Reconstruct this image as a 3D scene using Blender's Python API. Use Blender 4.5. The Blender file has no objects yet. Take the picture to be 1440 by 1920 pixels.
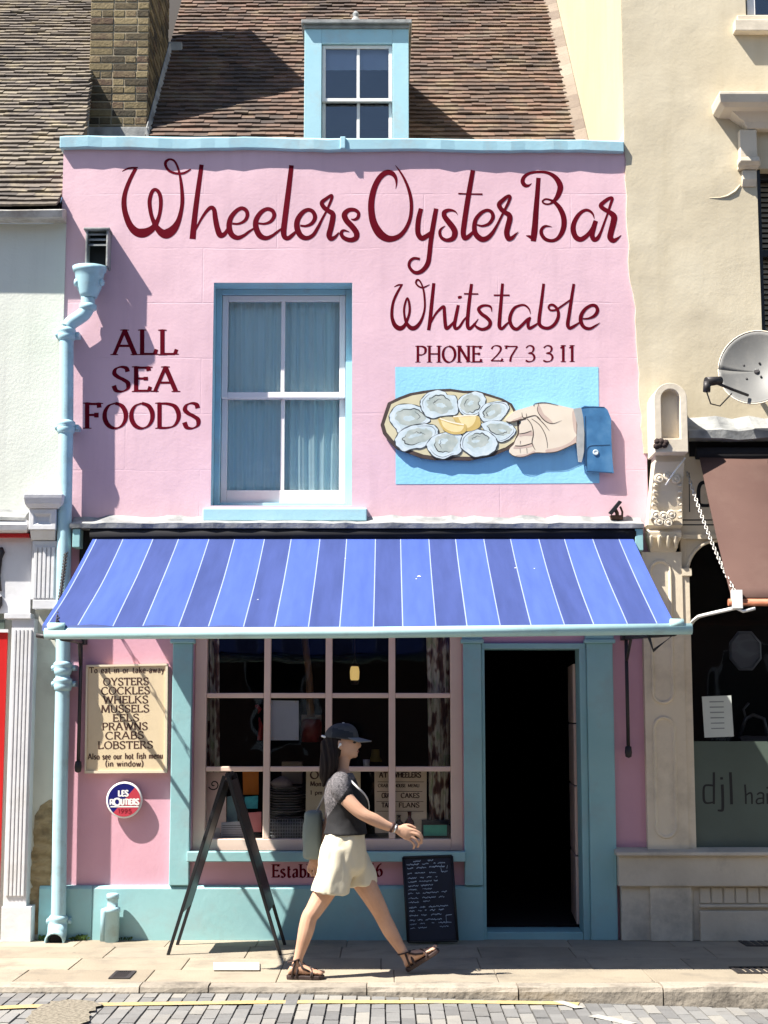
import bpy, bmesh, math, random
from mathutils import Vector, Matrix, noise

# ------------------------------------------------------------------ camera, world, sun
SC = bpy.context.scene
COL = SC.collection
F, EYE, D = 2900.0, 1.553, 11.2          # focal length in photo pixels, eye height, distance to the shopfront
TH = math.atan(384.0 / F)
cam_d = bpy.data.cameras.new('camera')
cam_d.sensor_fit = 'VERTICAL'; cam_d.sensor_height = 36.0
cam_d.lens = F / 1920.0 * 36.0
cam_d.clip_end = 1000.0
cam = bpy.data.objects.new('camera', cam_d); COL.objects.link(cam)
cam.location = (0, -D, EYE); cam.rotation_euler = (math.pi / 2 + TH, 0, 0)
SC.camera = cam

SUN_L = Vector((2.15, 1.0, -3.3)).normalized()      # direction the sunlight travels
w = bpy.data.worlds.new('World'); SC.world = w; w.use_nodes = True
nt = w.node_tree
sky = nt.nodes.new('ShaderNodeTexSky'); sky.sky_type = 'NISHITA'; sky.sun_disc = False
sky.sun_elevation = math.asin(-SUN_L.z)
sky.sun_rotation = math.atan2(-SUN_L.x, -SUN_L.y)
sky.air_density = 1.0; sky.dust_density = 0.5; sky.ozone_density = 1.0
bg = nt.nodes['Background']; bg.inputs[1].default_value = 0.07
nt.links.new(sky.outputs[0], bg.inputs[0])
sun_d = bpy.data.lights.new('sun', 'SUN'); sun_d.energy = 5.0; sun_d.angle = math.radians(0.5)
sun_d.color = (1.0, 0.95, 0.87)
sun = bpy.data.objects.new('sun', sun_d); COL.objects.link(sun)
sun.location = (-10, -6, 16)
sun.rotation_euler = SUN_L.to_track_quat('-Z', 'Y').to_euler()
SC.view_settings.view_transform = 'Standard'
SC.view_settings.look = 'None'
SC.view_settings.exposure = 1.42
SC.view_settings.gamma = 1.0

# ------------------------------------------------------------------ measuring helpers
_c, _s = math.cos(TH), math.sin(TH)
def ray(u, v):
    yc = (960 - v) / F
    return (u - 720) / F, _c - yc * _s, _s + yc * _c
def P(u, v, Y=0.0):                      # point on the vertical plane y=Y that photo pixel u,v shows
    x, y, z = ray(u, v); t = (Y + D) / y
    return Vector((x * t, Y, EYE + z * t))
def G(u, v, z=0.0):                      # point on the level plane at height z
    x, y, zz = ray(u, v); t = (z - EYE) / zz
    return Vector((x * t, -D + y * t, z))
def X_(u, v, Y=0.0): return P(u, v, Y).x
def Z_(v, Y=0.0): return P(720, v, Y).z

# ------------------------------------------------------------------ mesh builder
class MB:
    def __init__(s): s.v = []; s.f = []; s.m = []; s.sm = []
    def add(s, vs, fs, mi=0, sm=False):
        b = len(s.v)
        s.v += [tuple(p) for p in vs]
        for f in fs:
            s.f.append([b + i for i in f]); s.m.append(mi); s.sm.append(sm)
        return s
    def hexa(s, p, mi=0):                # 4 bottom corners then 4 top corners
        return s.add(p, [(3, 2, 1, 0), (4, 5, 6, 7), (0, 1, 5, 4), (1, 2, 6, 5), (2, 3, 7, 6), (3, 0, 4, 7)], mi)
    def box(s, x0, x1, y0, y1, z0, z1, mi=0):
        return s.hexa([(x0, y0, z0), (x1, y0, z0), (x1, y1, z0), (x0, y1, z0),
                       (x0, y0, z1), (x1, y0, z1), (x1, y1, z1), (x0, y1, z1)], mi)
    def pbox(s, u0, u1, v0, v1, Y, dep, mi=0):   # box whose front face covers a photo rectangle on plane Y
        a = P(u0, v1, Y); b = P(u1, v0, Y); um = (v0 + v1) / 2
        return s.box(P(u0, um, Y).x, P(u1, um, Y).x, Y, Y + dep, a.z, b.z, mi)
    def prism(s, pts, vec, mi=0, mi_side=None):
        n = len(pts); vec = Vector(vec)
        q = [Vector(p) + vec for p in pts]
        b = len(s.v)
        s.add(list(pts) + q, [list(range(n))[::-1], list(range(n, 2 * n))], mi)
        sd = [(i, (i + 1) % n, n + (i + 1) % n, n + i) for i in range(n)]
        for f in sd:
            s.f.append([b + i for i in f]); s.m.append(mi if mi_side is None else mi_side); s.sm.append(False)
        return s
    def poly(s, pts, mi=0): return s.add(pts, [list(range(len(pts)))], mi)
    def tube(s, path, r, n=10, mi=0, cap=True, sm=True, flat=1.0, up=None):
        path = [Vector(p) for p in path]
        rs = r if isinstance(r, (list, tuple)) else [r] * len(path)
        rings = []; nrm = None
        for i, p in enumerate(path):
            t = (path[min(i + 1, len(path) - 1)] - path[max(i - 1, 0)]).normalized()
            if nrm is None:
                ref = Vector(up) if up else (Vector((0, 0, 1)) if abs(t.z) < .9 else Vector((1, 0, 0)))
                nrm = (ref - t * ref.dot(t)).normalized()
            else:
                nrm = (nrm - t * nrm.dot(t)).normalized()
            bi = t.cross(nrm)
            rings.append([p + (nrm * math.cos(a) * flat + bi * math.sin(a)) * rs[i]
                          for a in [2 * math.pi * k / n for k in range(n)]])
        return s.loft(rings, mi, cap, sm)
    def loft(s, rings, mi=0, cap=True, sm=True):
        n = len(rings[0]); vs = [p for r in rings for p in r]; fs = []
        for i in range(len(rings) - 1):
            for k in range(n):
                fs.append((i * n + k, i * n + (k + 1) % n, (i + 1) * n + (k + 1) % n, (i + 1) * n + k))
        b = len(s.v); s.add(vs, fs, mi, sm)
        if cap:
            s.f.append([b + k for k in range(n)][::-1]); s.m.append(mi); s.sm.append(False)
            s.f.append([b + (len(rings) - 1) * n + k for k in range(n)]); s.m.append(mi); s.sm.append(False)
        return s
    def lathe(s, prof, base, axis=(0, 0, 1), n=24, mi=0, cap=True):
        ax = Vector(axis).normalized(); base = Vector(base)
        ref = Vector((1, 0, 0)) if abs(ax.x) < .9 else Vector((0, 0, 1))
        e1 = (ref - ax * ref.dot(ax)).normalized(); e2 = ax.cross(e1)
        rings = [[base + ax * h + (e1 * math.cos(2 * math.pi * k / n) + e2 * math.sin(2 * math.pi * k / n)) * r
                  for k in range(n)] for r, h in prof]
        return s.loft(rings, mi, cap, True)
    def grid(s, fn, nu, nv, mi=0, sm=True):
        vs = [fn(i / nu, j / nv) for j in range(nv + 1) for i in range(nu + 1)]
        fs = [(j * (nu + 1) + i, j * (nu + 1) + i + 1, (j + 1) * (nu + 1) + i + 1, (j + 1) * (nu + 1) + i)
              for j in range(nv) for i in range(nu)]
        return s.add(vs, fs, mi, sm)
    def tower(s, cx, cy, secs, mi=0):    # stacked rectangular sections: (z, half width, half depth)
        return s.loft([[(cx - a, cy - b, z), (cx + a, cy - b, z), (cx + a, cy + b, z), (cx - a, cy + b, z)]
                       for z, a, b in secs], mi, True, False)

ORG = {}
def tag(o, label=None, cat=None, group=None, kind=None):
    if label: o['label'] = label
    if cat: o['category'] = cat
    if group: o['group'] = group
    if kind: o['kind'] = kind
    return o
def thing(name, label, cat, loc=(0, 0, 0), group=None):
    o = bpy.data.objects.new(name, None); COL.objects.link(o)
    o.location = loc; o.empty_display_size = .1
    ORG[o.name] = Vector(loc)
    return tag(o, label, cat, group)
def build(name, mb, mats, parent=None, bevel=0.0, recalc=True, segs=2, mods=None):
    if not isinstance(mats, (list, tuple)): mats = [mats]
    vs = mb.v
    if parent is not None: org = ORG[parent.name]
    else:
        xs = [p[0] for p in vs]; ys = [p[1] for p in vs]; zs = [p[2] for p in vs]
        org = Vector(((min(xs) + max(xs)) / 2, (min(ys) + max(ys)) / 2, min(zs)))
    me = bpy.data.meshes.new(name)
    me.from_pydata([(p[0] - org.x, p[1] - org.y, p[2] - org.z) for p in vs], [], mb.f)
    for m in mats: me.materials.append(m)
    me.polygons.foreach_set('material_index', mb.m)
    me.polygons.foreach_set('use_smooth', mb.sm)
    if recalc:
        bm = bmesh.new(); bm.from_mesh(me)
        bmesh.ops.recalc_face_normals(bm, faces=bm.faces[:]); bm.to_mesh(me); bm.free()
    me.update()
    o = bpy.data.objects.new(name, me); COL.objects.link(o)
    if parent is not None:
        o.parent = parent
        ORG[o.name] = org
    else:
        o.location = org; ORG[o.name] = org
    if bevel:
        b = o.modifiers.new('bevel', 'BEVEL'); b.width = bevel; b.segments = segs
        b.limit_method = 'ANGLE'; b.angle_limit = math.radians(38)
    return o
def part(name, mb, mats, parent, bevel=0.0, **k): 
    o = build(name, mb, mats, parent, bevel, **k)
    # a sub-part's parent already carries the thing's origin
    return o
def struct(name, mb, mats, **k): return tag(build(name, mb, mats, **k), kind='structure')

# ------------------------------------------------------------------ materials
def hexc(h):
    h = h.lstrip('#'); r = []
    for i in (0, 2, 4):
        c = int(h[i:i + 2], 16) / 255
        r.append(c / 12.92 if c <= .04045 else ((c + .055) / 1.055) ** 2.4)
    return (*r, 1)
def lin(c): return hexc(c) if isinstance(c, str) else (*c, 1)
MATS = {}
def mat(name, cols, rough=.7, scale=3.0, detail=6.0, bump=0.0, bscale=30.0, island=False, spec=.4, metal=0.0,
        stretch=(1, 1, 1), pos=None, dirt=None, dirt_scale=2.0, dirt_amt=.35, bump2=0.0, b2scale=4.0, emit=None, contrast=1.0, coat=0, iamt=1.0, namt=.5, spots=None):
    m = bpy.data.materials.new(name); m.use_nodes = True
    n = m.node_tree.nodes; L = m.node_tree.links
    b = n['Principled BSDF']
    b.inputs['Roughness'].default_value = rough
    b.inputs['Specular IOR Level'].default_value = spec
    b.inputs['Metallic'].default_value = metal
    if coat: b.inputs['Coat Weight'].default_value = coat
    tc = n.new('ShaderNodeTexCoord'); mp = n.new('ShaderNodeMapping'); mp.inputs['Scale'].default_value = stretch
    L.new(tc.outputs['Object'], mp.inputs[0])
    cols = [lin(c) for c in cols]
    rp = n.new('ShaderNodeValToRGB'); cr = rp.color_ramp
    while len(cr.elements) < len(cols): cr.elements.new(.5)
    for i, c in enumerate(cols):
        cr.elements[i].position = pos[i] if pos else (.5 if len(cols) == 1 else (.5 - .28 / contrast + (.56 / contrast) * i / (len(cols) - 1)) if not island else i / (len(cols) - 1))
        cr.elements[i].color = c
    nz = n.new('ShaderNodeTexNoise'); nz.inputs['Scale'].default_value = scale; nz.inputs['Detail'].default_value = detail
    L.new(mp.outputs[0], nz.inputs['Vector'])
    col_out = rp.outputs[0]
    if island:
        ge = n.new('ShaderNodeNewGeometry')
        ma = n.new('ShaderNodeMath'); ma.operation = 'MULTIPLY_ADD'
        L.new(nz.outputs['Fac'], ma.inputs[0]); ma.inputs[1].default_value = namt
        sb = n.new('ShaderNodeMath'); sb.operation = 'MULTIPLY_ADD'; L.new(ge.outputs['Random Per Island'], sb.inputs[0]); sb.inputs[1].default_value = iamt; sb.inputs[2].default_value = .5 - (iamt + namt) / 2
        L.new(sb.outputs[0], ma.inputs[2]); L.new(ma.outputs[0], rp.inputs[0])
    else:
        L.new(nz.outputs['Fac'], rp.inputs[0])
    if dirt:
        dn = n.new('ShaderNodeTexNoise'); dn.inputs['Scale'].default_value = dirt_scale; dn.inputs['Detail'].default_value = 8; dn.inputs['Roughness'].default_value = .65
        L.new(tc.outputs['Object'], dn.inputs['Vector'])
        dr = n.new('ShaderNodeMapRange'); dr.inputs[1].default_value = .5; dr.inputs[2].default_value = .72; dr.inputs[3].default_value = 0; dr.inputs[4].default_value = dirt_amt
        L.new(dn.outputs['Fac'], dr.inputs[0])
        mx = n.new('ShaderNodeMixRGB'); mx.inputs[2].default_value = lin(dirt)
        L.new(dr.outputs[0], mx.inputs[0]); L.new(col_out, mx.inputs[1]); col_out = mx.outputs[0]
    if spots:                            # scattered round spots: (scale, radius, colour)
        vo = n.new('ShaderNodeTexVoronoi'); vo.inputs['Scale'].default_value = spots[0]; L.new(tc.outputs['Object'], vo.inputs['Vector'])
        sv = n.new('ShaderNodeSeparateColor'); L.new(vo.outputs['Color'], sv.inputs[0])
        th = n.new('ShaderNodeMath'); th.operation = 'MULTIPLY'; th.inputs[1].default_value = spots[1]; L.new(sv.outputs[0], th.inputs[0])
        lt = n.new('ShaderNodeMath'); lt.operation = 'LESS_THAN'; L.new(vo.outputs['Distance'], lt.inputs[0]); L.new(th.outputs[0], lt.inputs[1])
        mu = n.new('ShaderNodeMath'); mu.operation = 'MULTIPLY'; mu.inputs[1].default_value = .75; L.new(lt.outputs[0], mu.inputs[0])
        m3 = n.new('ShaderNodeMixRGB'); m3.inputs[2].default_value = lin(spots[2]); L.new(mu.outputs[0], m3.inputs[0]); L.new(col_out, m3.inputs[1]); col_out = m3.outputs[0]
    L.new(col_out, b.inputs['Base Color'])
    prev = None
    for st, sc_ in ((bump, bscale), (bump2, b2scale)):
        if st:
            bn = n.new('ShaderNodeTexNoise'); bn.inputs['Scale'].default_value = sc_; bn.inputs['Detail'].default_value = 5
            L.new(mp.outputs[0], bn.inputs['Vector'])
            bp = n.new('ShaderNodeBump'); bp.inputs['Strength'].default_value = 1.0; bp.inputs['Distance'].default_value = st
            L.new(bn.outputs['Fac'], bp.inputs['Height'])
            if prev: L.new(prev.outputs[0], bp.inputs['Normal'])
            prev = bp
    if prev: L.new(prev.outputs[0], b.inputs['Normal'])
    if emit:
        b.inputs['Emission Color'].default_value = lin(emit[0]); b.inputs['Emission Strength'].default_value = emit[1]
    m['nodes'] = 1
    MATS[name] = m
    return m
def plain(name, c, rough=.6, spec=.4, **k):
    a = lin(c); d = tuple(x * .88 for x in a[:3])
    return mat(name, [d, tuple(a[:3])], rough, spec=spec, **k)
def glass(name, tint=(.75, .8, .8), refl=1.0, base=0.0):
    m = bpy.data.materials.new(name); m.use_nodes = True
    n = m.node_tree.nodes; L = m.node_tree.links; n.clear()
    o = n.new('ShaderNodeOutputMaterial'); mx = n.new('ShaderNodeMixShader')
    tr = n.new('ShaderNodeBsdfTransparent'); tr.inputs[0].default_value = (*tint, 1)
    gl = n.new('ShaderNodeBsdfGlossy'); gl.inputs['Roughness'].default_value = .015
    fr = n.new('ShaderNodeFresnel'); fr.inputs[0].default_value = 1.5
    tcn = n.new('ShaderNodeTexCoord'); wv = n.new('ShaderNodeTexNoise'); wv.inputs['Scale'].default_value = 2.5
    bp = n.new('ShaderNodeBump'); bp.inputs['Distance'].default_value = .004
    L.new(tcn.outputs['Object'], wv.inputs['Vector']); L.new(wv.outputs['Fac'], bp.inputs['Height']); L.new(bp.outputs[0], gl.inputs['Normal'])
    ma = n.new('ShaderNodeMath'); ma.operation = 'MULTIPLY_ADD'; ma.inputs[1].default_value = refl; ma.inputs[2].default_value = base
    L.new(fr.outputs[0], ma.inputs[0]); L.new(ma.outputs[0], mx.inputs[0]); L.new(tr.outputs[0], mx.inputs[1]); L.new(gl.outputs[0], mx.inputs[2])
    L.new(mx.outputs[0], o.inputs[0])
    return m

# render_wall: painted render with brushed courses
def render_wall(name, cols, course=None, rough=.75, und=.010, und_scale=3.4, fine=.0018, joint=.0028, streak=None, stain=None):
    m = mat(name, cols, rough, scale=1.3, detail=8, bump=fine, bscale=45, bump2=und, b2scale=und_scale, dirt=stain, dirt_scale=1.4, dirt_amt=.45)
    n = m.node_tree.nodes; L = m.node_tree.links; b = n['Principled BSDF']
    tc = [x for x in n if x.type == 'TEX_COORD'][0]
    src = b.inputs['Base Color'].links[0].from_socket
    # weathering: vertical runs and pale patches that belong to the paint
    mp = n.new('ShaderNodeMapping'); mp.inputs['Scale'].default_value = (9, 9, .7)
    L.new(tc.outputs['Object'], mp.inputs[0])
    sn = n.new('ShaderNodeTexNoise'); sn.inputs['Scale'].default_value = 1.0; sn.inputs['Detail'].default_value = 7; sn.inputs['Roughness'].default_value = .6
    L.new(mp.outputs[0], sn.inputs['Vector'])
    mr = n.new('ShaderNodeMapRange'); mr.inputs[1].default_value = .5; mr.inputs[2].default_value = .8; mr.inputs[3].default_value = 0; mr.inputs[4].default_value = .5
    L.new(sn.outputs['Fac'], mr.inputs[0])
    mx = n.new('ShaderNodeMixRGB'); mx.blend_type = 'MULTIPLY'; mx.inputs[2].default_value = lin(streak or (.80, .78, .80))
    L.new(mr.outputs[0], mx.inputs[0]); L.new(src, mx.inputs[1]); L.new(mx.outputs[0], b.inputs['Base Color'])
    if course:
        bk = n.new('ShaderNodeTexBrick'); bk.inputs['Scale'].default_value = 1.0
        bk.inputs['Brick Width'].default_value = course[0]; bk.inputs['Row Height'].default_value = course[1]
        bk.inputs['Mortar Size'].default_value = .006; bk.inputs['Mortar Smooth'].default_value = .6
        sx = n.new('ShaderNodeSeparateXYZ'); cx = n.new('ShaderNodeCombineXYZ')
        wob = n.new('ShaderNodeTexNoise'); wob.inputs['Scale'].default_value = 3
        L.new(tc.outputs['Object'], wob.inputs['Vector'])
        va = n.new('ShaderNodeMath'); va.operation = 'MULTIPLY_ADD'; va.inputs[1].default_value = .03
        L.new(wob.outputs['Fac'], va.inputs[0]); L.new(sx.outputs[2], va.inputs[2])
        L.new(tc.outputs['Object'], sx.inputs[0]); L.new(sx.outputs[0], cx.inputs[0]); L.new(va.outputs[0], cx.inputs[1])
        L.new(cx.outputs[0], bk.inputs['Vector'])
        pn = n.new('ShaderNodeTexNoise'); pn.inputs['Scale'].default_value = 2.3
        L.new(tc.outputs['Object'], pn.inputs['Vector'])
        pr = n.new('ShaderNodeMapRange'); pr.inputs[1].default_value = .42; pr.inputs[2].default_value = .62
        L.new(pn.outputs['Fac'], pr.inputs[0])
        mu = n.new('ShaderNodeMath'); mu.operation = 'MULTIPLY'; L.new(bk.outputs['Fac'], mu.inputs[0]); L.new(pr.outputs[0], mu.inputs[1])
        bp = n.new('ShaderNodeBump'); bp.invert = True; bp.inputs['Distance'].default_value = joint; bp.inputs['Strength'].default_value = .7
        L.new(mu.outputs[0], bp.inputs['Height'])
        pv = b.inputs['Normal'].links[0].from_socket
        L.new(pv, bp.inputs['Normal']); L.new(bp.outputs[0], b.inputs['Normal'])
    return m

M = {}
M['pink'] = render_wall('pink_render', [(.60, .385, .435), (.67, .445, .495), (.73, .50, .55)], course=(1.1, .42), und=.008, und_scale=2.0, fine=.0009, joint=.0011, stain=(.56, .38, .43))
M['pink_wood'] = mat('pink_paint', [(.60, .32, .39), (.67, .375, .45)], .6, bump=.001, bscale=40, bump2=.002, b2scale=6)
M['peach'] = mat('peach_gloss_paint', [(.72, .53, .43), (.80, .60, .49)], .45, bump=.0006, bscale=25)
M['blue'] = mat('pale_blue_paint', [(.31, .54, .62), (.39, .61, .68)], .5, bump=.001, bscale=30, dirt=(.40, .42, .40), dirt_amt=.5, dirt_scale=5)
M['teal'] = mat('teal_paint', [(.24, .46, .475), (.31, .53, .545)], .5, bump=.001, bscale=30, dirt=(.30, .36, .36), dirt_amt=.45, dirt_scale=4, bump2=.002, b2scale=5)
M['lead'] = mat('weathered_lead', [(.10, .105, .11), (.26, .265, .26), (.40, .40, .38)], .7, scale=7, bump=.006, bscale=18)
M['maroon'] = mat('maroon_lettering', [(.085, .002, .007), (.135, .004, .014)], .75, scale=2.2, spec=.04)
M['darktext'] = mat('brown_lettering', [(.045, .018, .014), (.075, .03, .02)], .6)
M['white_paint'] = mat('white_paint', [(.74, .73, .70), (.84, .83, .80)], .5, bump=.0008, bscale=25, dirt=(.45, .43, .38), dirt_amt=.3, dirt_scale=6)
M['pane_pink'] = mat('pinkish_white_paint', [(.80, .72, .70), (.86, .80, .78)], .45)
M['cream_wall'] = render_wall('cream_render', [(.49, .42, .29), (.57, .495, .355), (.63, .56, .415)], und=.015, und_scale=1.8, fine=.0009, stain=(.40, .34, .24), streak=(.82, .80, .74))
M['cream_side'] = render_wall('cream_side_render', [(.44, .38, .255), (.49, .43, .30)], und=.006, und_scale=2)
M['stone'] = mat('cream_painted_stone', [(.60, .52, .40), (.70, .62, .49)], .6, bump=.002, bscale=22, dirt=(.30, .26, .2), dirt_amt=.5, dirt_scale=3.5)
M['stone_low'] = mat('bounce_lit_cream_paint', [(.68, .58, .43), (.77, .67, .51)], .6, bump=.002, bscale=22, dirt=(.36, .30, .22), dirt_amt=.45, dirt_scale=3.5)  # stone paint made paler, bounced light in the shaded shopfront put into its colour
M['left_wall'] = render_wall('offwhite_render', [(.56, .58, .52), (.64, .66, .59), (.60, .64, .55)], und=.004)
M['left_stone'] = mat('grey_white_paint', [(.56, .56, .58), (.70, .70, .71)], .55, bump=.002, bscale=20, dirt=(.35, .33, .28), dirt_amt=.4, dirt_scale=3)
M['black'] = mat('black_paint', [(.010, .010, .012), (.018, .018, .02)], .45, bump=.0006)
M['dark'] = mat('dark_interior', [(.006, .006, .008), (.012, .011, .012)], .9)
M['iron'] = mat('dark_iron', [(.02, .018, .02), (.05, .045, .045)], .5, metal=.3, bump=.001)
M['red'] = mat('red_gloss_paint', [(.42, .012, .012), (.5, .02, .02)], .35)
M['paper'] = mat('white_paper', [(.68, .68, .70), (.76, .76, .78)], .8)
M['boardcream'] = mat('cream_board', [(.62, .50, .32), (.70, .58, .39)], .55, dirt=(.45, .36, .22), dirt_amt=.25, dirt_scale=8)
M['glass'] = glass('window_glass', (.98, .99, .99), .8, .0)
M['glass_dark'] = glass('shop_glass', (.96, .97, .97), .5, 0)
M['glass_sky'] = glass('dormer_glass', (.85, .88, .93), 1.3, .045)
# ------------------------------------------------------------------ lettering tools
def catmull(pts, sub=6):
    out = []; n = len(pts)
    for i in range(n - 1):
        p0 = pts[max(i - 1, 0)]; p1 = pts[i]; p2 = pts[i + 1]; p3 = pts[min(i + 2, n - 1)]
        for k in range(sub):
            t = k / sub
            out.append(tuple(.5 * ((2 * b) + (-a + c) * t + (2 * a - 5 * b + 4 * c - d) * t * t + (-a + 3 * b - 3 * c + d) * t ** 3)
                             for a, b, c, d in zip(p0, p1, p2, p3)))
    out.append(tuple(pts[-1]))
    return out
class Ink:
    """Brush strokes laid flat on the vertical plane y=Y; every stroke a hair above the one before it."""
    def __init__(s, Y, up=.0008, tf=None, step=.00005): s.step = step; s.mb = MB(); s.Y = Y; s.k = 0; s.up = up; s.tf = tf or (lambda u, v, y: P(u, v, y))
    def ribbon(s, pts, sub=6, mi=0):
        if sub > 1 and len(pts) > 2: pts = catmull(pts, sub)
        y = s.Y - s.up - (s.k % 16) * s.step; s.k += 1
        L = []; R = []
        for i, (x, yy, ww) in enumerate(pts):
            a = pts[max(i - 1, 0)]; b = pts[min(i + 1, len(pts) - 1)]
            dx, dy = b[0] - a[0], b[1] - a[1]; l = math.hypot(dx, dy) or 1e-6
            nx, ny = -dy / l, dx / l; ww = max(ww, 1e-4)
            yi = y - i * 3e-6; L.append(s.tf(x + nx * ww / 2, yy + ny * ww / 2, yi)); R.append(s.tf(x - nx * ww / 2, yy - ny * ww / 2, yi))
        n = len(L)
        s.mb.add(L + R, [(i, i + 1, n + i + 1, n + i) for i in range(n - 1)], mi)
    def strokes(s, lst, ox, oy, k, mi=0):
        for st in lst: s.ribbon([(ox + x / k, oy + y / k, w_ / k) for x, y, w_ in st], mi=mi)
    def fill(s, pts, mi=0, smooth=0):
        if smooth: pts = catmull(list(pts) + [pts[0]], smooth)[:-1]
        y = s.Y - s.up - (s.k % 16) * s.step; s.k += 1
        s.mb.poly([s.tf(u, v, y) for u, v in pts], mi)
    def text(s, txt, u0, v0, u1, cap, v1=None, thick=.17, thin=.055, serif=True, mi=0, slant=0.0):
        """roman capitals and small letters; baseline from (u0,v0) to (u1,v1), capital height in pixels"""
        v1 = v0 if v1 is None else v1
        adv = sum(FONT.get(c, FONT[' '])[0] + .14 for c in txt) - .14
        sx = (u1 - u0) / adv; x = 0.0
        for c in txt:
            a, sts = FONT.get(c, FONT[' '])
            for st in sts:
                curve, pp = st[0] == 'c', list(st[1:])
                if curve: pp = catmull(pp, 5)
                q = []
                for i, (px, py) in enumerate(pp):
                    A = pp[max(i - 1, 0)]; B = pp[min(i + 1, len(pp) - 1)]
                    th = math.atan2(B[1] - A[1], (B[0] - A[0]) * sx / cap)
                    wd = (thin + (thick - thin) * abs(math.sin(th - .35)) ** 1.3) * cap
                    U = u0 + (x + px) * sx + slant * py * cap
                    V = v0 + (v1 - v0) * ((x + px) / adv) - py * cap
                    q.append((U, V, wd))
                if len(q) == 2: q = [q[0], tuple((m + n) / 2 for m, n in zip(*q)), q[1]]
                s.ribbon(q, 1, mi)
                if serif and not curve:
                    for e, o in ((0, 1), (-1, -2)):
                        px, py = pp[e]; dx = pp[o][0] - px; dy = pp[o][1] - py
                        if abs(dy) > abs(dx) * .8 and (py < .04 or py > .96 or abs(py - .64) < .02):
                            U, V, wd = q[e]; h = wd * .5 + .085 * cap
                            s.ribbon([(U - h, V, .035 * cap), (U, V - .01 * cap, .06 * cap), (U + h, V, .035 * cap)], 1, mi)
            x += a + .14
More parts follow.
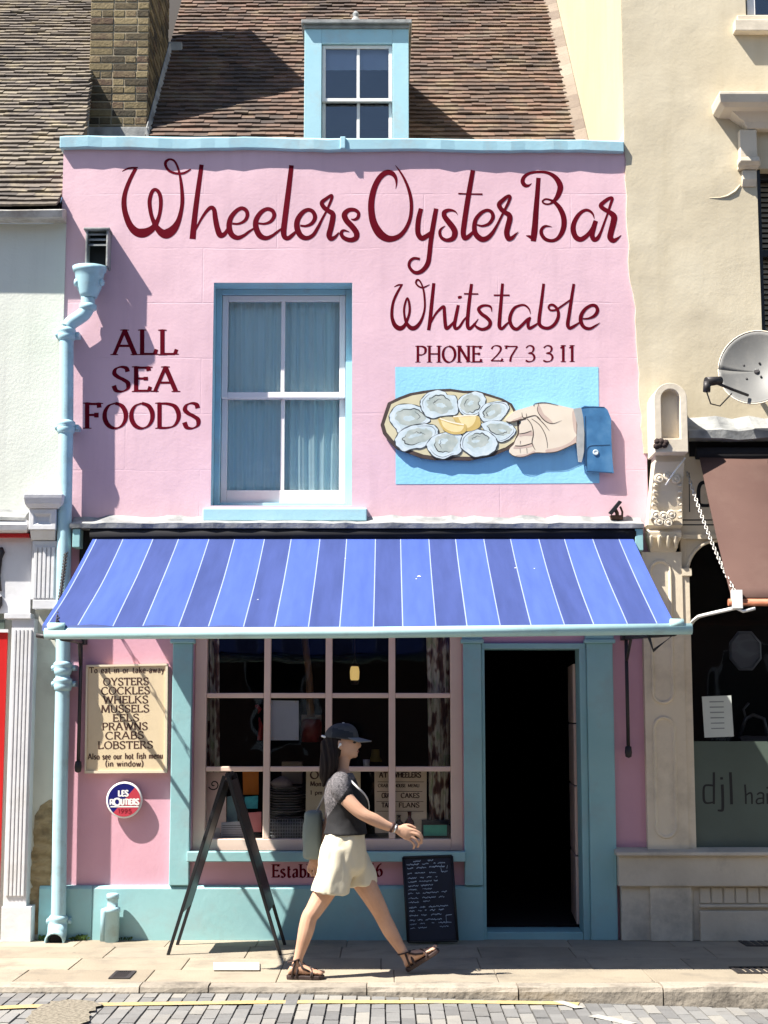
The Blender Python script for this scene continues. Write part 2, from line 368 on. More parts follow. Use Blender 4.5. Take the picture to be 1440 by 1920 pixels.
FONT = {
 ' ': (.34, []),
 'A': (.74, [('l', (.02, 0), (.37, 1)), ('l', (.37, 1), (.72, 0)), ('l', (.16, .36), (.6, .36))]),
 'B': (.58, [('l', (.08, 0), (.08, 1)), ('c', (.08, .98), (.34, .98), (.5, .86), (.48, .64), (.3, .53), (.1, .53)), ('c', (.1, .53), (.36, .53), (.56, .4), (.55, .15), (.36, .02), (.08, .02))]),
 'C': (.72, [('c', (.68, .82), (.58, .94), (.4, 1), (.18, .9), (.04, .62), (.05, .34), (.2, .08), (.42, 0), (.6, .06), (.7, .18))]),
 'D': (.76, [('l', (.08, 0), (.08, 1)), ('c', (.06, .98), (.34, .98), (.6, .88), (.73, .62), (.72, .34), (.58, .1), (.34, .02), (.06, .02))]),
 'E': (.54, [('l', (.08, 0), (.08, 1)), ('l', (.06, .97), (.48, .97)), ('l', (.48, .99), (.5, .84)), ('l', (.08, .53), (.4, .53)), ('l', (.4, .6), (.4, .45)), ('l', (.06, .03), (.5, .03)), ('l', (.5, .02), (.55, .2))]),
 'F': (.52, [('l', (.08, 0), (.08, 1)), ('l', (.06, .97), (.48, .97)), ('l', (.48, .99), (.5, .82)), ('l', (.08, .53), (.4, .53)), ('l', (.4, .62), (.4, .43))]),
 'G': (.76, [('c', (.68, .82), (.58, .94), (.4, 1), (.18, .9), (.04, .62), (.05, .34), (.2, .08), (.42, 0), (.68, .1)), ('l', (.68, .05), (.68, .42))]),
 'H': (.74, [('l', (.08, 0), (.08, 1)), ('l', (.66, 0), (.66, 1)), ('l', (.08, .52), (.66, .52))]),
 'I': (.16, [('l', (.08, 0), (.08, 1))]),
 'K': (.68, [('l', (.08, 0), (.08, 1)), ('l', (.6, 1), (.1, .5)), ('l', (.24, .6), (.66, 0))]),
 'L': (.54, [('l', (.08, 0), (.08, 1)), ('l', (.06, .03), (.5, .03)), ('l', (.5, .02), (.56, .22))]),
 'M': (.9, [('l', (.06, 0), (.12, 1)), ('l', (.12, 1), (.45, .1)), ('l', (.45, .1), (.78, 1)), ('l', (.78, 1), (.84, 0))]),
 'N': (.74, [('l', (.08, 0), (.08, 1)), ('l', (.08, 1), (.66, .02)), ('l', (.66, .02), (.66, 1))]),
 'O': (.78, [('c', (.39, 1), (.17, .9), (.04, .65), (.04, .35), (.17, .1), (.39, 0), (.61, .1), (.74, .35), (.74, .65), (.61, .9), (.39, 1))]),
 'P': (.56, [('l', (.08, 0), (.08, 1)), ('c', (.06, .98), (.34, .98), (.53, .86), (.52, .6), (.34, .46), (.1, .46))]),
 'R': (.64, [('l', (.08, 0), (.08, 1)), ('c', (.06, .98), (.34, .98), (.51, .87), (.5, .63), (.32, .5), (.1, .5)), ('l', (.3, .5), (.62, 0))]),
 'S': (.56, [('c', (.5, .8), (.45, .95), (.28, 1), (.11, .92), (.06, .74), (.17, .6), (.36, .48), (.51, .34), (.5, .12), (.32, 0), (.12, .04), (.04, .24))]),
 'T': (.66, [('l', (.33, 0), (.33, 1)), ('l', (.03, .97), (.63, .97)), ('l', (.03, .99), (.02, .82)), ('l', (.63, .99), (.64, .82))]),
 'U': (.7, [('c', (.08, 1), (.08, .5), (.1, .2), (.22, .03), (.38, 0), (.54, .05), (.62, .22), (.63, .5), (.63, 1))]),
 'V': (.7, [('l', (.02, 1), (.35, 0)), ('l', (.35, 0), (.68, 1))]),
 'W': (1.0, [('l', (.02, 1), (.27, 0)), ('l', (.27, 0), (.5, .95)), ('l', (.5, .95), (.73, 0)), ('l', (.73, 0), (.98, 1))]),
 'Y': (.66, [('l', (.02, 1), (.33, .45)), ('l', (.64, 1), (.33, .45)), ('l', (.33, .45), (.33, 0))]),
 '1': (.3, [('l', (.16, 0), (.16, 1)), ('l', (.02, .84), (.16, .99))]),
 '2': (.54, [('c', (.06, .78), (.14, .95), (.28, 1), (.44, .92), (.46, .72), (.34, .46), (.16, .2), (.04, .04)), ('l', (.04, .05), (.5, .05)), ('l', (.5, .02), (.54, .2))]),
 '3': (.5, [('c', (.06, .86), (.2, 1), (.38, .95), (.43, .78), (.36, .6), (.2, .54), (.38, .48), (.47, .28), (.4, .07), (.2, 0), (.04, .08))]),
 '5': (.5, [('l', (.12, .97), (.46, .97)), ('l', (.13, .97), (.1, .56)), ('c', (.1, .56), (.3, .62), (.46, .48), (.46, .2), (.32, .02), (.16, 0), (.04, .1))]),
 '6': (.52, [('c', (.44, 1), (.22, .82), (.07, .5), (.08, .18), (.24, 0), (.42, .1), (.46, .34), (.32, .54), (.12, .42))]),
 '7': (.54, [('l', (.04, .95), (.52, .95)), ('l', (.04, .98), (.02, .8)), ('c', (.52, .95), (.36, .6), (.24, .3), (.2, 0))]),
 '8': (.5, [('c', (.25, .55), (.08, .7), (.1, .92), (.25, 1), (.41, .92), (.42, .7), (.25, .55), (.05, .36), (.06, .1), (.25, 0), (.45, .1), (.45, .36), (.25, .55))]),
 '0': (.56, [('c', (.28, 1), (.08, .8), (.06, .25), (.28, 0), (.5, .25), (.48, .8), (.28, 1))]),
 '4': (.54, [('l', (.38, 0), (.38, 1)), ('l', (.38, 1), (.03, .3)), ('l', (.03, .3), (.54, .3))]),
 '9': (.52, [('c', (.08, 0), (.3, .18), (.45, .5), (.44, .82), (.28, 1), (.1, .9), (.06, .66), (.2, .46), (.42, .6))]),
 '.': (.14, [('l', (.03, .05), (.12, .05))]), '-': (.34, [('l', (.05, .36), (.3, .36))]),
 '&': (.7, [('c', (.66, .0), (.3, .5), (.16, .8), (.28, 1), (.42, .84), (.2, .5), (.05, .25), (.2, 0), (.45, .08), (.62, .42))]),
 '(': (.24, [('c', (.22, 1.05), (.06, .7), (.06, .2), (.22, -.15))]), ')': (.24, [('c', (.03, 1.05), (.2, .7), (.2, .2), (.03, -.15))]),
 'a': (.46, [('c', (.06, .52), (.16, .63), (.32, .6), (.36, .44), (.36, 0)), ('c', (.36, .36), (.14, .32), (.05, .16), (.14, 0), (.36, .12))]),
 'b': (.5, [('l', (.08, 0), (.08, 1)), ('c', (.08, .5), (.26, .64), (.45, .5), (.46, .2), (.3, 0), (.08, .08))]),
 'c': (.44, [('c', (.42, .52), (.28, .64), (.1, .52), (.05, .28), (.16, .04), (.3, 0), (.43, .12))]),
 'd': (.52, [('l', (.43, 0), (.43, 1)), ('c', (.43, .52), (.26, .64), (.08, .5), (.05, .24), (.18, .01), (.43, .12))]),
 'e': (.46, [('c', (.06, .34), (.42, .36), (.36, .58), (.22, .64), (.07, .5), (.05, .24), (.16, .03), (.3, 0), (.43, .12))]),
 'f': (.34, [('c', (.36, .92), (.26, 1), (.16, .88), (.14, .6), (.14, 0)), ('l', (.02, .62), (.3, .62))]),
 'h': (.52, [('l', (.08, 0), (.08, 1)), ('c', (.08, .46), (.24, .63), (.4, .58), (.44, .4), (.44, 0))]),
 'i': (.18, [('l', (.09, 0), (.09, .64)), ('l', (.05, .86), (.13, .86))]),
 'k': (.48, [('l', (.08, 0), (.08, 1)), ('l', (.42, .62), (.1, .3)), ('l', (.2, .4), (.46, 0))]),
 'l': (.18, [('l', (.09, 0), (.09, 1))]),
 'm': (.8, [('l', (.08, 0), (.08, .64)), ('c', (.08, .46), (.22, .63), (.36, .56), (.4, .4), (.4, 0)), ('c', (.4, .46), (.54, .63), (.68, .56), (.72, .4), (.72, 0))]),
 'n': (.52, [('l', (.08, 0), (.08, .64)), ('c', (.08, .46), (.24, .63), (.4, .58), (.44, .4), (.44, 0))]),
 'o': (.5, [('c', (.25, .64), (.08, .5), (.05, .3), (.12, .08), (.25, 0), (.4, .1), (.45, .32), (.4, .54), (.25, .64))]),
 'p': (.5, [('l', (.08, -.3), (.08, .64)), ('c', (.08, .5), (.26, .64), (.45, .5), (.46, .2), (.3, 0), (.08, .08))]),
 'r': (.36, [('l', (.08, 0), (.08, .64)), ('c', (.08, .44), (.18, .6), (.32, .6))]),
 's': (.4, [('c', (.34, .54), (.2, .64), (.07, .54), (.1, .4), (.28, .28), (.35, .14), (.22, 0), (.05, .08))]),
 't': (.34, [('c', (.14, .86), (.13, .4), (.14, .1), (.24, 0), (.34, .08)), ('l', (.02, .62), (.3, .62))]),
 'u': (.52, [('c', (.08, .64), (.08, .3), (.12, .06), (.24, 0), (.42, .14)), ('l', (.43, 0), (.43, .64))]),
 'w': (.7, [('l', (.02, .64), (.19, 0)), ('l', (.19, 0), (.35, .6)), ('l', (.35, .6), (.51, 0)), ('l', (.51, 0), (.68, .64))]),
 'y': (.48, [('l', (.02, .64), (.24, .02)), ('c', (.46, .64), (.24, .02), (.14, -.24), (.03, -.3))]),
}
SCRIPT_TOP = [
 (210, 280, 6.0, [   # W h
  [(113, 248, 6), (170, 218, 20), (230, 208, 22), (292, 206, 14)],
  [(268, 212, 40), (200, 345, 44), (150, 480, 50), (134, 600, 58), (150, 720, 62), (200, 850, 74), (268, 925, 90), (345, 942, 104), (420, 915, 84), (480, 860, 62), (527, 760, 42), (548, 640, 44), (545, 540, 45), (522, 478, 42), (485, 452, 38), (450, 478, 42), (425, 560, 46), (425, 640, 46), (448, 760, 45), (498, 870, 60), (560, 938, 88), (620, 948, 108), (690, 900, 92), (745, 810, 60), (780, 680, 45), (791, 560, 44), (780, 400, 36), (760, 280, 26), (735, 190, 24), (700, 130, 24), (650, 112, 24), (606, 140, 34), (606, 190, 32), (645, 242, 28), (720, 270, 26), (800, 268, 26), (850, 245, 22), (886, 222, 14)],
  [(1008, 172, 48), (965, 480, 56), (930, 760, 62), (906, 1008, 70)],
  [(940, 905, 22), (1000, 790, 28), (1060, 700, 36), (1112, 655, 44), (1148, 680, 50), (1163, 780, 58), (1183, 880, 62), (1215, 962, 66), (1262, 955, 50), (1302, 900, 34), (1340, 840, 22)]]),
 (440, 290, 5.538, [  # e e l e r s
  [(-25, 715, 22), (40, 717, 24), (105, 685, 34), (132, 630, 40), (118, 578, 42), (70, 556, 40), (10, 590, 44), (-42, 660, 52), (-58, 745, 58), (-35, 825, 58), (25, 862, 48), (90, 842, 34), (150, 798, 26), (200, 765, 18)],
  [(245, 712, 20), (310, 717, 24), (375, 692, 34), (410, 635, 42), (392, 582, 42), (335, 564, 40), (270, 602, 46), (222, 680, 54), (222, 760, 60), (260, 838, 60), (325, 866, 46), (392, 840, 32), (450, 795, 26), (495, 762, 16)],
  [(590, 110, 48), (555, 400, 56), (520, 680, 60), (508, 800, 60), (520, 855, 52), (556, 866, 44), (602, 832, 38), (645, 788, 20)],
  [(680, 735, 20), (740, 740, 26), (802, 712, 38), (834, 652, 44), (812, 592, 42), (760, 572, 40), (700, 605, 48), (652, 680, 56), (648, 762, 60), (683, 838, 58), (745, 866, 46), (812, 836, 40), (862, 760, 34), (907, 670, 26), (952, 585, 22), (985, 512, 28), (1010, 445, 30), (1002, 422, 30), (950, 457, 36), (905, 497, 44), (925, 545, 46), (975, 583, 48), (1018, 615, 54), (1015, 680, 58), (998, 760, 58), (980, 835, 58), (1000, 872, 48), (1042, 855, 34), (1082, 808, 14)],
  [(1208, 668, 8), (1245, 674, 26), (1280, 650, 36), (1284, 602, 36), (1240, 572, 40), (1180, 577, 46), (1140, 622, 58), (1160, 682, 60), (1220, 747, 60), (1264, 812, 60), (1258, 866, 54), (1200, 886, 48), (1132, 862, 42), (1106, 816, 38), (1132, 786, 26), (1190, 802, 6)]]),
 (680, 300, 7.2, [    # O y s
  [(445, 388, 4), (456, 320, 22), (445, 242, 44), (400, 182, 64), (322, 168, 72), (232, 236, 74), (160, 370, 78), (120, 540, 84), (118, 700, 88), (148, 850, 98), (220, 980, 112), (310, 1050, 98), (400, 1062, 78), (500, 1022, 64), (582, 928, 54), (637, 800, 48), (657, 660, 48), (650, 520, 46), (615, 380, 40), (560, 250, 32), (500, 150, 24), (442, 72, 8)],
  [(788, 655, 60), (757, 780, 68), (744, 900, 70), (750, 1000, 70), (795, 1055, 70), (850, 1035, 66), (905, 990, 48), (940, 955, 30)],
  [(992, 655, 60), (960, 830, 66), (935, 980, 66), (915, 1130, 64), (900, 1280, 64), (880, 1390, 66), (830, 1470, 62), (760, 1517, 54), (690, 1512, 46), (630, 1442, 42), (635, 1372, 40), (690, 1327, 38), (772, 1336, 32)],
  [(1285, 742, 4), (1245, 692, 22), (1170, 676, 42), (1105, 702, 62), (1105, 762, 68), (1165, 842, 76), (1225, 922, 80), (1245, 990, 78), (1215, 1060, 68), (1130, 1082, 48), (1060, 1042, 44), (1040, 972, 40), (1065, 922, 26), (1115, 888, 6)]]),
 (840, 300, 9.0, [    # t e r
  [(420, 172, 76), (370, 450, 84), (320, 750, 88), (272, 1080, 90), (256, 1230, 88), (278, 1312, 84), (330, 1302, 76), (390, 1250, 60), (445, 1180, 26)],
  [(172, 565, 26), (380, 573, 24), (582, 576, 28)],
  [(485, 1090, 24), (580, 1112, 38), (692, 1072, 54), (757, 972, 64), (737, 882, 60), (660, 847, 54), (560, 892, 62), (470, 1000, 70), (443, 1130, 78), (468, 1250, 90), (560, 1332, 92), (652, 1322, 84), (742, 1240, 66), (822, 1110, 46), (892, 970, 40), (952, 850, 44), (1010, 735, 50), (1048, 625, 52), (1008, 612, 56), (930, 672, 68), (862, 746, 78), (892, 822, 76), (960, 880, 74), (1030, 928, 88), (1040, 1000, 94), (1010, 1120, 94), (990, 1230, 92), (1018, 1322, 86), (1082, 1312, 66), (1142, 1252, 34), (1192, 1208, 4)]]),
 (960, 300, 6.545, [  # B a r
  [(325, 218, 54), (312, 400, 58), (296, 600, 66), (282, 800, 74), (272, 900, 78), (262, 998, 64)],
  [(172, 928, 8), (215, 940, 36), (262, 962, 62)],
  [(240, 285, 4), (207, 312, 28), (162, 312, 48), (130, 266, 52), (150, 206, 44), (220, 161, 34), (340, 145, 32), (450, 161, 40), (540, 222, 60), (592, 322, 72), (570, 422, 64), (525, 492, 46), (470, 535, 24), (410, 539, 22), (374, 510, 22), (410, 480, 22), (470, 490, 26), (530, 525, 44), (592, 600, 60), (632, 700, 66), (637, 800, 66), (612, 890, 60), (560, 962, 46), (490, 990, 40), (410, 970, 44), (363, 910, 46), (363, 852, 40), (410, 811, 30), (490, 820, 4)],
  [(1010, 722, 6), (990, 660, 26), (940, 619, 34), (880, 622, 40), (810, 682, 50), (758, 782, 60), (753, 872, 66), (783, 946, 66), (840, 974, 62), (900, 944, 56), (960, 880, 46), (1008, 795, 42), (1030, 745, 36)],
  [(1028, 745, 56), (1002, 830, 62), (983, 920, 62), (1005, 974, 58), (1050, 960, 50), (1092, 880, 34), (1132, 770, 28), (1172, 660, 26), (1207, 550, 34), (1230, 472, 38), (1190, 472, 42), (1120, 522, 50), (1090, 562, 54), (1130, 602, 52), (1200, 642, 58), (1250, 692, 76), (1246, 760, 76), (1216, 880, 74), (1205, 950, 72), (1242, 988, 60), (1292, 965, 34), (1342, 920, 4)]]),
]
SCRIPT_LOW = [
 (720, 515, 6.857, [
  [(130, 158, 8), (185, 132, 22), (242, 128, 16)],
  [(228, 132, 26), (165, 242, 34), (120, 350, 36), (102, 460, 40), (105, 560, 44), (140, 650, 58), (200, 690, 62), (255, 665, 50), (292, 600, 36), (325, 500, 34), (330, 420, 32), (318, 340, 30), (300, 300, 22), (278, 345, 26), (258, 440, 28), (265, 540, 30), (295, 630, 44), (350, 686, 58), (410, 676, 54), (467, 610, 40), (507, 510, 30), (525, 400, 26), (515, 240, 26), (490, 140, 22), (456, 76, 22), (425, 68, 26), (410, 105, 24), (440, 145, 22), (490, 166, 20), (540, 150, 18), (586, 125, 6)],
  [(640, 108, 42), (610, 400, 48), (590, 600, 48), (573, 714, 44)],
  [(598, 625, 24), (660, 510, 30), (722, 440, 36), (768, 412, 40), (776, 480, 44), (786, 620, 46), (802, 690, 46), (850, 660, 38), (905, 595, 22)],
  [(955, 390, 40), (920, 560, 46), (905, 650, 46), (922, 694, 40), (970, 670, 34), (1020, 592, 28), (1065, 535, 16)],
  [(950, 296, 30), (972, 290, 38), (1000, 284, 24)],
  [(1125, 118, 40), (1095, 350, 46), (1075, 560, 48), (1075, 660, 48), (1100, 694, 42), (1150, 652, 34), (1212, 568, 8)],
  [(1028, 245, 20), (1120, 247, 20), (1212, 248, 18)],
  [(1385, 478, 6), (1375, 420, 26), (1330, 396, 30), (1260, 402, 36), (1216, 442, 44), (1250, 500, 46), (1320, 552, 48), (1365, 610, 48), (1345, 672, 46), (1270, 702, 40), (1200, 680, 36), (1150, 625, 16)]]),
 (920, 515, 6.545, [
  [(145, 108, 36), (125, 350, 42), (108, 560, 46), (108, 640, 46), (140, 660, 38), (190, 612, 30), (240, 565, 12)],
  [(38, 252, 20), (130, 252, 20), (232, 252, 20)],
  [(488, 484, 4), (470, 420, 20), (420, 376, 24), (360, 376, 28), (290, 410, 36), (245, 490, 42), (235, 570, 44), (268, 645, 44), (325, 666, 40), (390, 612, 38), (450, 550, 34), (492, 522, 20)],
  [(480, 530, 32), (458, 600, 40), (470, 656, 38), (520, 637, 34), (595, 585, 18)],
  [(650, 110, 34), (620, 350, 40), (595, 540, 44), (600, 612, 44), (650, 650, 40), (720, 652, 40), (790, 600, 42), (830, 510, 40), (820, 430, 36), (775, 376, 32), (732, 370, 28), (710, 400, 26), (735, 435, 24), (800, 430, 24), (870, 385, 24), (978, 308, 20)],
  [(1020, 112, 34), (990, 300, 40), (960, 500, 44), (945, 612, 46), (970, 655, 40), (1030, 627, 34), (1105, 575, 14)],
  [(1130, 540, 18), (1200, 536, 24), (1275, 502, 40), (1310, 442, 44), (1290, 386, 42), (1235, 376, 38), (1160, 422, 42), (1110, 500, 48), (1108, 582, 48), (1150, 646, 42), (1220, 660, 34), (1290, 622, 22), (1342, 588, 4)]]),
]
# ------------------------------------------------------------------ ground, road, kerb, pavement
rnd = random.Random(11)
def catmull0(q): return [((a[0] * (3 - k) + b[0] * k) / 3, (a[1] * (3 - k) + b[1] * k) / 3) for a, b in zip(q, q[1:] + q[:1]) for k in range(3)]
M['ground'] = mat('ground_asphalt', [(.055, .052, .05), (.10, .095, .09)], .9, scale=6, bump=.004, bscale=60)
M['paver'] = mat('grey_block_paving', spots=(4.5, .10, (.07, .065, .06)), cols= [(.125, .123, .12), (.17, .167, .162), (.21, .205, .195), (.26, .245, .215)], rough=.85, scale=14, island=True, bump=.003, bscale=90, dirt=(.14, .125, .11), dirt_scale=1.2, dirt_amt=.5)
M['slab'] = mat('sandstone_paving', spots=(5.5, .09, (.12, .105, .09)), cols= [(.25, .21, .155), (.30, .255, .19), (.34, .29, .215), (.275, .235, .18)], rough=.85, scale=5, island=True, bump=.003, bscale=70, bump2=.006, b2scale=5, dirt=(.15, .13, .105), dirt_scale=3.2, dirt_amt=.7)
# the other side of the street, which the shop windows mirror
M['kerb'] = mat('granite_kerb', [(.19, .165, .13), (.27, .235, .19), (.32, .28, .225)], .85, scale=9, island=True, bump=.008, bscale=26, bump2=.01, b2scale=7, dirt=(.07, .06, .05), dirt_scale=3.5, dirt_amt=.85)
M['yellow'] = mat('worn_yellow_line_paint', [(.36, .265, .11), (.45, .34, .16)], .8, scale=20, bump=.003, bscale=70, dirt=(.28, .25, .21), dirt_scale=11, dirt_amt=1.0)
M['whiteline'] = mat('worn_white_line_paint', [(.30, .29, .26), (.42, .41, .37)], .8, scale=20, bump=.003, bscale=70, dirt=(.28, .25, .21), dirt_scale=12, dirt_amt=1.0)
M['tanpatch'] = mat('tan_road_repair', [(.10, .088, .066), (.19, .165, .125), (.25, .22, .17)], .95, scale=45, contrast=1.6, bump=.008, bscale=60)

YK = G(720, 1850).y                                    # front edge of the kerb
def road_z(x): return -.036 if x < -.6 else -.036 - .095 * min(1, (x + .6) / 3.0)
g = MB(); g.poly([(-300, -300, -.30), (300, -300, -.30), (300, 300, -.30), (-300, 300, -.30)])
struct('ground', g, M['ground'], recalc=False)
r = MB()
xs = [-40, -8, -4, -.6, 2.4, 5, 12, 40]
for a, b in zip(xs, xs[1:]):
    za, zb = road_z(a) - .012, road_z(min(b, 2.4)) - .012
    za = road_z(min(a, 2.4)) - .012
    r.poly([(a, -14, za), (b, -14, zb), (b, YK + .05, zb), (a, YK + .05, za)])
struct('road', r, M['ground'], recalc=False)
# block paving of the carriageway: long blocks laid towards the kerb in running bond
pv = MB(); pw, pl = .082, .25
n = 0; x = -3.6
while x < 3.8:
    off = (n % 2) * pl / 2 + rnd.uniform(-.01, .01); y = YK - .012 - off
    if off: pv.box(x + .004, x + pw - .004, y, YK - .012, road_z(x) - .05, road_z(x) + rnd.uniform(-.002, .002))
    while y > -4.4:
        z = road_z(x) + rnd.uniform(-.003, .003); e = rnd.uniform(.0035, .0065)
        pv.hexa([(x + e, y - pl + e, z - .05), (x + pw - e, y - pl + e, z - .05), (x + pw - e, y - e, z - .05), (x + e, y - e, z - .05),
                 (x + e, y - pl + e, z + rnd.uniform(-.002, .002)), (x + pw - e, y - pl + e, z), (x + pw - e, y - e, z + rnd.uniform(-.002, .002)), (x + e, y - e, z)])
        y -= pl
    x += pw; n += 1
struct('road_paving', pv, M['paver'], bevel=.004, segs=1)
# markings
def strip(name, pts, mt, wd, kind=True, dz=.006):
    mb = MB(); L = []; R = []
    for i, (u, v) in enumerate(pts):
        p = G(u, v, road_z(G(u, v, -.06).x)); a = G(*pts[max(i - 1, 0)], -.06); b = G(*pts[min(i + 1, len(pts) - 1)], -.06)
        t = (b - a).normalized(); nn = Vector((-t.y, t.x, 0))
        L.append((p.x + nn.x * wd / 2, p.y + nn.y * wd / 2, road_z(p.x) + dz)); R.append((p.x - nn.x * wd / 2, p.y - nn.y * wd / 2, road_z(p.x) + dz))
    nn = len(L); mb.add(L + R, [(i, i + 1, nn + i + 1, nn + i) for i in range(nn - 1)])
    return struct(name, mb, mt, recalc=False)
strip('road_marking', [(-150, 1896), (-40, 1893), (40, 1889), (190, 1885), (330, 1883), (460, 1881), (600, 1880), (720, 1880), (850, 1880), (960, 1881), (1040, 1882), (1085, 1884)], M['yellow'], .10)
strip('road_marking', [(1044, 1878), (1062, 1884), (1086, 1892)], M['whiteline'], .06, dz=.0075)
strip('road_marking', [(1112, 1906), (1150, 1914), (1185, 1922)], M['whiteline'], .08, dz=.0075)
tp = MB()
pts = [(95, 1889), (130, 1886), (165, 1887), (190, 1893), (180, 1903), (165, 1911), (172, 1922), (150, 1935), (60, 1938), (48, 1922), (62, 1908), (78, 1897)]
pts = [(u + rnd.uniform(-5, 5), v + rnd.uniform(-1.5, 1.5)) for u, v in catmull0(pts)]
tp.poly([(p.x, p.y, road_z(p.x) + .013) for p in [G(u, v, -.055) for u, v in pts]])
struct('road_repair', tp, M['tanpatch'], recalc=False)
# pavement slabs
sl = MB(); KW = .16
rows = [(.30, -.36), (-.36, -.86), (-.86, -1.32), (-1.32, YK + KW)]
for ri, (y1, y0) in enumerate(rows):
    x = -6 + .31 * (ri % 2) + rnd.uniform(0, .1)
    while x < 6:
        ww = rnd.choice([.62, .70, .78, .92]); e = .002
        dz = [rnd.uniform(-.003, .003) for _ in range(4)]
        sl.hexa([(x + e, y0 + e, -.06), (x + ww - e, y0 + e, -.06), (x + ww - e, y1 - e, -.06), (x + e, y1 - e, -.06),
                 (x + e, y0 + e, dz[0]), (x + ww - e, y0 + e, dz[1]), (x + ww - e, y1 - e, dz[2]), (x + e, y1 - e, dz[3])])
        x += ww
struct('pavement', sl, M['slab'], bevel=.005, segs=2)
pb = MB(); pb.box(-40, 40, YK + .02, .5, -.29, -.009)
struct('pavement_bed', pb, mat('paving_joint_mortar', [(.16, .13, .10), (.24, .20, .16)], .95))
kb = MB(); x = -6.0
ends = [-6, -5.1, -4.2, -3.3, -2.35, -1.42, -1.02, -.1, .78, 1.62, 2.36, 3.3, 4.2, 5.2]
for a, b in zip(ends, ends[1:]):
    e = .004; t = rnd.uniform(-.004, .004)
    prof = [(YK + KW - e, -.25), (YK, -.25), (YK - .004, -.03), (YK + .006, -.006), (YK + .03, t), (YK + KW - e, t)]
    rings = []
    m = 7
    for i in range(m):
        xx = a + e + (b - a - 2 * e) * i / (m - 1)
        rings.append([(xx, yy + (rnd.uniform(-.004, .004) if 1 < q < 5 else 0), zz + (rnd.uniform(-.003, .003) if q in (3, 4) else 0)) for q, (yy, zz) in enumerate(prof)])
    kb.loft(rings, 0, True, False)
struct('kerb', kb, M['kerb'])
# pale flat rectangle on the pavement beside the sandwich board
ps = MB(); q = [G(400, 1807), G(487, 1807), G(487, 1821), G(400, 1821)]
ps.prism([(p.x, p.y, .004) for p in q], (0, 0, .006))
struct('pavement_patch', ps, mat('pale_patch', [(.38, .355, .30), (.46, .43, .38)], .85, scale=12, bump=.002), bevel=.003)
# iron covers
def drain(name, u0, u1, v0, v1, label, bars=True):
    a = G(u0, v1); b = G(u1, v0)
    t = thing(name, label, 'drain cover', ((a.x + b.x) / 2, (a.y + b.y) / 2, 0))
    f = MB(); fw = .022
    f.box(a.x, b.x, a.y, a.y + fw, -.01, .008); f.box(a.x, b.x, b.y - fw, b.y, -.01, .008)
    f.box(a.x, a.x + fw, a.y + fw, b.y - fw, -.01, .008); f.box(b.x - fw, b.x, a.y + fw, b.y - fw, -.01, .008)
    part('frame', f, M['iron'], t)
    g_ = MB(); k = 7
    for i in range(k):
        xx = a.x + fw + (b.x - a.x - 2 * fw) * (i + .2) / k
        g_.box(xx, xx + (b.x - a.x - 2 * fw) / k * .6, a.y + fw, b.y - fw, -.01, .006)
    part('grating', g_, M['iron'], t)
drain('drain_cover', 203, 256, 1822, 1836, 'small iron drain cover in the pavement below the short stub pipe')
drain('drain_cover', 1383, 1470, 1814, 1826, 'iron drain cover in the sunny strip of pavement near the kerb')
drain('drain_cover', 1400, 1475, 1757, 1775, 'dark iron cover in the shade against the hairdresser shopfront')

# ------------------------------------------------------------------ the terrace across the street, mirrored in the panes
opp = thing('brick_terrace', 'plain dark brick terrace on the far side of the street behind the viewer', 'building', (0, -17, 0))
om_ = mat('dark_red_brick', [(.10, .055, .04), (.16, .085, .06)], .9, scale=8, bump=.004)
ob = MB(); ob.box(-30, 30, -23, -16, -.3, 7.2); part('wall', ob, om_, opp)
orf = MB(); orf.hexa([(-30.3, -23.3, 7.2), (30.3, -23.3, 7.2), (30.3, -15.7, 7.2), (-30.3, -15.7, 7.2), (-30.3, -19.6, 10), (30.3, -19.6, 10), (30.3, -19.4, 10), (-30.3, -19.4, 10)]); part('roof', orf, mat('slate_roof', [(.05, .05, .06), (.09, .09, .10)], .7, scale=10), opp)
for i in range(14):
    for z0 in (1.0, 4.3):
        x = -27 + i * 4.1
        wf = part('window', MB().box(x, x + 1.1, -16.0, -15.94, z0, z0 + 1.7), mat('terrace_sash', [(.6, .6, .58), (.7, .7, .68)], .5) if i == 0 and z0 == 1.0 else MATS['terrace_sash'], opp)
        part('pane', MB().box(x + .08, x + 1.02, -15.94, -15.935, z0 + .08, z0 + 1.62), M['dark'], wf)
# ------------------------------------------------------------------ the pink oyster bar
shop = thing('pink_shop', 'narrow pink shop with hand-painted maroon lettering, pale blue trim and a tiled roof', 'building', (-.25, .2, 0))
XL, XR = -2.415, 1.93
zl = Z_(985); ztop = Z_(270)
wl, wr, wt, wb = X_(398, 735), X_(660, 735), Z_(530), Z_(948)
fw = MB(); dp = .35
def wallpiece(mb, x0, x1, z0, z1, y=0.0, d=.35): mb.box(x0, x1, y, y + d, z0, z1)
wallpiece(fw, XL, wl, zl - .06, ztop); wallpiece(fw, wr, XR, zl - .06, ztop)
wallpiece(fw, wl, wr, wt, ztop); wallpiece(fw, wl, wr, zl - .06, wb)
part('facade_wall', fw, M['pink'], shop)
# side party walls and back keep daylight out of the rooms
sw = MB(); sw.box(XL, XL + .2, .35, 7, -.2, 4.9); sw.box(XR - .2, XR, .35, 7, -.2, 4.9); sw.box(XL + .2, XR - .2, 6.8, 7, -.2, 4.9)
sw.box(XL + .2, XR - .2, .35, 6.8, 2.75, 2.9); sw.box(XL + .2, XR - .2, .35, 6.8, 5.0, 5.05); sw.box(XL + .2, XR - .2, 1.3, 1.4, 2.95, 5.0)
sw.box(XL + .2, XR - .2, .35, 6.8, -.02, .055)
part('interior_wall', sw, M['dark'], shop)
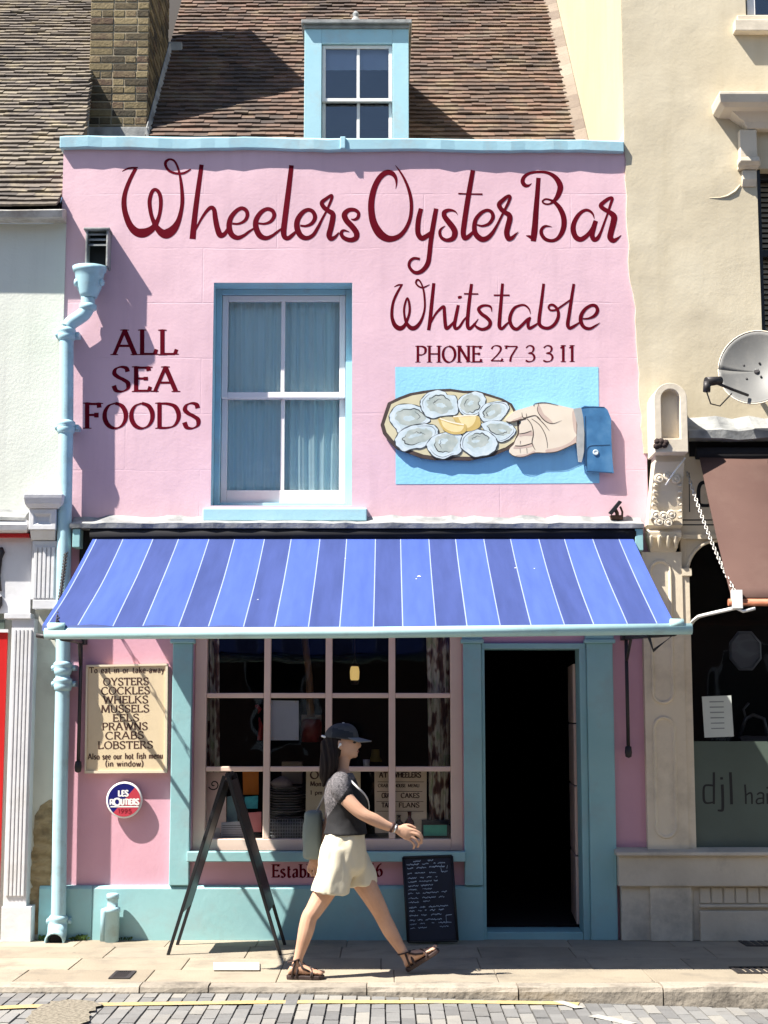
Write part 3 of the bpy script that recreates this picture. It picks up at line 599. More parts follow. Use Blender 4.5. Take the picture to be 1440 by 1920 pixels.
# lead coping on the parapet
cp = MB(); rr = random.Random(3)
rings = []
m = 40
for i in range(m + 1):
    t = i / m; u = 112 + (1170 - 112) * t; wv = .006 * math.sin(t * 23) + rr.uniform(-.004, .004)
    v0, v1 = 256 + 9 * t, 277 + 7 * t
    x = X_(u, 265, -.045); zt, zb = Z_(v0, -.045), Z_(v1, -.045)
    yf = -.047 + rr.uniform(-.004, .004)
    rings.append([(x, yf, zb + wv), (x, yf - .004, zt + wv), (x, .12, zt + .07 + wv * .4), (x, .36, zt + .03), (x, .36, zb), (x, .002, zb + wv)])
cp.loft(rings, 0, True, False)
a = P(643, 268, -.06); cp.box(a.x - .02, a.x + .02, -.066, .0, a.z - .045, a.z + .05)
part('parapet_coping', cp, M['blue'], shop, bevel=.006)
# roof: courses of clay tiles
M['tile_red'] = mat('clay_tiles', [(.042, .032, .028), (.075, .052, .041), (.102, .066, .049), (.145, .086, .062), (.112, .09, .07)], .85, scale=1.6, island=True, iamt=.55, namt=1.5, bump=.004, bscale=60, dirt=(.30, .24, .14), dirt_scale=3.2, dirt_amt=.4)
M['tile_brown'] = mat('lichened_tiles', [(.055, .046, .04), (.095, .079, .067), (.125, .104, .086), (.16, .133, .105), (.20, .168, .125)], .88, scale=1.8, island=True, iamt=.55, namt=1.4, bump=.004, bscale=60, dirt=(.40, .33, .20), dirt_scale=6.0, dirt_amt=.55)
M['under'] = plain('roof_felt', (.03, .025, .022), .9)
def roof(mb, x0, x1, y0, y1, z0, slope, gauge=.09, tw=.128, seed=1, clip=None, hole=None):
    """courses of single tiles on the plane z = z0 + slope*y"""
    rn = random.Random(seed); ln = math.hypot(1, slope); up = Vector((0, 1 / ln, slope / ln)); nn = Vector((0, -slope / ln, 1 / ln))
    sl_ = y0 * ln; c = 0
    while sl_ < y1 * ln:
        yy = sl_ / ln; wob = rn.uniform(0, 6)
        x = x0 - tw * (c % 2) * .5 - rn.uniform(0, .02)
        while x < x1:
            a_, b_ = max(x, x0) + .0008, min(x + tw, x1) - .0008
            if clip: b_ = min(b_, clip(yy))
            if b_ - a_ > .02 and not (hole and hole(.5 * (a_ + b_), yy)):
                j = .009 * math.sin(wob + x * 3.1) + rn.uniform(-.005, .005); lift = .006 + rn.uniform(0, .011); sk = rn.uniform(-.004, .004)
                th = rn.uniform(.015, .020)
                def pt(xx, s_, n_): 
                    q = Vector((xx, 0, z0)) + up * s_ + nn * n_
                    return (q.x, q.y, q.z)
                s0, s1 = sl_ + j, sl_ + .2
                mb.hexa([pt(a_, s0 - sk, .016 + lift), pt(b_, s0 + sk, .016 + lift), pt(b_, s1, -.008), pt(a_, s1, -.008),
                         pt(a_, s0 - sk, .016 + lift + th), pt(b_, s0 + sk, .016 + lift + th), pt(b_, s1, .006), pt(a_, s1, .006)])
            x += tw
        sl_ += gauge + rn.uniform(-.004, .004); c += 1
RZ, RS = 4.49, 1.06
XW = 1.812                                             # side wall of the cream neighbour
YD = 1.5                                               # front of the dormer
dxl, dxr = X_(571, 150, YD), X_(766, 150, YD)
zdt = Z_(48, YD)
tl = MB()
roof(tl, -2.13, XW - .1, 1.25, 6.2, RZ, RS, seed=5, hole=lambda x, y: dxl + .02 < x < dxr - .02 and y < (zdt - RZ) / RS - .06)
rf = part('roof', tl, M['tile_red'], shop)
un = MB(); un.hexa([(-2.7, .3, RZ + RS * .3 - .16), (XW, .3, RZ + RS * .3 - .16), (XW, 6.6, RZ + RS * 6.6 - .16), (-2.7, 6.6, RZ + RS * 6.6 - .16),
                    (-2.7, .3, RZ + RS * .3 - .02), (XW, .3, RZ + RS * .3 - .02), (XW, 6.6, RZ + RS * 6.6 - .02), (-2.7, 6.6, RZ + RS * 6.6 - .02)])
part('roof_deck', un, M['under'], rf)
# mortar fillet where the roof meets the neighbour's flank
M['fillet'] = mat('mortar_fillet', [(.13, .10, .08), (.20, .16, .125), (.26, .215, .17)], .9, scale=8, island=True, bump=.008, bscale=22)
fl = MB(); y = 1.3; rr = random.Random(9)
while y < 6.2:
    h = rr.uniform(.13, .2); z0, z1 = RZ + RS * y, RZ + RS * (y + h)
    o = rr.uniform(-.006, .006)
    fl.hexa([(XW - .135 + o, y + .004, z0 - .02), (XW - .003, y + .004, z0 - .02), (XW - .003, y + h, z1 - .02), (XW - .135 + o, y + h, z1 - .02),
             (XW - .125 + o, y + .004, z0 + .05), (XW - .003, y + .004, z0 + .085), (XW - .003, y + h, z1 + .085), (XW - .125 + o, y + h, z1 + .05)])
    y += h
part('mortar_fillet', fl, M['fillet'], rf, bevel=.006)
# chimney stack
M['stock'] = mat('stock_brick', [(.045, .035, .022), (.10, .075, .04), (.17, .13, .065), (.235, .18, .095), (.09, .055, .035)], .9, scale=24, island=True, bump=.006, bscale=55, dirt=(.06, .055, .035), dirt_scale=4, dirt_amt=.6)
M['mortar'] = mat('lime_mortar', [(.22, .18, .12), (.32, .27, .19)], .95, bump=.003)
CX0, CX1, CY0, CY1, CZ0, CZ1 = X_(167, 120, 2.1), -2.125, 2.1, 3.32, 5.0, 9.6
ch = part('chimney', MB().box(CX0 + .006, CX1 - .006, CY0 + .006, CY1, CZ0, CZ1 - .02), M['mortar'], shop)
bk = MB(); z = CZ0 + .3; row = 0; rr = random.Random(21)
while z < CZ1:
    def course(lo, hi, emit, hd):
        p = lo
        while p < hi - .03:
            ln_ = .105 if rr.random() < hd else .215
            q = min(p + ln_, hi)
            if hi - q < .06: q = hi
            emit(p + .004, q - .005); p = q
    e = [0]
    def front(a_, b_):
        o = rr.uniform(-.004, .003); bk.box(a_, b_, CY0 + o, CY0 + .06, z + .005, z + .064)
    def side(a_, b_):
        o = rr.uniform(-.004, .003); bk.box(CX1 - .06, CX1 - o, a_, b_, z + .005, z + .064)
    def lside(a_, b_): bk.box(CX0, CX0 + .06, a_, b_, z + .005, z + .064)
    course(CX0, CX1, front, .75 if row % 2 else .15); course(CY0 + .062, CY1, side, .3); course(CY0 + .062, CY1, lside, .3)
    z += .0725; row += 1
part('brickwork', bk, M['stock'], ch, bevel=.004, segs=1)
fz = MB()
def zf(y): return RZ + RS * y
fz.hexa([(CX1 + .002, 2.02, zf(2.02) - .02), (CX1 + .05, 2.02, zf(2.02) - .02), (CX1 + .05, 3.36, zf(3.36) - .02), (CX1 + .002, 3.36, zf(3.36) - .02),
         (CX1 + .002, 2.02, zf(2.02) + .13), (CX1 + .012, 2.02, zf(2.02) + .13), (CX1 + .012, 3.36, zf(3.36) + .13), (CX1 + .002, 3.36, zf(3.36) + .13)])
fz.box(CX0 - .02, CX1 + .03, 2.03, 2.095, 6.4, Z_(240, 2.06)); fz.box(CX0 - .03, CX0 + .03, 1.98, 2.03, 6.3, Z_(206, 2.0))
fz.box(CX1 - .02, CX1 + .13, 3.33, 3.42, zf(3.35), zf(3.35) + .12)
part('flashing', fz, M['lead'], ch, bevel=.008)
# dormer
dm = MB()
zdb = 5.3; fwid = .165
dm.box(dxl, dxl + .03, YD + .1, 3.3, zdb, zdt); dm.box(dxr - .03, dxr, YD + .1, 3.3, zdb, zdt)
dor = part('dormer', dm, M['lead'], shop)
dl = MB(); dl.box(dxl - .03, dxr + .03, YD - .05, 3.4, zdt + .0, zdt + .035); dl.box(dxl - .012, dxr + .012, YD - .02, YD + .1, zdt - .03, zdt - .002)
a = P(667, 34, YD); dl.lathe([(.05, 0), (.045, .02), (.022, .05), (.03, .08), (.012, .105), (0.001, .11)], (a.x, YD + .02, zdt + .034), n=12)
part('roof_lead', dl, M['lead'], dor, bevel=.006)
df = MB()
gl, gr = X_(603, 150, YD), X_(736, 150, YD); gt, gb = Z_(82, YD), 5.75
df.box(dxl - .002, gl, YD, YD + .12, zdb, zdt - .03); df.box(gr, dxr + .002, YD, YD + .12, zdb, zdt - .03); df.box(gl, gr, YD, YD + .12, gt, zdt - .03); df.box(gl, gr, YD, YD + .12, zdb, gb)
part('window_frame', df, M['blue'], dor, bevel=.004)
dsx = MB(); y0 = YD + .025; s_ = .032
def sash(mb, x0, x1, z0, z1, y, d, st, bars_x=(), bot=None):
    bot = bot or st
    mb.box(x0, x0 + st, y, y + d, z0, z1); mb.box(x1 - st, x1, y, y + d, z0, z1)
    mb.box(x0 + st, x1 - st, y, y + d, z1 - st, z1); mb.box(x0 + st, x1 - st, y, y + d, z0, z0 + bot)
    for bx, bw in bars_x: mb.box(bx - bw / 2, bx + bw / 2, y + .004, y + d - .004, z0 + bot, z1 - st)
mid = (gl + gr) / 2 + .01; zm = Z_(184, YD)
sash(dsx, gl + .003, gr - .003, zm - .02, gt - .003, y0, .035, .03, [(mid, .026)])
part('sash', dsx, M['white_paint'], dor, bevel=.003); dsx = MB()
sash(dsx, gl + .003, gr - .003, gb + .002, zm + .02, y0 + .04, .035, .03, [(mid, .026)])
part('sash', dsx, M['white_paint'], dor, bevel=.003)
dg = MB(); dg.box(gl + .03, gr - .03, y0 + .012, y0 + .018, zm, gt - .03); dg.box(gl + .03, gr - .03, y0 + .055, y0 + .06, gb, zm - .02)
part('pane', dg, M['glass_sky'], dor)
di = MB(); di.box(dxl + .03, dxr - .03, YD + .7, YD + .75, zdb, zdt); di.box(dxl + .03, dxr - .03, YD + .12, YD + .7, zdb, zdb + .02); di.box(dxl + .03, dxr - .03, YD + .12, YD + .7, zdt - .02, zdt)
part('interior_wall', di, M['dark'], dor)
# first-floor sash window
win = part('window', MB().box(wl + .002, X_(414, 735, .18), .17, .30, wb + .002, wt - .002).box(X_(648, 735, .18), wr - .002, .17, .30, wb + .002, wt - .002)
           .box(X_(414, 735, .18), X_(648, 735, .18), .17, .30, Z_(553, .18), wt - .002).box(X_(414, 735, .18), X_(648, 735, .18), .17, .30, wb + .002, Z_(943, .18)), M['blue'], shop, bevel=.004)
rv = MB(); rv.box(wl - .0, wl + .0015, .003, .17, wb, wt); rv.box(wr - .0015, wr, .003, .17, wb, wt); rv.box(wl + .002, wr - .002, .003, .17, wt - .0015, wt)
part('reveal', rv, M['blue'], win)
sx0, sx1 = X_(414, 735, .18) + .003, X_(648, 735, .18) - .003
zmt = Z_(741, .19); sb = MB(); mid = X_(530, 735, .19)
sash(sb, sx0, sx1, zmt - .022, Z_(553, .18) - .003, .185, .04, .045, [(mid, .03)])
part('sash', sb, M['pane_pink'], win, bevel=.004); sb = MB()
sash(sb, sx0, sx1, Z_(943, .18) + .003, zmt + .022, .228, .04, .045, [(mid, .03)], bot=.1)
part('sash', sb, M['pane_pink'], win, bevel=.004)
pn = MB(); pn.box(sx0 + .04, sx1 - .04, .2, .205, zmt, Z_(553, .18) - .04); pn.box(sx0 + .04, sx1 - .04, .245, .25, Z_(943, .18) + .1, zmt - .02)
part('pane', pn, M['glass'], win)
sl2 = MB(); sl2.hexa([(X_(380, 965, -.07), -.07, Z_(977, -.07)), (X_(688, 965, -.07), -.07, Z_(977, -.07)), (X_(688, 965, -.07), .2, Z_(977, -.07)), (X_(380, 965, -.07), .2, Z_(977, -.07)),
                      (X_(380, 965, -.07), -.07, Z_(953, -.07)), (X_(688, 965, -.07), -.07, Z_(953, -.07)), (X_(688, 965, -.07), .2, Z_(945, 0)), (X_(380, 965, -.07), .2, Z_(945, 0))])
part('window_sill', sl2, M['blue'], win, bevel=.008)
# painted blue rectangle behind the plate sign
bp = MB(); bp.poly([P(741, 688, -.002), P(1122, 688, -.002), P(1124, 906, -.002), P(742, 908, -.002)])
part('painted_panel', bp, render_wall('sky_blue_render', [(.26, .58, .80), (.31, .64, .84)], und=.004), shop, recalc=False)
# facade lettering
ink = Ink(0.0)
for ox, oy, k, st in SCRIPT_TOP: ink.strokes(st, ox, oy, k)
tag(part('lettering', ink.mb, M['maroon'], shop, recalc=False), 'large flowing maroon script across the top of the facade')
ink = Ink(0.0)
for ox, oy, k, st in SCRIPT_LOW: ink.strokes(st, ox, oy, k)
tag(part('lettering', ink.mb, M['maroon'], shop, recalc=False), 'smaller dark script naming the town')
ink = Ink(0.0); ink.text('PHONE', 781, 679, 902, 30); ink.text('27', 919, 678, 971, 30, thick=.15); ink.text('3', 984, 678, 1003, 30, thick=.14); ink.text('3', 1017, 678, 1037, 30, thick=.14); ink.text('11', 1050, 678, 1078, 30)
tag(part('lettering', ink.mb, M['maroon'], shop, recalc=False), 'small roman capitals giving the telephone number')
ink = Ink(0.0); ink.text('ALL', 213, 665, 330, 46, thick=.19, thin=.06); ink.text('SEA', 211, 734, 331, 46, thick=.19, thin=.06); ink.text('FOODS', 159, 803, 374, 47, thick=.19, thin=.06)
tag(part('lettering', ink.mb, M['maroon'], shop, recalc=False), 'three lines of roman capitals beside the upstairs window')
# ---------------- ground floor
gf = MB(); zc = zl - .06
xs_ = [X_(u, 1400) for u in (322, 362, 868, 905, 1092, 1100, 1150)]
zsill, zband = Z_(1605), Z_(1660)
wallpiece(gf, XL, xs_[1], 0, zc); wallpiece(gf, xs_[1], xs_[2], 0, zsill - .005); wallpiece(gf, xs_[2], xs_[3], 0, zc); wallpiece(gf, xs_[5], XR, 0, zc)
wallpiece(gf, xs_[1], xs_[2], Z_(1188), zc); wallpiece(gf, xs_[3], xs_[5], Z_(1206), zc)
part('shopfront_wall', gf, M['pink_wood'], shop)
pl_ = MB()
def plinth_ring(x): return [(x, -.055, -.02), (x, -.05, zband - .02), (x, -.035, zband), (x, .02, zband + .004), (x, .02, -.02)]
for a_, b_ in ((XL - .015, X_(175, 1700)), (X_(175, 1700) + .001, xs_[3] - .006)):
    pl_.loft([plinth_ring(a_ + (b_ - a_) * i / 12) for i in range(13)], 0, True, False)
part('plinth', pl_, M['teal'], shop, bevel=.006)
def pil(x0, x1, z0, z1, y=-.06):
    ps_ = MB()
    ps_.box(x0, x1, y, .0, z0, z1)
    zc_ = Z_(1207)
    ps_.box(x0 - .018, x1 + .018, y - .022, 0, zc_, zc_ + .03); ps_.box(x0 - .008, x1 + .008, y - .012, 0, zc_ + .03, zc_ + .16)
    part('pilaster', ps_, M['teal'], shop, bevel=.006)
pil(X_(323, 1400), X_(360, 1400), zband + .004, Z_(1207)); pil(xs_[2] + .004, xs_[3] - .008, zband + .004, Z_(1207)); pil(xs_[5] + .004, xs_[6], 0.0, Z_(1207))
dr = MB(); dr.box(xs_[3] - .004, xs_[5] + .002, -.03, .2, Z_(1217), Z_(1206) - .001); dr.box(xs_[3] - .006, xs_[3] + .016, -.03, .22, -.01, Z_(1217)); dr.box(X_(1088, 1400), xs_[5] + .003, -.03, .22, -.01, Z_(1217))
dr.box(xs_[3] + .018, X_(1088, 1400) - .002, -.02, .25, -.02, .05)
part('door_frame', dr, M['teal'], shop, bevel=.004)
dd = MB(); jx = X_(1087, 1400, .22)
dang = [(jx, .24), (X_(1076, 1400, .95), .95)]
for z0, z1 in ((.07, .55), (.56, 1.05), (1.06, 1.5), (1.51, 1.94)):
    (ax, ay), (bx, by) = dang
    dd.hexa([(ax - .04, ay, z0), (ax, ay, z0), (bx + .0, by, z0), (bx - .04, by, z0), (ax - .04, ay, z1), (ax, ay, z1), (bx, by, z1), (bx - .04, by, z1)])
part('door', dd, M['peach'], shop, bevel=.006)
# shop window
wx0, wx1, wz0, wz1 = xs_[1], xs_[2], zsill, Z_(1188)
sf = MB(); yg = .03; dg_ = .09
def bx(u0, u1, v0, v1, y=yg, d=dg_): sf.pbox(u0, u1, v0, v1, y, d)
x0, x1 = wx0 + .001, wx1 - .001
sf.box(x0, X_(386, 1400, yg), yg, yg + dg_, wz0, wz1); sf.box(X_(845, 1400, yg), x1, yg, yg + dg_, wz0, wz1)
zb_, zt_ = Z_(1573, yg), wz1
sf.box(X_(386, 1400, yg), X_(845, 1400, yg), yg, yg + dg_, wz0, zb_)
mull = [X_(u, 1400, yg) for u in (500, 616, 735)]; hw = .024
tr_ = [Z_(1304, yg), Z_(1442, yg)]
xs2 = [X_(386, 1400, yg)] + [q for m_ in mull for q in (m_ - hw, m_ + hw)] + [X_(845, 1400, yg)]
for m_ in mull: sf.box(m_ - hw, m_ + hw, yg + .005, yg + .07, zb_, zt_)
for z in tr_:
    for a_, b_ in zip(xs2[::2], xs2[1::2]): sf.box(a_, b_, yg + .008, yg + .066, z - .018, z + .018)
shw = part('shop_window', sf, M['peach'], shop, bevel=.006)
pn = MB()
zs = [zb_] + [q for z in tr_ for q in (z - .018, z + .018)] + [zt_]
for a_, b_ in zip(xs2[::2], xs2[1::2]):
    for c_, d_ in zip(zs[::2], zs[1::2]): pn.box(a_ - .003, b_ + .003, yg + .03, yg + .036, c_ - .003, d_ + .003)
part('pane', pn, M['glass_dark'], shw)
si = MB(); si.box(X_(350, 1605, -.1), X_(873, 1605, -.1), -.1, .03, Z_(1616, -.1), Z_(1597, -.1)); si.box(X_(362, 1590, -.03), X_(866, 1590, -.03), -.03, .03, Z_(1597, -.1), zb_ - .09)
part('window_sill', si, M['teal'], shw, bevel=.007)
ib = MB(); ib.box(wx0, wx1, .13, .75, zb_ - .1, zb_ - .02)
part('display_shelf', ib, mat('display_shelf_wood', [(.22, .16, .12), (.3, .22, .16)], .6), shw)
ink = Ink(0.0); ink.text('Established', 511, 1645, 642, 24, thick=.2, thin=.08); ink.text('1856', 664, 1643, 717, 24, thick=.2, thin=.08, serif=False)
tag(part('lettering', ink.mb, M['maroon'], shop, recalc=False), 'maroon founding date on the strip under the shop window')
# lead-covered ledge over the awning and the dark awning recess
le = MB(); rr = random.Random(4); rings = []
for i in range(49):
    t = i / 48; x = X_(131, 985, -.16) + (X_(1207, 985, -.16) - X_(131, 985, -.16)) * t
    w1, w2 = rr.uniform(-.012, .012), rr.uniform(-.006, .006)
    rings.append([(x, -.16 + w2, Z_(990, -.16)), (x, -.165 + w2, Z_(981, -.16) + w1 * .4), (x, -.07, Z_(976, -.1) + w1 * .5), (x, -.001, Z_(968, -.0) + w1), (x, -.001, Z_(990, -.16) - .002)])
le.loft(rings, 0, True, False)
part('ledge', le, M['lead'], shop)
for u0, u1, v1 in ((136, 150, 1026), (1191, 1206, 1032)):
    part('fascia_bracket', MB().box(X_(u0, 1000, -.15), X_(u1, 1000, -.15), -.15, -.001, Z_(v1, -.15), Z_(991, -.15)), M['teal'], shop, bevel=.004)
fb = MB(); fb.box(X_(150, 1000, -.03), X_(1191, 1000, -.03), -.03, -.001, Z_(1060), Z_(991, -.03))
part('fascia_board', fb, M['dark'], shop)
# ------------------------------------------------------------------ cream neighbour on the right
cb = thing('cream_building', 'tall cream rendered house with an ornate stone shopfront and dark frosted shop window', 'building', (3.4, .3, 0))
edge = [(1166, 0), (1168, 120), (1171, 270), (1176, 400), (1180, 520), (1190, 560), (1195, 640), (1198, 720), (1203, 800), (1207, 850)]
ye = -.014
ztopc = 9.6
wx = X_(1424, 480, ye); wz1, wz0 = Z_(316, ye), Z_(622, ye)
zledge = Z_(800, ye)
ep = []
rr = random.Random(8)
for (u0, v0), (u1, v1) in zip(edge, edge[1:]):
    for k in range(4):
        t = k / 4; p = P(u0 + (u1 - u0) * t + (rr.uniform(-2, 2) if v0 > 250 else 0), v0 + (v1 - v0) * t, ye); ep.append(p)
ep.append(P(1207, 850, ye))
cw = MB()
# front as horizontal bands so that the ragged joint with the pink wall stays sharp
top = [Vector((XW, ye, ztopc))]
pts = top + [p for p in ep if p.z < Z_(60, ye)]
wtop = Z_(28, ye); wx2 = X_(1398, 10, ye)
for a_, b_ in zip(pts, pts[1:]):
    zs_ = sorted({a_.z, b_.z, *[z for z in (wz1, wz0, wtop) if b_.z < z < a_.z]}, reverse=True)
    for z1, z0 in zip(zs_, zs_[1:]):
        f = lambda z: a_.x + (b_.x - a_.x) * (a_.z - z) / max(a_.z - b_.z, 1e-6)
        zm_ = (z0 + z1) / 2
        xr = wx if wz0 < zm_ < wz1 else (wx2 if zm_ > wtop else 7.0)
        cw.hexa([(f(z0), ye, z0), (xr, ye, z0), (xr, .3, z0), (f(z0), .3, z0), (f(z1), ye, z1), (xr, ye, z1), (xr, .3, z1), (f(z1), .3, z1)])
part('facade_wall', cw, M['cream_wall'], cb, recalc=False)
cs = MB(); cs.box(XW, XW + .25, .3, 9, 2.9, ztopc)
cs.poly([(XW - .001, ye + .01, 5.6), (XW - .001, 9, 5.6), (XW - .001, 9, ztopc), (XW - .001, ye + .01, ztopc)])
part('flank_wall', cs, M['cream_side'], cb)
# upstairs window with bracketed hood
uw = MB(); uw.box(wx, wx + .03, ye + .02, .2, wz0, wz1); uw.box(wx + .03, 5, .1, .2, wz1 - .05, wz1); uw.box(wx + .03, 5, .1, .2, (wz0 + wz1) / 2 - .02, (wz0 + wz1) / 2 + .03)
uwo = part('window', uw, M['black'], cb)
ub = MB()
for i in range(34):
    z = wz1 - .05 - i * .04
    if z > wz0: ub.hexa([(wx + .04, .15, z - .032), (5, .15, z - .032), (5, .155, z - .032), (wx + .04, .155, z - .032), (wx + .04, .17, z), (5, .17, z), (5, .175, z), (wx + .04, .175, z)])
part('blind', ub, mat('slatted_blind', [(.30, .24, .16), (.38, .31, .22)], .6), uwo)
hd = MB(); x0 = X_(1349, 180, -.3)
def hood(z, y, xo): return [(x0 + xo, y, z), (6, y, z), (6, ye, z), (x0 + xo, ye, z)]
prof = [(Z_(250), -.10, .25), (Z_(240), -.12, .22), (Z_(225), -.17, .13), (Z_(205, -.2), -.24, .05), (Z_(192, -.27), -.28, .01), (Z_(176, -.3), -.30, .0), (Z_(171, -.3), -.30, .0)]
hd.loft([hood(z, y, o) for z, y, o in prof], 0, True, False)
hb = MB(); bx0, bx1 = X_(1388, 300, -.08), X_(1420, 300, -.08)
hb.box(bx0, bx1, -.09, ye, Z_(302), Z_(251))
hb.loft([[(bx0 - .01, y, z), (bx1 + .01, y, z), (bx1 + .01, ye, z), (bx0 - .01, ye, z)] for z, y in ((Z_(322), -.06), (Z_(312), -.12), (Z_(303), -.11))], 0, True, False)
hb.tube([(bx0 - .02, -.075, Z_(312)), (bx1 + .02, -.075, Z_(312))], .028, 12)
hb.loft([[(bx0 + .02, y, z), (bx1, y, z), (bx1, ye, z), (bx0 + .02, ye, z)] for z, y in ((Z_(352), -.025), (Z_(340), -.05), (Z_(323), -.05))], 0, True, False)
part('window_hood', hd, M['stone'], cb, bevel=.008); part('hood_bracket', hb, M['stone'], cb, bevel=.006)
# a swelled patch of render below the bracket
rc = MB(); rc.tube([P(1388, 347, ye), P(1379, 359, ye), P(1364, 368, ye), P(1350, 371, ye), P(1330, 371, ye)], [.006, .012, .010, .006, .002], 8)
part('render_patch', rc, M['cream_wall'], cb)
# corner of the second-floor window
w2 = MB(); a = X_(1378, 45, -.09)
w2.box(a, 6, -.09, .1, Z_(57, -.09), Z_(36, -.09)); w2.box(a + .03, 6, -.05, .1, Z_(36, -.09), Z_(28, -.05))
part('window_sill', w2, M['stone'], cb, bevel=.006)
w3 = MB(); b = X_(1399, 10, .05); w3.box(b, b + .06, .02, .2, Z_(27), 9.2)
part('window_frame', w3, M['white_paint'], cb); w4 = MB(); w4.box(b + .06, 6, .12, .14, Z_(27), 9.2); part('pane', w4, M['glass_sky'], cb)
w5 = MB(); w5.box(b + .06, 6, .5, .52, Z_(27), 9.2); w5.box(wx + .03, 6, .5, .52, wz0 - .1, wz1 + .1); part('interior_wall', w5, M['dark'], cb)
# lead flashing ledge above the brown awning
ld = MB(); rings = []
for i in range(25):
    x = X_(1291, 800, -.2) + i * .12; o, o2 = rr.uniform(-.015, .015), rr.uniform(-.012, .012)
    rings.append([(x, -.20, Z_(822, -.2) + o2), (x, -.205, Z_(807, -.2) + o * .6), (x, -.1, Z_(797, -.1) + o), (x, ye + .002, Z_(783, 0) + o), (x, ye + .002, Z_(822, -.2))])
ld.loft(rings, 0, True, False)
part('lead_ledge', ld, M['lead'], cb)
# console with arched niche
yc_ = -.32
cn = MB(); ux0, ux1 = 1227, 1289; xm = (X_(ux0, 780, yc_) + X_(ux1, 780, yc_)) / 2; hwid = X_(ux1, 780, yc_) - xm
zb0, zs0 = Z_(848, yc_), Z_(748, yc_)
def arch(hw_, z0, zs1, y, rise, n=14): return [(xm - hw_, y, z0), (xm + hw_, y, z0)] + [(xm + hw_ * math.cos(math.pi * k / n), y, zs1 + rise * math.sin(math.pi * k / n)) for k in range(n + 1)]
outer = arch(hwid, zb0, zs0, yc_, hwid * 1.0); inner = arch(hwid * .58, zb0 + .1, zs0, yc_, hwid * .62); inn2 = arch(hwid * .58, zb0 + .1, zs0, yc_ + .07, hwid * .62)
back = arch(hwid, zb0, zs0, -.0, hwid)
n_ = len(outer); cn.loft([back, outer, inner, inn2], 0, True, False)
part('console', cn, M['stone'], cb, bevel=.004)
rt = MB()
for q in range(7): rt.lathe([(.03 * rr.uniform(.5, 1), -.004), (.025, .012), (.004, .02)], P(1236 + rr.uniform(-6, 16), 838 - abs(rr.gauss(0, 10)), yc_ - .0), (0, -1, 0), 7)
part('rotten_patch', rt, mat('rotten_wood', [(.02, .012, .01), (.06, .035, .03)], .9, bump=.01), cb)
# carved scroll bracket
sb_ = MB(); yk = -.14
L0, R0 = lambda v: X_(1227 + (v - 860) * -.09, v, yk), lambda v: X_(1281 + (v - 860) * -.0, v, yk)
rings = []
for v, y in ((852, -.17), (868, -.19), (885, -.165), (920, -.13), (955, -.115), (984, -.12)):
    rings.append([(L0(v), y, Z_(v, yk)), (R0(v), y, Z_(v, yk)), (R0(v), -.001, Z_(v, yk)), (L0(v), -.001, Z_(v, yk))])
sb_.loft(rings, 0, True, False)
for v in range(898, 980, 12):
    sb_.tube([(L0(v) + .012, -.155 + (v - 898) * .0003, Z_(v, yk)), (L0(v) + .045, -.15 + (v - 898) * .0003, Z_(v, yk) - .005)], [.017, .009], 8)
    sb_.tube([(R0(v) - .012, -.15, Z_(v, yk)), (R0(v) - .04, -.145, Z_(v, yk) - .005)], [.013, .008], 8)
for u, v in ((1236, 897), (1252, 893), (1268, 898), (1230, 966), (1244, 968), (1259, 965), (1236, 978), (1253, 980)):
    p = P(u, v, -.16); sb_.lathe([(.001, -.03), (.034, -.02), (.038, .0), (.026, .012), (.016, .006), (.01, .014), (.001, .016)], p, (0, -1, 0), 12)
part('scroll_bracket', sb_, M['stone'], cb, bevel=.004)
cp_ = MB()
cp_.loft([[(X_(1213 + a_, v, -.1), y, Z_(v, -.1)), (X_(1277 - a_, v, -.1), y, Z_(v, -.1)), (X_(1277 - a_, v, -.1), -.001, Z_(v, -.1)), (X_(1213 + a_, v, -.1), -.001, Z_(v, -.1))]
          for v, y, a_ in ((1034, -.075, 8), (1018, -.09, 4), (1008, -.12, 0), (998, -.125, 0), (992, -.10, 2), (985, -.13, -2))], 0, True, False)
for u in (1222, 1238, 1254, 1268): cp_.tube([P(u, 1028, -.1), P(u - 1, 1014, -.125), P(u - 2, 1004, -.14)], [.012, .018, .012], 8)
part('capital', cp_, M['stone_low'], cb, bevel=.004)
# panelled pilaster
pp = MB(); px0, px1 = X_(1210, 1350, -.07), X_(1286, 1350, -.07)
def stadium(u0, u1, v0, v1, y, inset, n=8):
    a_, b_ = X_(u0, 1300, -.07) + inset, X_(u1, 1300, -.07) - inset; z1, z0 = Z_(v0, -.07) - inset, Z_(v1, -.07) + inset; r = (b_ - a_) / 2; c = (a_ + b_) / 2
    return [(c + r * math.cos(math.pi * k / n), y, z1 - r + r * math.sin(math.pi * k / n)) for k in range(n + 1)] + [(c - r * math.cos(math.pi * k / n), y, z0 + r - r * math.sin(math.pi * k / n)) for k in range(n + 1)]
pp.box(px0, px1, -.07, -.001, .0, Z_(1034, -.1))
for v0, v1 in ((1052, 1318), (1345, 1570)):
    pp.loft([stadium(1224, 1262, v0, v1, -.0705, -.012), stadium(1224, 1262, v0, v1, -.085, -.004), stadium(1224, 1262, v0, v1, -.085, .004), stadium(1224, 1262, v0, v1, -.072, .016)], 0, True, False)
part('pilaster', pp, M['stone_low'], cb)
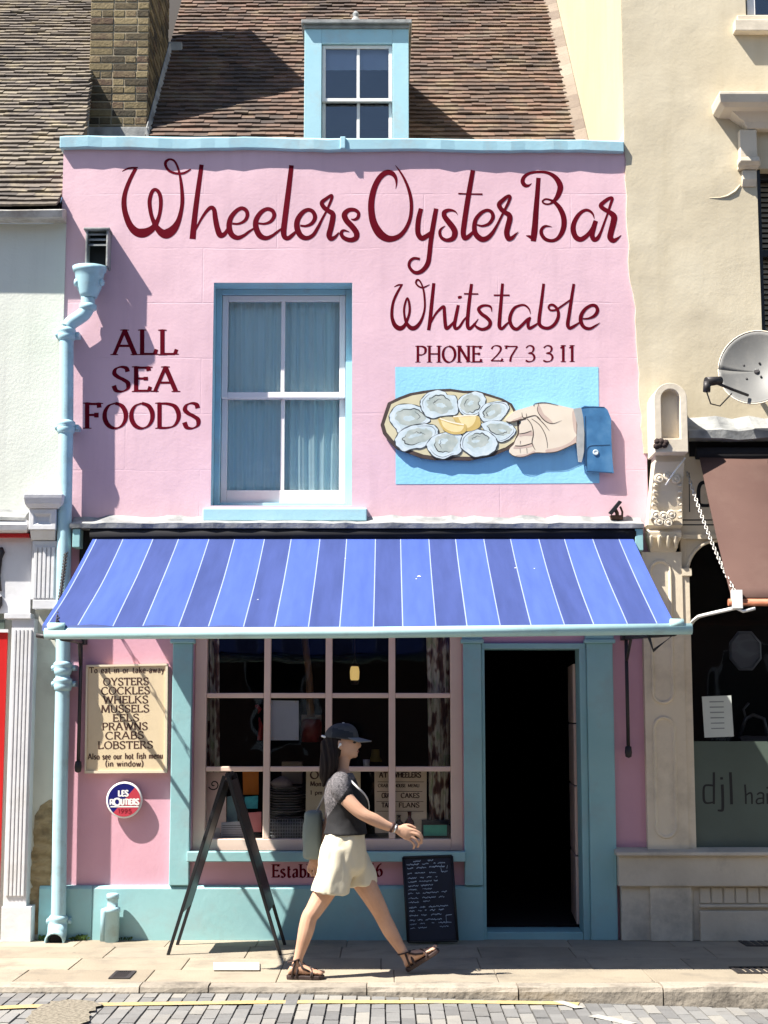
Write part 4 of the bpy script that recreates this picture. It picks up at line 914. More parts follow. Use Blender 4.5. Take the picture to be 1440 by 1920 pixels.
# fascia with painted rules
fa = MB(); fa.box(px1 + .0, 7, -.045, .2, Z_(1003, -.045), Z_(850, -.045)); fa.box(px1, 7, -.06, -.046, Z_(1012), Z_(1004))
part('fascia_board', fa, M['stone_low'], cb)
ink = Ink(-.045)
ink.ribbon([(1292, 886, 1.5), (1293, 960, 2)]); ink.ribbon([(1275, 975, 2.2), (1440, 975, 2.2)]); ink.ribbon([(1276, 984, 2.2), (1440, 984, 2.2)])
ink.ribbon([(1322, 904, 6.5), (1314, 907, 7), (1310, 918, 7), (1310, 938, 7), (1312, 946, 7), (1322, 948, 6), (1336, 947, 6)], 4); ink.ribbon([(1330, 928, 4), (1333, 947, 8)]); ink.fill([(1337, 960), (1343, 962), (1343, 967), (1337, 966)])
part('lettering', ink.mb, M['black'], cb, recalc=False)
# window surround with round-headed top corner
xg0 = X_(1291, 1300, -.02)
ar = MB(); n = 12
cxa, cza = X_(1346, 1080, -.03), Z_(1078, -.03); rad = cxa - X_(1288, 1080, -.03); rz = Z_(1014, -.03) - cza
arcp = [(cxa - rad * math.cos(math.pi / 2 * k / n), cza + rz * math.sin(math.pi / 2 * k / n)) for k in range(n + 1)]
for (ax, az), (bx_, bz) in zip(arcp, arcp[1:]):
    ar.hexa([(ax, -.03, az), (bx_, -.03, bz), (bx_, .05, bz), (ax, .05, az), (ax, -.03, Z_(1004)), (bx_, -.03, Z_(1004)), (bx_, .05, Z_(1004)), (ax, .05, Z_(1004))])
ar.box(cxa, 7, -.03, .05, Z_(1014, -.03), Z_(1004))
for k, ((ax, az), (bx_, bz)) in enumerate(zip(arcp, arcp[1:])): ar.tube([(ax, -.04, az), (bx_, -.04, bz)], .012, 6)
ar.box(px1 + .002, xg0 + .02, -.06, .05, Z_(1590), Z_(1080, -.05)); ar.box(px1 + .002, xg0 + .035, -.075, .05, Z_(1080, -.05), Z_(1066, -.05))
ar.box(px1 + .002, X_(1288, 1040, -.03), -.028, .05, Z_(1066, -.05), Z_(1004))
part('window_surround', ar, M['stone_low'], cb, bevel=.003)
sg = MB(); sg.box(xg0, 7, .0, .006, Z_(1388), Z_(1010))
part('pane', sg, M['glass_dark'], cb)
fgm = mat('frosted_film', [(.06, .08, .062), (.085, .112, .092), (.11, .145, .125)], .38, scale=1.4, spec=.5, bump=.0004)
sg2 = MB(); sg2.box(xg0, 7, .0, .008, Z_(1588), Z_(1390)); 
fr_ = part('frosted_pane', sg2, fgm, cb)
ink = Ink(.0)
ink.strokes([[(430, 1240, 30), (432, 1300, 34), (432, 1680, 30)], [(430, 1425, 28), (330, 1420, 28), (295, 1450, 30), (290, 1560, 34), (300, 1640, 34), (340, 1668, 26), (430, 1655, 24)], [(520, 1325, 34), (558, 1325, 34)], [(548, 1410, 40), (555, 1600, 40), (555, 1740, 40), (540, 1770, 34), (485, 1768, 24)], [(660, 1240, 40), (670, 1460, 40), (678, 1685, 40)],
             [(862, 1410, 26), (872, 1540, 26), (876, 1680, 24)], [(880, 1560, 16), (920, 1530, 24), (955, 1545, 26), (960, 1680, 24)], [(1030, 1550, 20), (1070, 1525, 24), (1115, 1540, 26), (1118, 1600, 26), (1118, 1680, 24)], [(1118, 1600, 18), (1050, 1605, 22), (1022, 1640, 24), (1040, 1675, 22), (1118, 1660, 18)], [(1172, 1530, 26), (1175, 1680, 24)], [(1160, 1455, 26), (1186, 1455, 26)], [(1235, 1530, 26), (1240, 1680, 24)], [(1245, 1580, 14), (1275, 1535, 22), (1320, 1535, 20)]], 1280, 1280, 7.385)
part('lettering', ink.mb, M['black'], fr_, recalc=False)
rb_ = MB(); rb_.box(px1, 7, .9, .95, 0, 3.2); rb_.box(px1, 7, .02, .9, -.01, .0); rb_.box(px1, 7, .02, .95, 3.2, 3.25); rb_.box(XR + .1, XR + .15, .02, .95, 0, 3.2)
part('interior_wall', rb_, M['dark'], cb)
# stall riser
st_ = MB()
M['riser'] = mat('grimy_render', [(.46, .40, .31), (.60, .53, .42), (.68, .61, .49)], .85, scale=2.6, bump=.004, bscale=25, dirt=(.20, .185, .16), dirt_scale=3, dirt_amt=.6)
st_.box(X_(1160, 1640, -.13), 7, -.13, .0, Z_(1662, -.13), Z_(1604, -.13)); st_.hexa([(X_(1156, 1600, -.17), -.17, Z_(1604, -.13) + .001), (7, -.17, Z_(1604, -.13) + .001), (7, 0, Z_(1604, -.13) + .001), (X_(1156, 1600, -.17), 0, Z_(1604, -.13) + .001),
           (X_(1156, 1600, -.17), -.165, Z_(1597, -.13)), (7, -.165, Z_(1597, -.13)), (7, 0, Z_(1588)), (X_(1156, 1600, -.17), 0, Z_(1588))])
st_.box(X_(1165, 1700, -.085), X_(1300, 1700, -.085), -.085, .0, .0, Z_(1662, -.13) - .001)
st_.box(X_(1300, 1700, -.085) + .001, 7, -.07, 0, 0, Z_(1662, -.13) - .001)
st_.box(X_(1312, 1700, -.1), 7, -.1, -.0705, Z_(1702, -.1), Z_(1696, -.1)); st_.box(X_(1312, 1700, -.1), 7, -.11, -.0705, 0, Z_(1708, -.1))
for i in range(14):
    x = X_(1312, 1680, -.085) + i * .085; st_.box(x, x + .075, -.082, -.0705, Z_(1694, -.08), Z_(1664, -.08))
st_.box(px0, px1 + .002, -.11, -.0705, .0, Z_(1640, -.1))
part('stall_riser', st_, M['riser'], cb, bevel=.008)

# ------------------------------------------------------------------ white neighbour on the left
lb = thing('white_building', 'off-white house with a brown tiled roof and a pale grey fluted shopfront', 'building', (-3.2, .3, 0))
yl = -.012; xr_ = X_(119, 600, yl)
zg = Z_(412, -.1)
lw = MB(); lw.box(-8, xr_, yl, .3, Z_(962, yl), zg); lw.box(-8, xr_ - .005, yl + .04, .3, -.02, Z_(962, yl) - .001)
part('facade_wall', lw, M['left_wall'], lb)
lt = MB()
roof(lt, -4.4, -2.36, -.14, 6.2, 5.40, .9, seed=17, clip=lambda y: -2.425 if y < .36 else -2.46 - .165 * max(0, y - 1.0))
lr = part('roof', lt, M['tile_brown'], lb)
l2 = MB(); l2.hexa([(-9, .02, 5.3), (-2.44, .02, 5.3), (-3.5, 6.6, 5.40 + .9 * 6.6 - .25), (-9, 6.6, 5.40 + .9 * 6.6 - .25), (-9, .02, 5.40 - .02), (-2.44, .02, 5.40 - .02), (-3.5, 6.6, 5.40 + .9 * 6.6 - .03), (-9, 6.6, 5.40 + .9 * 6.6 - .03)])
part('roof_deck', l2, M['under'], lr)
pw_ = MB(); ed = [(-2.43, .34), (-2.40, .7), (-2.47, 1.0), (-2.66, 2.1), (-3.34, 6.2)]
for (ax, ay), (bx2_, by) in zip(ed, ed[1:]):
    pw_.hexa([(ax - .06, ay, 4.4 + 1.06 * ay), (ax, ay, 4.4 + 1.06 * ay), (bx2_, by, 4.4 + 1.06 * by), (bx2_ - .06, by, 4.4 + 1.06 * by), (ax - .06, ay, 5.385 + .9 * ay), (ax, ay, 5.385 + .9 * ay), (bx2_, by, 5.385 + .9 * by), (bx2_ - .06, by, 5.385 + .9 * by)])
part('party_wall', pw_, M['mortar'], lb)
gu = MB(); rings = []
gx = X_(117, 402, -.17)
for i in range(13):
    x = -7 + (gx + 7) * i / 12; o = rr.uniform(-.003, .003)
    rings.append([(x, -.17, Z_(408, -.17) + o), (x, -.19, Z_(395, -.17) + o), (x, -.16, Z_(392, -.17) + o), (x, -.05, 5.31), (x, -.01, 5.30), (x, -.01, zg), (x, -.12, zg + .0)])
gu.loft(rings, 0, True, False)
part('gutter', gu, mat('mossy_gutter', [(.34, .31, .27), (.5, .48, .44), (.58, .57, .54)], .8, scale=7, bump=.004, dirt=(.12, .10, .08), dirt_scale=5, dirt_amt=.6), lb, bevel=.005)
# console block with sunk square
lc = MB(); y0 = -.2
def cbx(u0, u1, v0, v1, y): lc.box(X_(u0, (v0 + v1) / 2, y), X_(u1, (v0 + v1) / 2, y), y, yl, Z_(v1, y), Z_(v0, y))
secs = [(45, 118, 926, -.23), (44, 117, 933, -.225), (46, 116, 944, -.21), (52, 108, 953, -.185)]
lc.loft([[(X_(a_, v, y), y, Z_(v, y)), (X_(b_, v, y), y, Z_(v, y)), (X_(b_, v, y), yl, Z_(v, y)), (X_(a_, v, y), yl, Z_(v, y))] for a_, b_, v, y in secs], 0, True, False)
y1 = -.17; X0, X1, Z1, Z0 = X_(54, 970, y1), X_(105, 970, y1), Z_(954, y1), Z_(993, y1)
def sq(i, y): return [(X0 + i, y, Z0 + i), (X1 - i, y, Z0 + i), (X1 - i, y, Z1 - i), (X0 + i, y, Z1 - i)]
lc.loft([sq(0, yl), sq(0, y1), sq(.035, y1), sq(.055, y1 + .025)], 0, True, False)
lc.hexa([(X_(59, 1012, -.1), -.11, Z_(1013, -.1)), (X_(104, 1012, -.1), -.11, Z_(1013, -.1)), (X_(104, 1012, -.1), yl, Z_(1013, -.1)), (X_(59, 1012, -.1), yl, Z_(1013, -.1)),
         (X_(56, 1000, -.15), -.155, Z0 - .001), (X_(104, 1000, -.15), -.155, Z0 - .001), (X_(104, 1000, -.15), yl, Z0 - .001), (X_(56, 1000, -.15), yl, Z0 - .001)])
part('console', lc, M['left_stone'], lb, bevel=.004)
def fluted(mb, u0, u1, v0, v1, y, nfl, f0, f1):
    a_, b_ = X_(u0, (v0 + v1) / 2, y), X_(u1, (v0 + v1) / 2, y); z1, z0 = Z_(v0, y), Z_(v1, y)
    mb.box(a_, b_, y, yl, z0, z1)
    zf1, zf0 = Z_(f0, y), Z_(f1, y); m_ = (b_ - a_) * .16; wdt = (b_ - a_ - 2 * m_) / nfl
    for i in range(nfl + 1):
        c = a_ + m_ + i * wdt
        mb.box(c - wdt * .36, c + wdt * .36, y - .012, y - .0005, zf0, zf1)
fp = MB(); fluted(fp, 59, 107, 1014, 1124, -.1, 4, 1026, 1122); fp.box(X_(62, 1132, -.1), X_(107, 1132, -.1), -.115, yl, Z_(1142, -.1), Z_(1125, -.1))
part('fluted_bracket', fp, M['left_stone'], lb, bevel=.003)
fl_ = MB(); fluted(fl_, 14, 57, 1160, 1700, -.13, 4, 1180, 1680); fl_.box(X_(8, 1152, -.15), X_(58, 1152, -.15), -.15, yl, Z_(1160, -.15), Z_(1150, -.15)); fl_.box(X_(2, 1730, -.15), X_(58, 1730, -.15), -.15, yl, 0, Z_(1700, -.15))
part('fluted_pilaster', fl_, M['left_stone'], lb, bevel=.003)
ff = MB(); ff.box(-8, X_(58, 1080, -.05), -.05, yl, Z_(1150, -.05), Z_(1008, -.05))
part('fascia_board', ff, M['left_stone'], lb)
fm = MB(); fm.loft([[(-8, y, Z_(v, y)), (X_(50, v, y), y, Z_(v, y)), (X_(50, v, y), yl, Z_(v, y)), (-8, yl, Z_(v, y))] for v, y in ((1000, -.1), (994, -.16), (983, -.17), (980, -.15), (974, -.13))], 0, True, False)
part('fascia_moulding', fm, M['left_stone'], lb, bevel=.003)
fr2 = MB(); fr2.box(-8, X_(54, 1004, -.11), -.11, yl, Z_(1007, -.11), Z_(1000, -.11) - .001); part('red_band', fr2, M['red'], lb)
fld = MB(); rings = []
for i in range(15):
    x = -5 + (X_(48, 968, -.12) + 5) * i / 14; o = rr.uniform(-.02, .02)
    rings.append([(x, -.15, Z_(975, -.15) + o * .3), (x, -.15, Z_(969, -.15) + o * .3), (x, yl + .002, Z_(955) + o), (x, yl + .002, Z_(975, -.15))])
fld.loft(rings, 0, True, False); part('lead_ledge', fld, M['lead'], lb)
gl2 = MB()
for u in (1,): gl2.tube([P(2, 1027, -.055), P(4, 1036, -.06), P(1, 1046, -.06), P(-2, 1080, -.06), P(0, 1108, -.055)], [.014, .02, .014, .01, .012], 8)
gl2.tube([P(-4, 1126, -.055), P(1, 1120, -.06), P(1, 1134, -.06), P(-4, 1142, -.055)], .014, 8)
part('lettering', gl2, M['iron'], lb)
rd = MB(); rd.box(-4, X_(8, 1400, -.02), -.03, yl, 0.02, Z_(1186, -.02)); part('door', rd, M['red'], lb)
dp_ = MB(); dp_.box(-4, X_(9, 1172, -.02), -.03, yl, Z_(1180, -.02), Z_(1162, -.02)); part('door_light', dp_, fgm, lb)
dw = MB(); dw.box(-4, X_(12, 1170, -.1), -.045, yl, Z_(1186, -.02), Z_(1180, -.02)); part('door_frame', dw, M['left_stone'], lb)
# strip of peeling render with bare brick showing between the shops
pe = MB(); pe.box(X_(56, 1500, -.02), X_(118, 1500, -.02), -.022, yl, .0, Z_(1142, -.02))
part('render_strip', pe, mat('grey_render', [(.44, .43, .37), (.55, .53, .45), (.62, .60, .5)], .85, scale=2.2, bump=.004, bscale=18, dirt=(.30, .28, .22), dirt_scale=2.4, dirt_amt=.5), lb)
pk = Ink(-.022, up=.003)
pk.fill([(u + rr.uniform(-1.6, 1.6), v + rr.uniform(-1.2, 1.2)) for u, v in catmull0([(62, 1560), (66, 1530), (75, 1512), (88, 1502), (97, 1498), (102, 1504), (100, 1530), (101, 1560), (98, 1590), (96, 1625), (94, 1660), (97, 1700), (96, 1748), (78, 1752), (60, 1752), (52, 1720), (57, 1700), (55, 1680), (60, 1662), (52, 1640), (60, 1622), (58, 1600), (65, 1585)])])
part('bare_brick', pk.mb, mat('weathered_bare_brick', [(.13, .09, .045), (.24, .17, .085), (.33, .25, .14), (.22, .17, .11)], .95, scale=9, bump=.014, bscale=14, dirt=(.05, .04, .03), dirt_scale=6, dirt_amt=.8, stretch=(1, 1, 2)), lb, recalc=False)

# dim things inside the hairdresser's; the disc is added for a faint reflection
rmr = MB(); c_ = P(1398, 1220, .55); rmr.loft([[(c_.x + .13 * k_ * math.cos(t), .55 + y_, c_.z + .16 * k_ * math.sin(t)) for t in [2 * math.pi * (q + .5) / 8 for q in range(8)]] for k_, y_ in ((1, .02), (1, 0), (.88, -.01), (.86, .0))], 0, True, False)
tag(build('reflection_disc', rmr, mat('dim_reflection', [(.10, .11, .14), (.16, .17, .21)], .4)), 'dim octagonal disc added as a faint reflection in the hairdresser window', 'reflection')
sc_ = MB(); sc_.tube([P(1400, 1352, .4), P(1394, 1330, .4), P(1404, 1318, .4)], .009, 8); sc_.tube([P(1386, 1384, .4), P(1398, 1348, .4), P(1412, 1340, .4), P(1432, 1348, .4), P(1440, 1384, .4)], .014, 8); sc_.box(X_(1386, 1390, .4), X_(1440, 1390, .4), .35, .75, Z_(1394, .4), Z_(1380, .4))
tag(build('salon_chair', sc_, mat('dark_chrome', [(.08, .08, .09), (.16, .16, .18)], .35, metal=.6)), 'dark salon chair with a chrome frame dimly seen in the hairdresser window', 'chair')
# ------------------------------------------------------------------ blue striped awning
M['aw_light'] = mat('light_blue_canvas', [(.052, .092, .36), (.070, .120, .45)], .85, scale=5, stretch=(3, .35, .35), bump=.0006, bscale=220, spec=.2)
M['aw_dark'] = mat('slate_blue_canvas', [(.038, .058, .185), (.052, .078, .245)], .85, scale=5, stretch=(3, .35, .35), bump=.0006, bscale=220, spec=.2)
M['aw_line'] = plain('white_canvas_stripe', (.30, .36, .58), .85)
def see_through(m, fac):                 # woven canvas lets some of the sun glow through
    n = m.node_tree.nodes; L = m.node_tree.links; b = n['Principled BSDF']; o = [x for x in n if x.type == 'OUTPUT_MATERIAL'][0]
    t = n.new('ShaderNodeBsdfTranslucent'); mx = n.new('ShaderNodeMixShader'); mx.inputs[0].default_value = fac
    L.new(b.inputs['Base Color'].links[0].from_socket, t.inputs[0]); L.new(b.outputs[0], mx.inputs[1]); L.new(t.outputs[0], mx.inputs[2]); L.new(mx.outputs[0], o.inputs[0])
for k_ in ('aw_light', 'aw_dark', 'aw_line'): see_through(M[k_], .18)
M['barpaint'] = mat('seafoam_bar_paint', [(.36, .58, .58), (.45, .66, .66)], .45, bump=.0008, bscale=25, dirt=(.3, .3, .28), dirt_scale=9, dirt_amt=.35)
PY = 1.9
aw = thing('striped_awning', 'blue and slate striped shop awning with fine white lines, rolled out over the pavement', 'awning', (-.1, -.1, 2.2))
ztf = Z_(1010, -.13); zbf = Z_(1172, -PY)
xa0, xa1 = X_(174, 1010, -.13), X_(1187, 1010, -.13)
def aw_pt(x, t):
    s_ = (x - xa0) / (xa1 - xa0)
    y = -.13 - (PY - .13) * t
    z = ztf + (zbf - ztf) * t - .022 * math.sin(math.pi * t) * (1 - .3 * t) - .007 * math.sin(s_ * 23 + t * 1.5) * math.sin(math.pi * t) - .006 * noise.noise(Vector((s_ * 9, t * 2.2, 0))) * (1 - t) * t * 4 - .007 * t * math.sin(s_ * 60) - .01 * math.sin(s_ * math.pi) * t
    xx = x + (s_ - .5) * -.09 * t
    return Vector((xx, y, z))
lines_px = [181, 231, 287, 335, 392, 440, 496, 546, 600, 650, 704, 751, 804, 854, 907, 957, 1010, 1058, 1111, 1160]
bnd = [xa0]; kinds = []
for i, u in enumerate(lines_px):
    c = X_(u, 1010, -.13); bnd += [c - .0034, c + .0034]
bnd.append(xa1)
cl = MB(); T = 20
for i, (a_, b_) in enumerate(zip(bnd, bnd[1:])):
    mi = 2 if i % 2 else (0 if (i // 2) % 2 == 0 else 1)
    sub = 1 if mi == 2 else 5
    cl.grid(lambda p, q, a_=a_, b_=b_: aw_pt(a_ + (b_ - a_) * p, q), sub, T, mi)
can = part('canopy', cl, [M['aw_light'], M['aw_dark'], M['aw_line']], aw, recalc=False)
hm = MB()
hm.grid(lambda p, q: aw_pt(xa0 + (xa1 - xa0) * p, 1) + Vector((0, -.012 * q, -.035 * q + (.004 * math.sin(p * 90) * q))), 60, 2)
part('hem', hm, mat('navy_hem', [(.05, .07, .20), (.10, .13, .28)], .9), aw, recalc=False)
sp_b = MB()
for s_, t_, r_ in ((.6, .44, .011), (.595, .47, .005), (.77, .35, .006), (.803, .36, .0045), (.33, .7, .004), (.47, .25, .004)):
    c_ = aw_pt(xa0 + (xa1 - xa0) * s_, t_) + Vector((0, -.002, .004)); d1, d2 = Vector((1, 0, 0)), (aw_pt(xa0, .6) - aw_pt(xa0, .4)).normalized()
    sp_b.poly([c_ + d1 * r_ * math.cos(a_) * (1 + .3 * math.sin(3 * a_)) + d2 * r_ * 1.2 * math.sin(a_) for a_ in [2 * math.pi * k / 14 for k in range(14)]])
part('dropping', sp_b, plain('bird_dropping', (.72, .74, .74), .8), aw, recalc=False)
br = MB(); zbar = Z_(1184, -PY); xb0, xb1 = X_(84, 1187, -PY), X_(1297, 1179, -PY)
za, zb2 = Z_(1188, -PY), Z_(1179, -PY)
br.tube([(xb0, -PY, za), ((xb0 + xb1) / 2, -PY, (za + zb2) / 2 - .008), (xb1, -PY, zb2)], .034, 14)
br.tube([(xb0 + .02, -PY - .004, za + .035), (xb0 + .12, -PY - .004, za + .035)], .03, 8); br.tube([(xb1 - .13, -PY - .004, zb2 + .03), (xb1 - .05, -PY - .004, zb2 + .03)], .03, 8)
part('front_bar', br, M['barpaint'], aw)
def arm(xw, vw0, vw1, xe, ze, brace):
    rod = MB(); x_ = xw; rod.tube([(x_, -.075, Z_(vw0, -.075)), (x_, -.075, Z_(vw1, -.075))], .013, 10)
    rod.box(x_ - .03, x_ + .03, -.09, -.001, Z_(vw0 + 12, -.08), Z_(vw0, -.08)); rod.lathe([(.001, -.02), (.022, -.01), (.026, .02), (.022, .06), (.001, .07)], (x_, -.075, Z_(vw1 + 4, -.075)), n=10)
    part('slide_rod', rod, M['iron'], aw)
    am = MB(); am.tube([(x_, -.09, Z_(vw0 + 8, -.075)), (xe, -PY + .01, ze - .03)], .014, 8)
    am.tube([(x_ + brace * .0, -.09, Z_(vw0 + 50, -.075)), (x_ + (xe - x_) * .12, -.31, Z_(vw0 + 8, -.075))], .011, 8)
    part('arm', am, M['iron'], aw)
arm(X_(150, 1300, -.075), 1196, 1440, xb0 + .1, za, 1)
arm(X_(1176, 1300, -.075), 1188, 1412, xb1 - .1, zb2, -1)
hk = MB(); a = Vector((xb1 - .2, -PY + .02, zb2 - .03)); hk.tube([a + Vector((-.06, 0, 0)), a + Vector((.1, 0, .0)), a + Vector((-.03, 0, -.10)), a + Vector((-.06, 0, 0))], .011, 8); part('hook', hk, M['iron'], aw); hk = MB()
b_ = Vector((xb0 - .0, -PY, za - .01)); hk.tube([b_ + Vector((-.05, 0, .0)), b_ + Vector((.06, 0, -.015))], .014, 8)
part('hook', hk, M['iron'], aw)
def chain(mb, a, b, r, link, sag=0.0, n=None):
    a, b = Vector(a), Vector(b); ln = (b - a).length; n = n or int(ln / link)
    for i in range(n):
        t0, t1 = i / n, (i + 1.25) / n
        f = lambda t: a + (b - a) * t - Vector((0, 0, sag * math.sin(math.pi * min(t, 1))))
        p, q = f(t0), f(t1); d = (q - p).normalized(); s_ = d.cross(Vector((0, 1, 0)) if i % 2 else Vector((1, 0, 0)))
        if s_.length < .1: s_ = d.cross(Vector((0, 0, 1)))
        s_.normalize(); wdt = r * 1.6
        mb.tube([p, p + d * .2 * (q - p).length + s_ * wdt, p + d * .8 * (q - p).length + s_ * wdt, q, p + d * .8 * (q - p).length - s_ * wdt, p + d * .2 * (q - p).length - s_ * wdt, p], r * .55, 5)
c1 = MB(); chain(c1, (X_(124, 1033, -.1), -.1, Z_(1033, -.1)), (xb0 + .06, -PY + .03, za + .06), .008, .04, .03); part('chain', c1, M['iron'], aw)
rl = MB(); rl.tube([(xa0 - .02, -.115, ztf + .035), (xa1 + .02, -.115, ztf + .035)], .04, 12); part('roller', rl, M['dark'], aw)

# ------------------------------------------------------------------ brown awning of the neighbour
M['brown_canvas'] = mat('brown_canvas', [(.080, .044, .036), (.096, .054, .044)], .85, scale=3, bump=.0006, bscale=200, spec=.2, dirt=(.15, .1, .08), dirt_scale=2, dirt_amt=.25)
ba = thing('brown_awning', 'plain terracotta brown awning pulled down steeply in front of the cream shop', 'awning', (3.2, -.1, 2.6))
bp_ = 1.1; xa = X_(1311, 858, -.14); xf = X_(1371, 1122, -bp_)
q0, q1 = Z_(857, -.14), Z_(1121, -bp_)
bc = MB(); bc.grid(lambda p, q: Vector((xa + (xf - xa) * q + 3.4 * p, -.14 - (bp_ - .14) * q, q0 + (q1 - q0) * q - .03 * math.sin(math.pi * q))), 8, 14)
bo = part('canopy', bc, M['brown_canvas'], ba, recalc=False); so = bo.modifiers.new('thickness', 'SOLIDIFY'); so.thickness = .003
bb = MB(); bb.tube([(xf - .02, -bp_, q1 - .03), (xf + 3.4, -bp_, q1 - .03)], .024, 10); part('front_bar', bb, mat('rusty_bar', [(.36, .12, .06), (.45, .18, .10)], .6, bump=.003), ba)
bw = MB(); e0 = Vector((xf + .03, -bp_ - .02, q1 - .02))
bw.box(e0.x - .03, e0.x + .035, e0.y - .02, e0.y + .03, e0.z - .05, e0.z + .07)
w0 = P(1296, 1170, -.12); bw.tube([w0, P(1300, 1164, -.2), P(1310, 1156, -.36), P(1326, 1152, -.5), e0 + Vector((0, .02, -.045))], .0125, 8)
bw.tube([e0 + Vector((0, 0, -.05)), e0 + Vector((.04, 0, -.07)), e0 + Vector((.12, 0, -.05))], .010, 6)
part('arm', bw, M['white_paint'], ba)
c2 = MB(); chain(c2, P(1288, 885, -.06), P(1379, 1112, -bp_), .0062, .030, .06); part('chain', c2, mat('galvanised_chain', [(.5, .48, .44), (.66, .64, .6)], .45, metal=.5), ba)
c3 = MB(); c3.tube([P(1285, 858, -.24), P(1262, 888, -.21), P(1248, 910, -.19)], .006, 6); part('stay', c3, M['white_paint'], ba)
rl = MB(); rl.tube([(xa - .02, -.12, q0 + .03), (xa + 3.5, -.12, q0 + .03)], .045, 10); part('roller', rl, M['dark'], ba)
fb = MB(); fb.box(X_(1291, 840, -.03), 7, -.06, -.046, Z_(856, -.05), Z_(823, -.05)); part('back_board', fb, M['dark'], ba)

# ------------------------------------------------------------------ satellite dish
sd = thing('satellite_dish', 'pale grey satellite dish bolted to the cream wall at the right edge', 'satellite dish', tuple(P(1424, 745, -.05)))
dc = P(1417, 688, -.42)
nrm = Vector((-.35, -1, .30)).normalized(); e1 = nrm.cross(Vector((0, 0, 1))).normalized(); e2 = e1.cross(nrm).normalized()
dm_ = MB(); rad = .262
dm_.grid(lambda p, q: dc + e1 * (rad * p * math.cos(q * 2 * math.pi)) + e2 * (rad * 1.12 * p * math.sin(q * 2 * math.pi)) + nrm * (.07 * (p * p - 1)), 10, 40)
dish = part('reflector', dm_, mat('grey_dish_paint', [(.115, .113, .106), (.145, .143, .135)], .5, dirt=(.3, .28, .25), dirt_scale=5, dirt_amt=.3), sd, recalc=False)
so = dish.modifiers.new('thickness', 'SOLIDIFY'); so.thickness = .006; so.offset = 0
rm = MB(); rm.tube([dc + e1 * rad * math.cos(a_) + e2 * rad * 1.12 * math.sin(a_) for a_ in [2 * math.pi * k / 40 for k in range(41)]], .005, 6); part('rim', rm, M['stone'], sd)
am = MB(); lo = P(1402, 741, -.46); hi = P(1338, 716, -.72)
am.tube([lo, P(1375, 731, -.6), hi], .011, 8); am.tube([dc - nrm * .06, dc - nrm * .1 + Vector((.02, .08, -.1)), P(1424, 745, -.03)], .02, 8)
part('arm', am, M['iron'], sd)
ln = MB(); ln.tube([hi + Vector((-.05, 0, -.07)), hi + Vector((-.045, 0, .0))], [.026, .026], 10); ln.tube([hi + Vector((-.05, 0, .0)), hi + Vector((.06, .04, .02))], [.034, .028], 10)
part('receiver', ln, M['iron'], sd)
cb2 = MB(); cb2.tube([hi + Vector((-.05, 0, -.07)), hi + Vector((-.02, .02, -.15)), hi + Vector((.05, .05, -.16)), P(1372, 738, -.6)], .005, 6); part('cable', cb2, M['iron'], sd)
bs = MB()
for du, dv in ((-.02, .06), (.09, .05), (-.03, -.05), (.07, -.06)):
    c = dc + e1 * du + e2 * dv - nrm * .062; bs.lathe([(.008, 0), (.008, .008), (.001, .009)], c, nrm, 8)
part('bolt', bs, M['iron'], sd)

# ------------------------------------------------------------------ rainwater downpipe
M['pipe'] = mat('pale_blue_pipe_paint', [(.33, .53, .60), (.40, .60, .66)], .42, bump=.0008, bscale=22, dirt=(.24, .27, .26), dirt_scale=7, dirt_amt=.55)
dp = thing('downpipe', 'tall pale blue rainwater pipe with a swan neck and funnel head beside the pink wall', 'drainpipe', (X_(108, 1750, -.1), -.1, 0))
yp = -.105
pipe = MB(); R = .052
path = [P(165, 556, yp), P(164, 575, yp), P(158, 588, yp), P(146, 597, yp), P(134, 605, yp), P(127, 616, yp), P(125, 632, yp), P(124, 800, yp), P(119, 1100, yp), P(118, 1255, yp), P(113, 1500, yp), P(110, 1700, yp), P(108, 1738, yp)]
fine = catmull([tuple(p) for p in path], 3)
pipe.tube(fine, R, 16)
part('pipe', pipe, M['pipe'], dp)
for v, u in ((626, 125), (800, 124), (1252, 118), (1282, 118), (1728, 109)):
    jt = MB(); p = P(u, v, yp); jt.lathe([(R, -.05), (R + .008, -.045), (R + .013, -.01), (R + .007, .0), (R + .015, .012), (R + .015, .03), (R + .006, .04), (R, .045)], p, n=18)
    jt.box(p.x - .085, p.x + .085, p.y + .02, -.001, p.z - .02, p.z + .02)
    for s_ in (-1, 1): jt.lathe([(.018, 0), (.016, .012), (.001, .014)], (p.x + s_ * .072, p.y + .02, p.z), (0, -1, 0), 8)
    part('pipe_joint', jt, M['pipe'], dp)
jt = MB(); p = P(165, 575, yp); jt.lathe([(R, -.03), (R + .012, -.02), (R + .012, .01), (R, .02)], p, n=18)
part('pipe_joint', jt, M['pipe'], dp)
sh = MB(); p = P(108, 1742, yp); sh.tube([p + Vector((0, 0, .03)), p + Vector((0, -.01, -.03)), p + Vector((0, -.05, -.06)), p + Vector((0, -.10, -.075))], [R + .004, R + .004, R + .004, R + .006], 16, cap=False)
sho = part('shoe', sh, M['pipe'], dp, recalc=False); so = sho.modifiers.new('t', 'SOLIDIFY'); so.thickness = -.012
inr = MB(); inr.lathe([(.001, 0), (R - .008, 0)], p + Vector((0, -.07, -.068)), (0, -1, -.2), 14, cap=False); part('pipe_mouth', inr, M['dark'], dp)
fn = MB(); p0 = P(167, 556, yp); h = (556 - 498) / 259
def oct_(z, a_, b_): return [(p0.x + a_ * math.cos(t) , yp + b_ * math.sin(t), z) for t in [2 * math.pi * k / 16 for k in range(16)]]
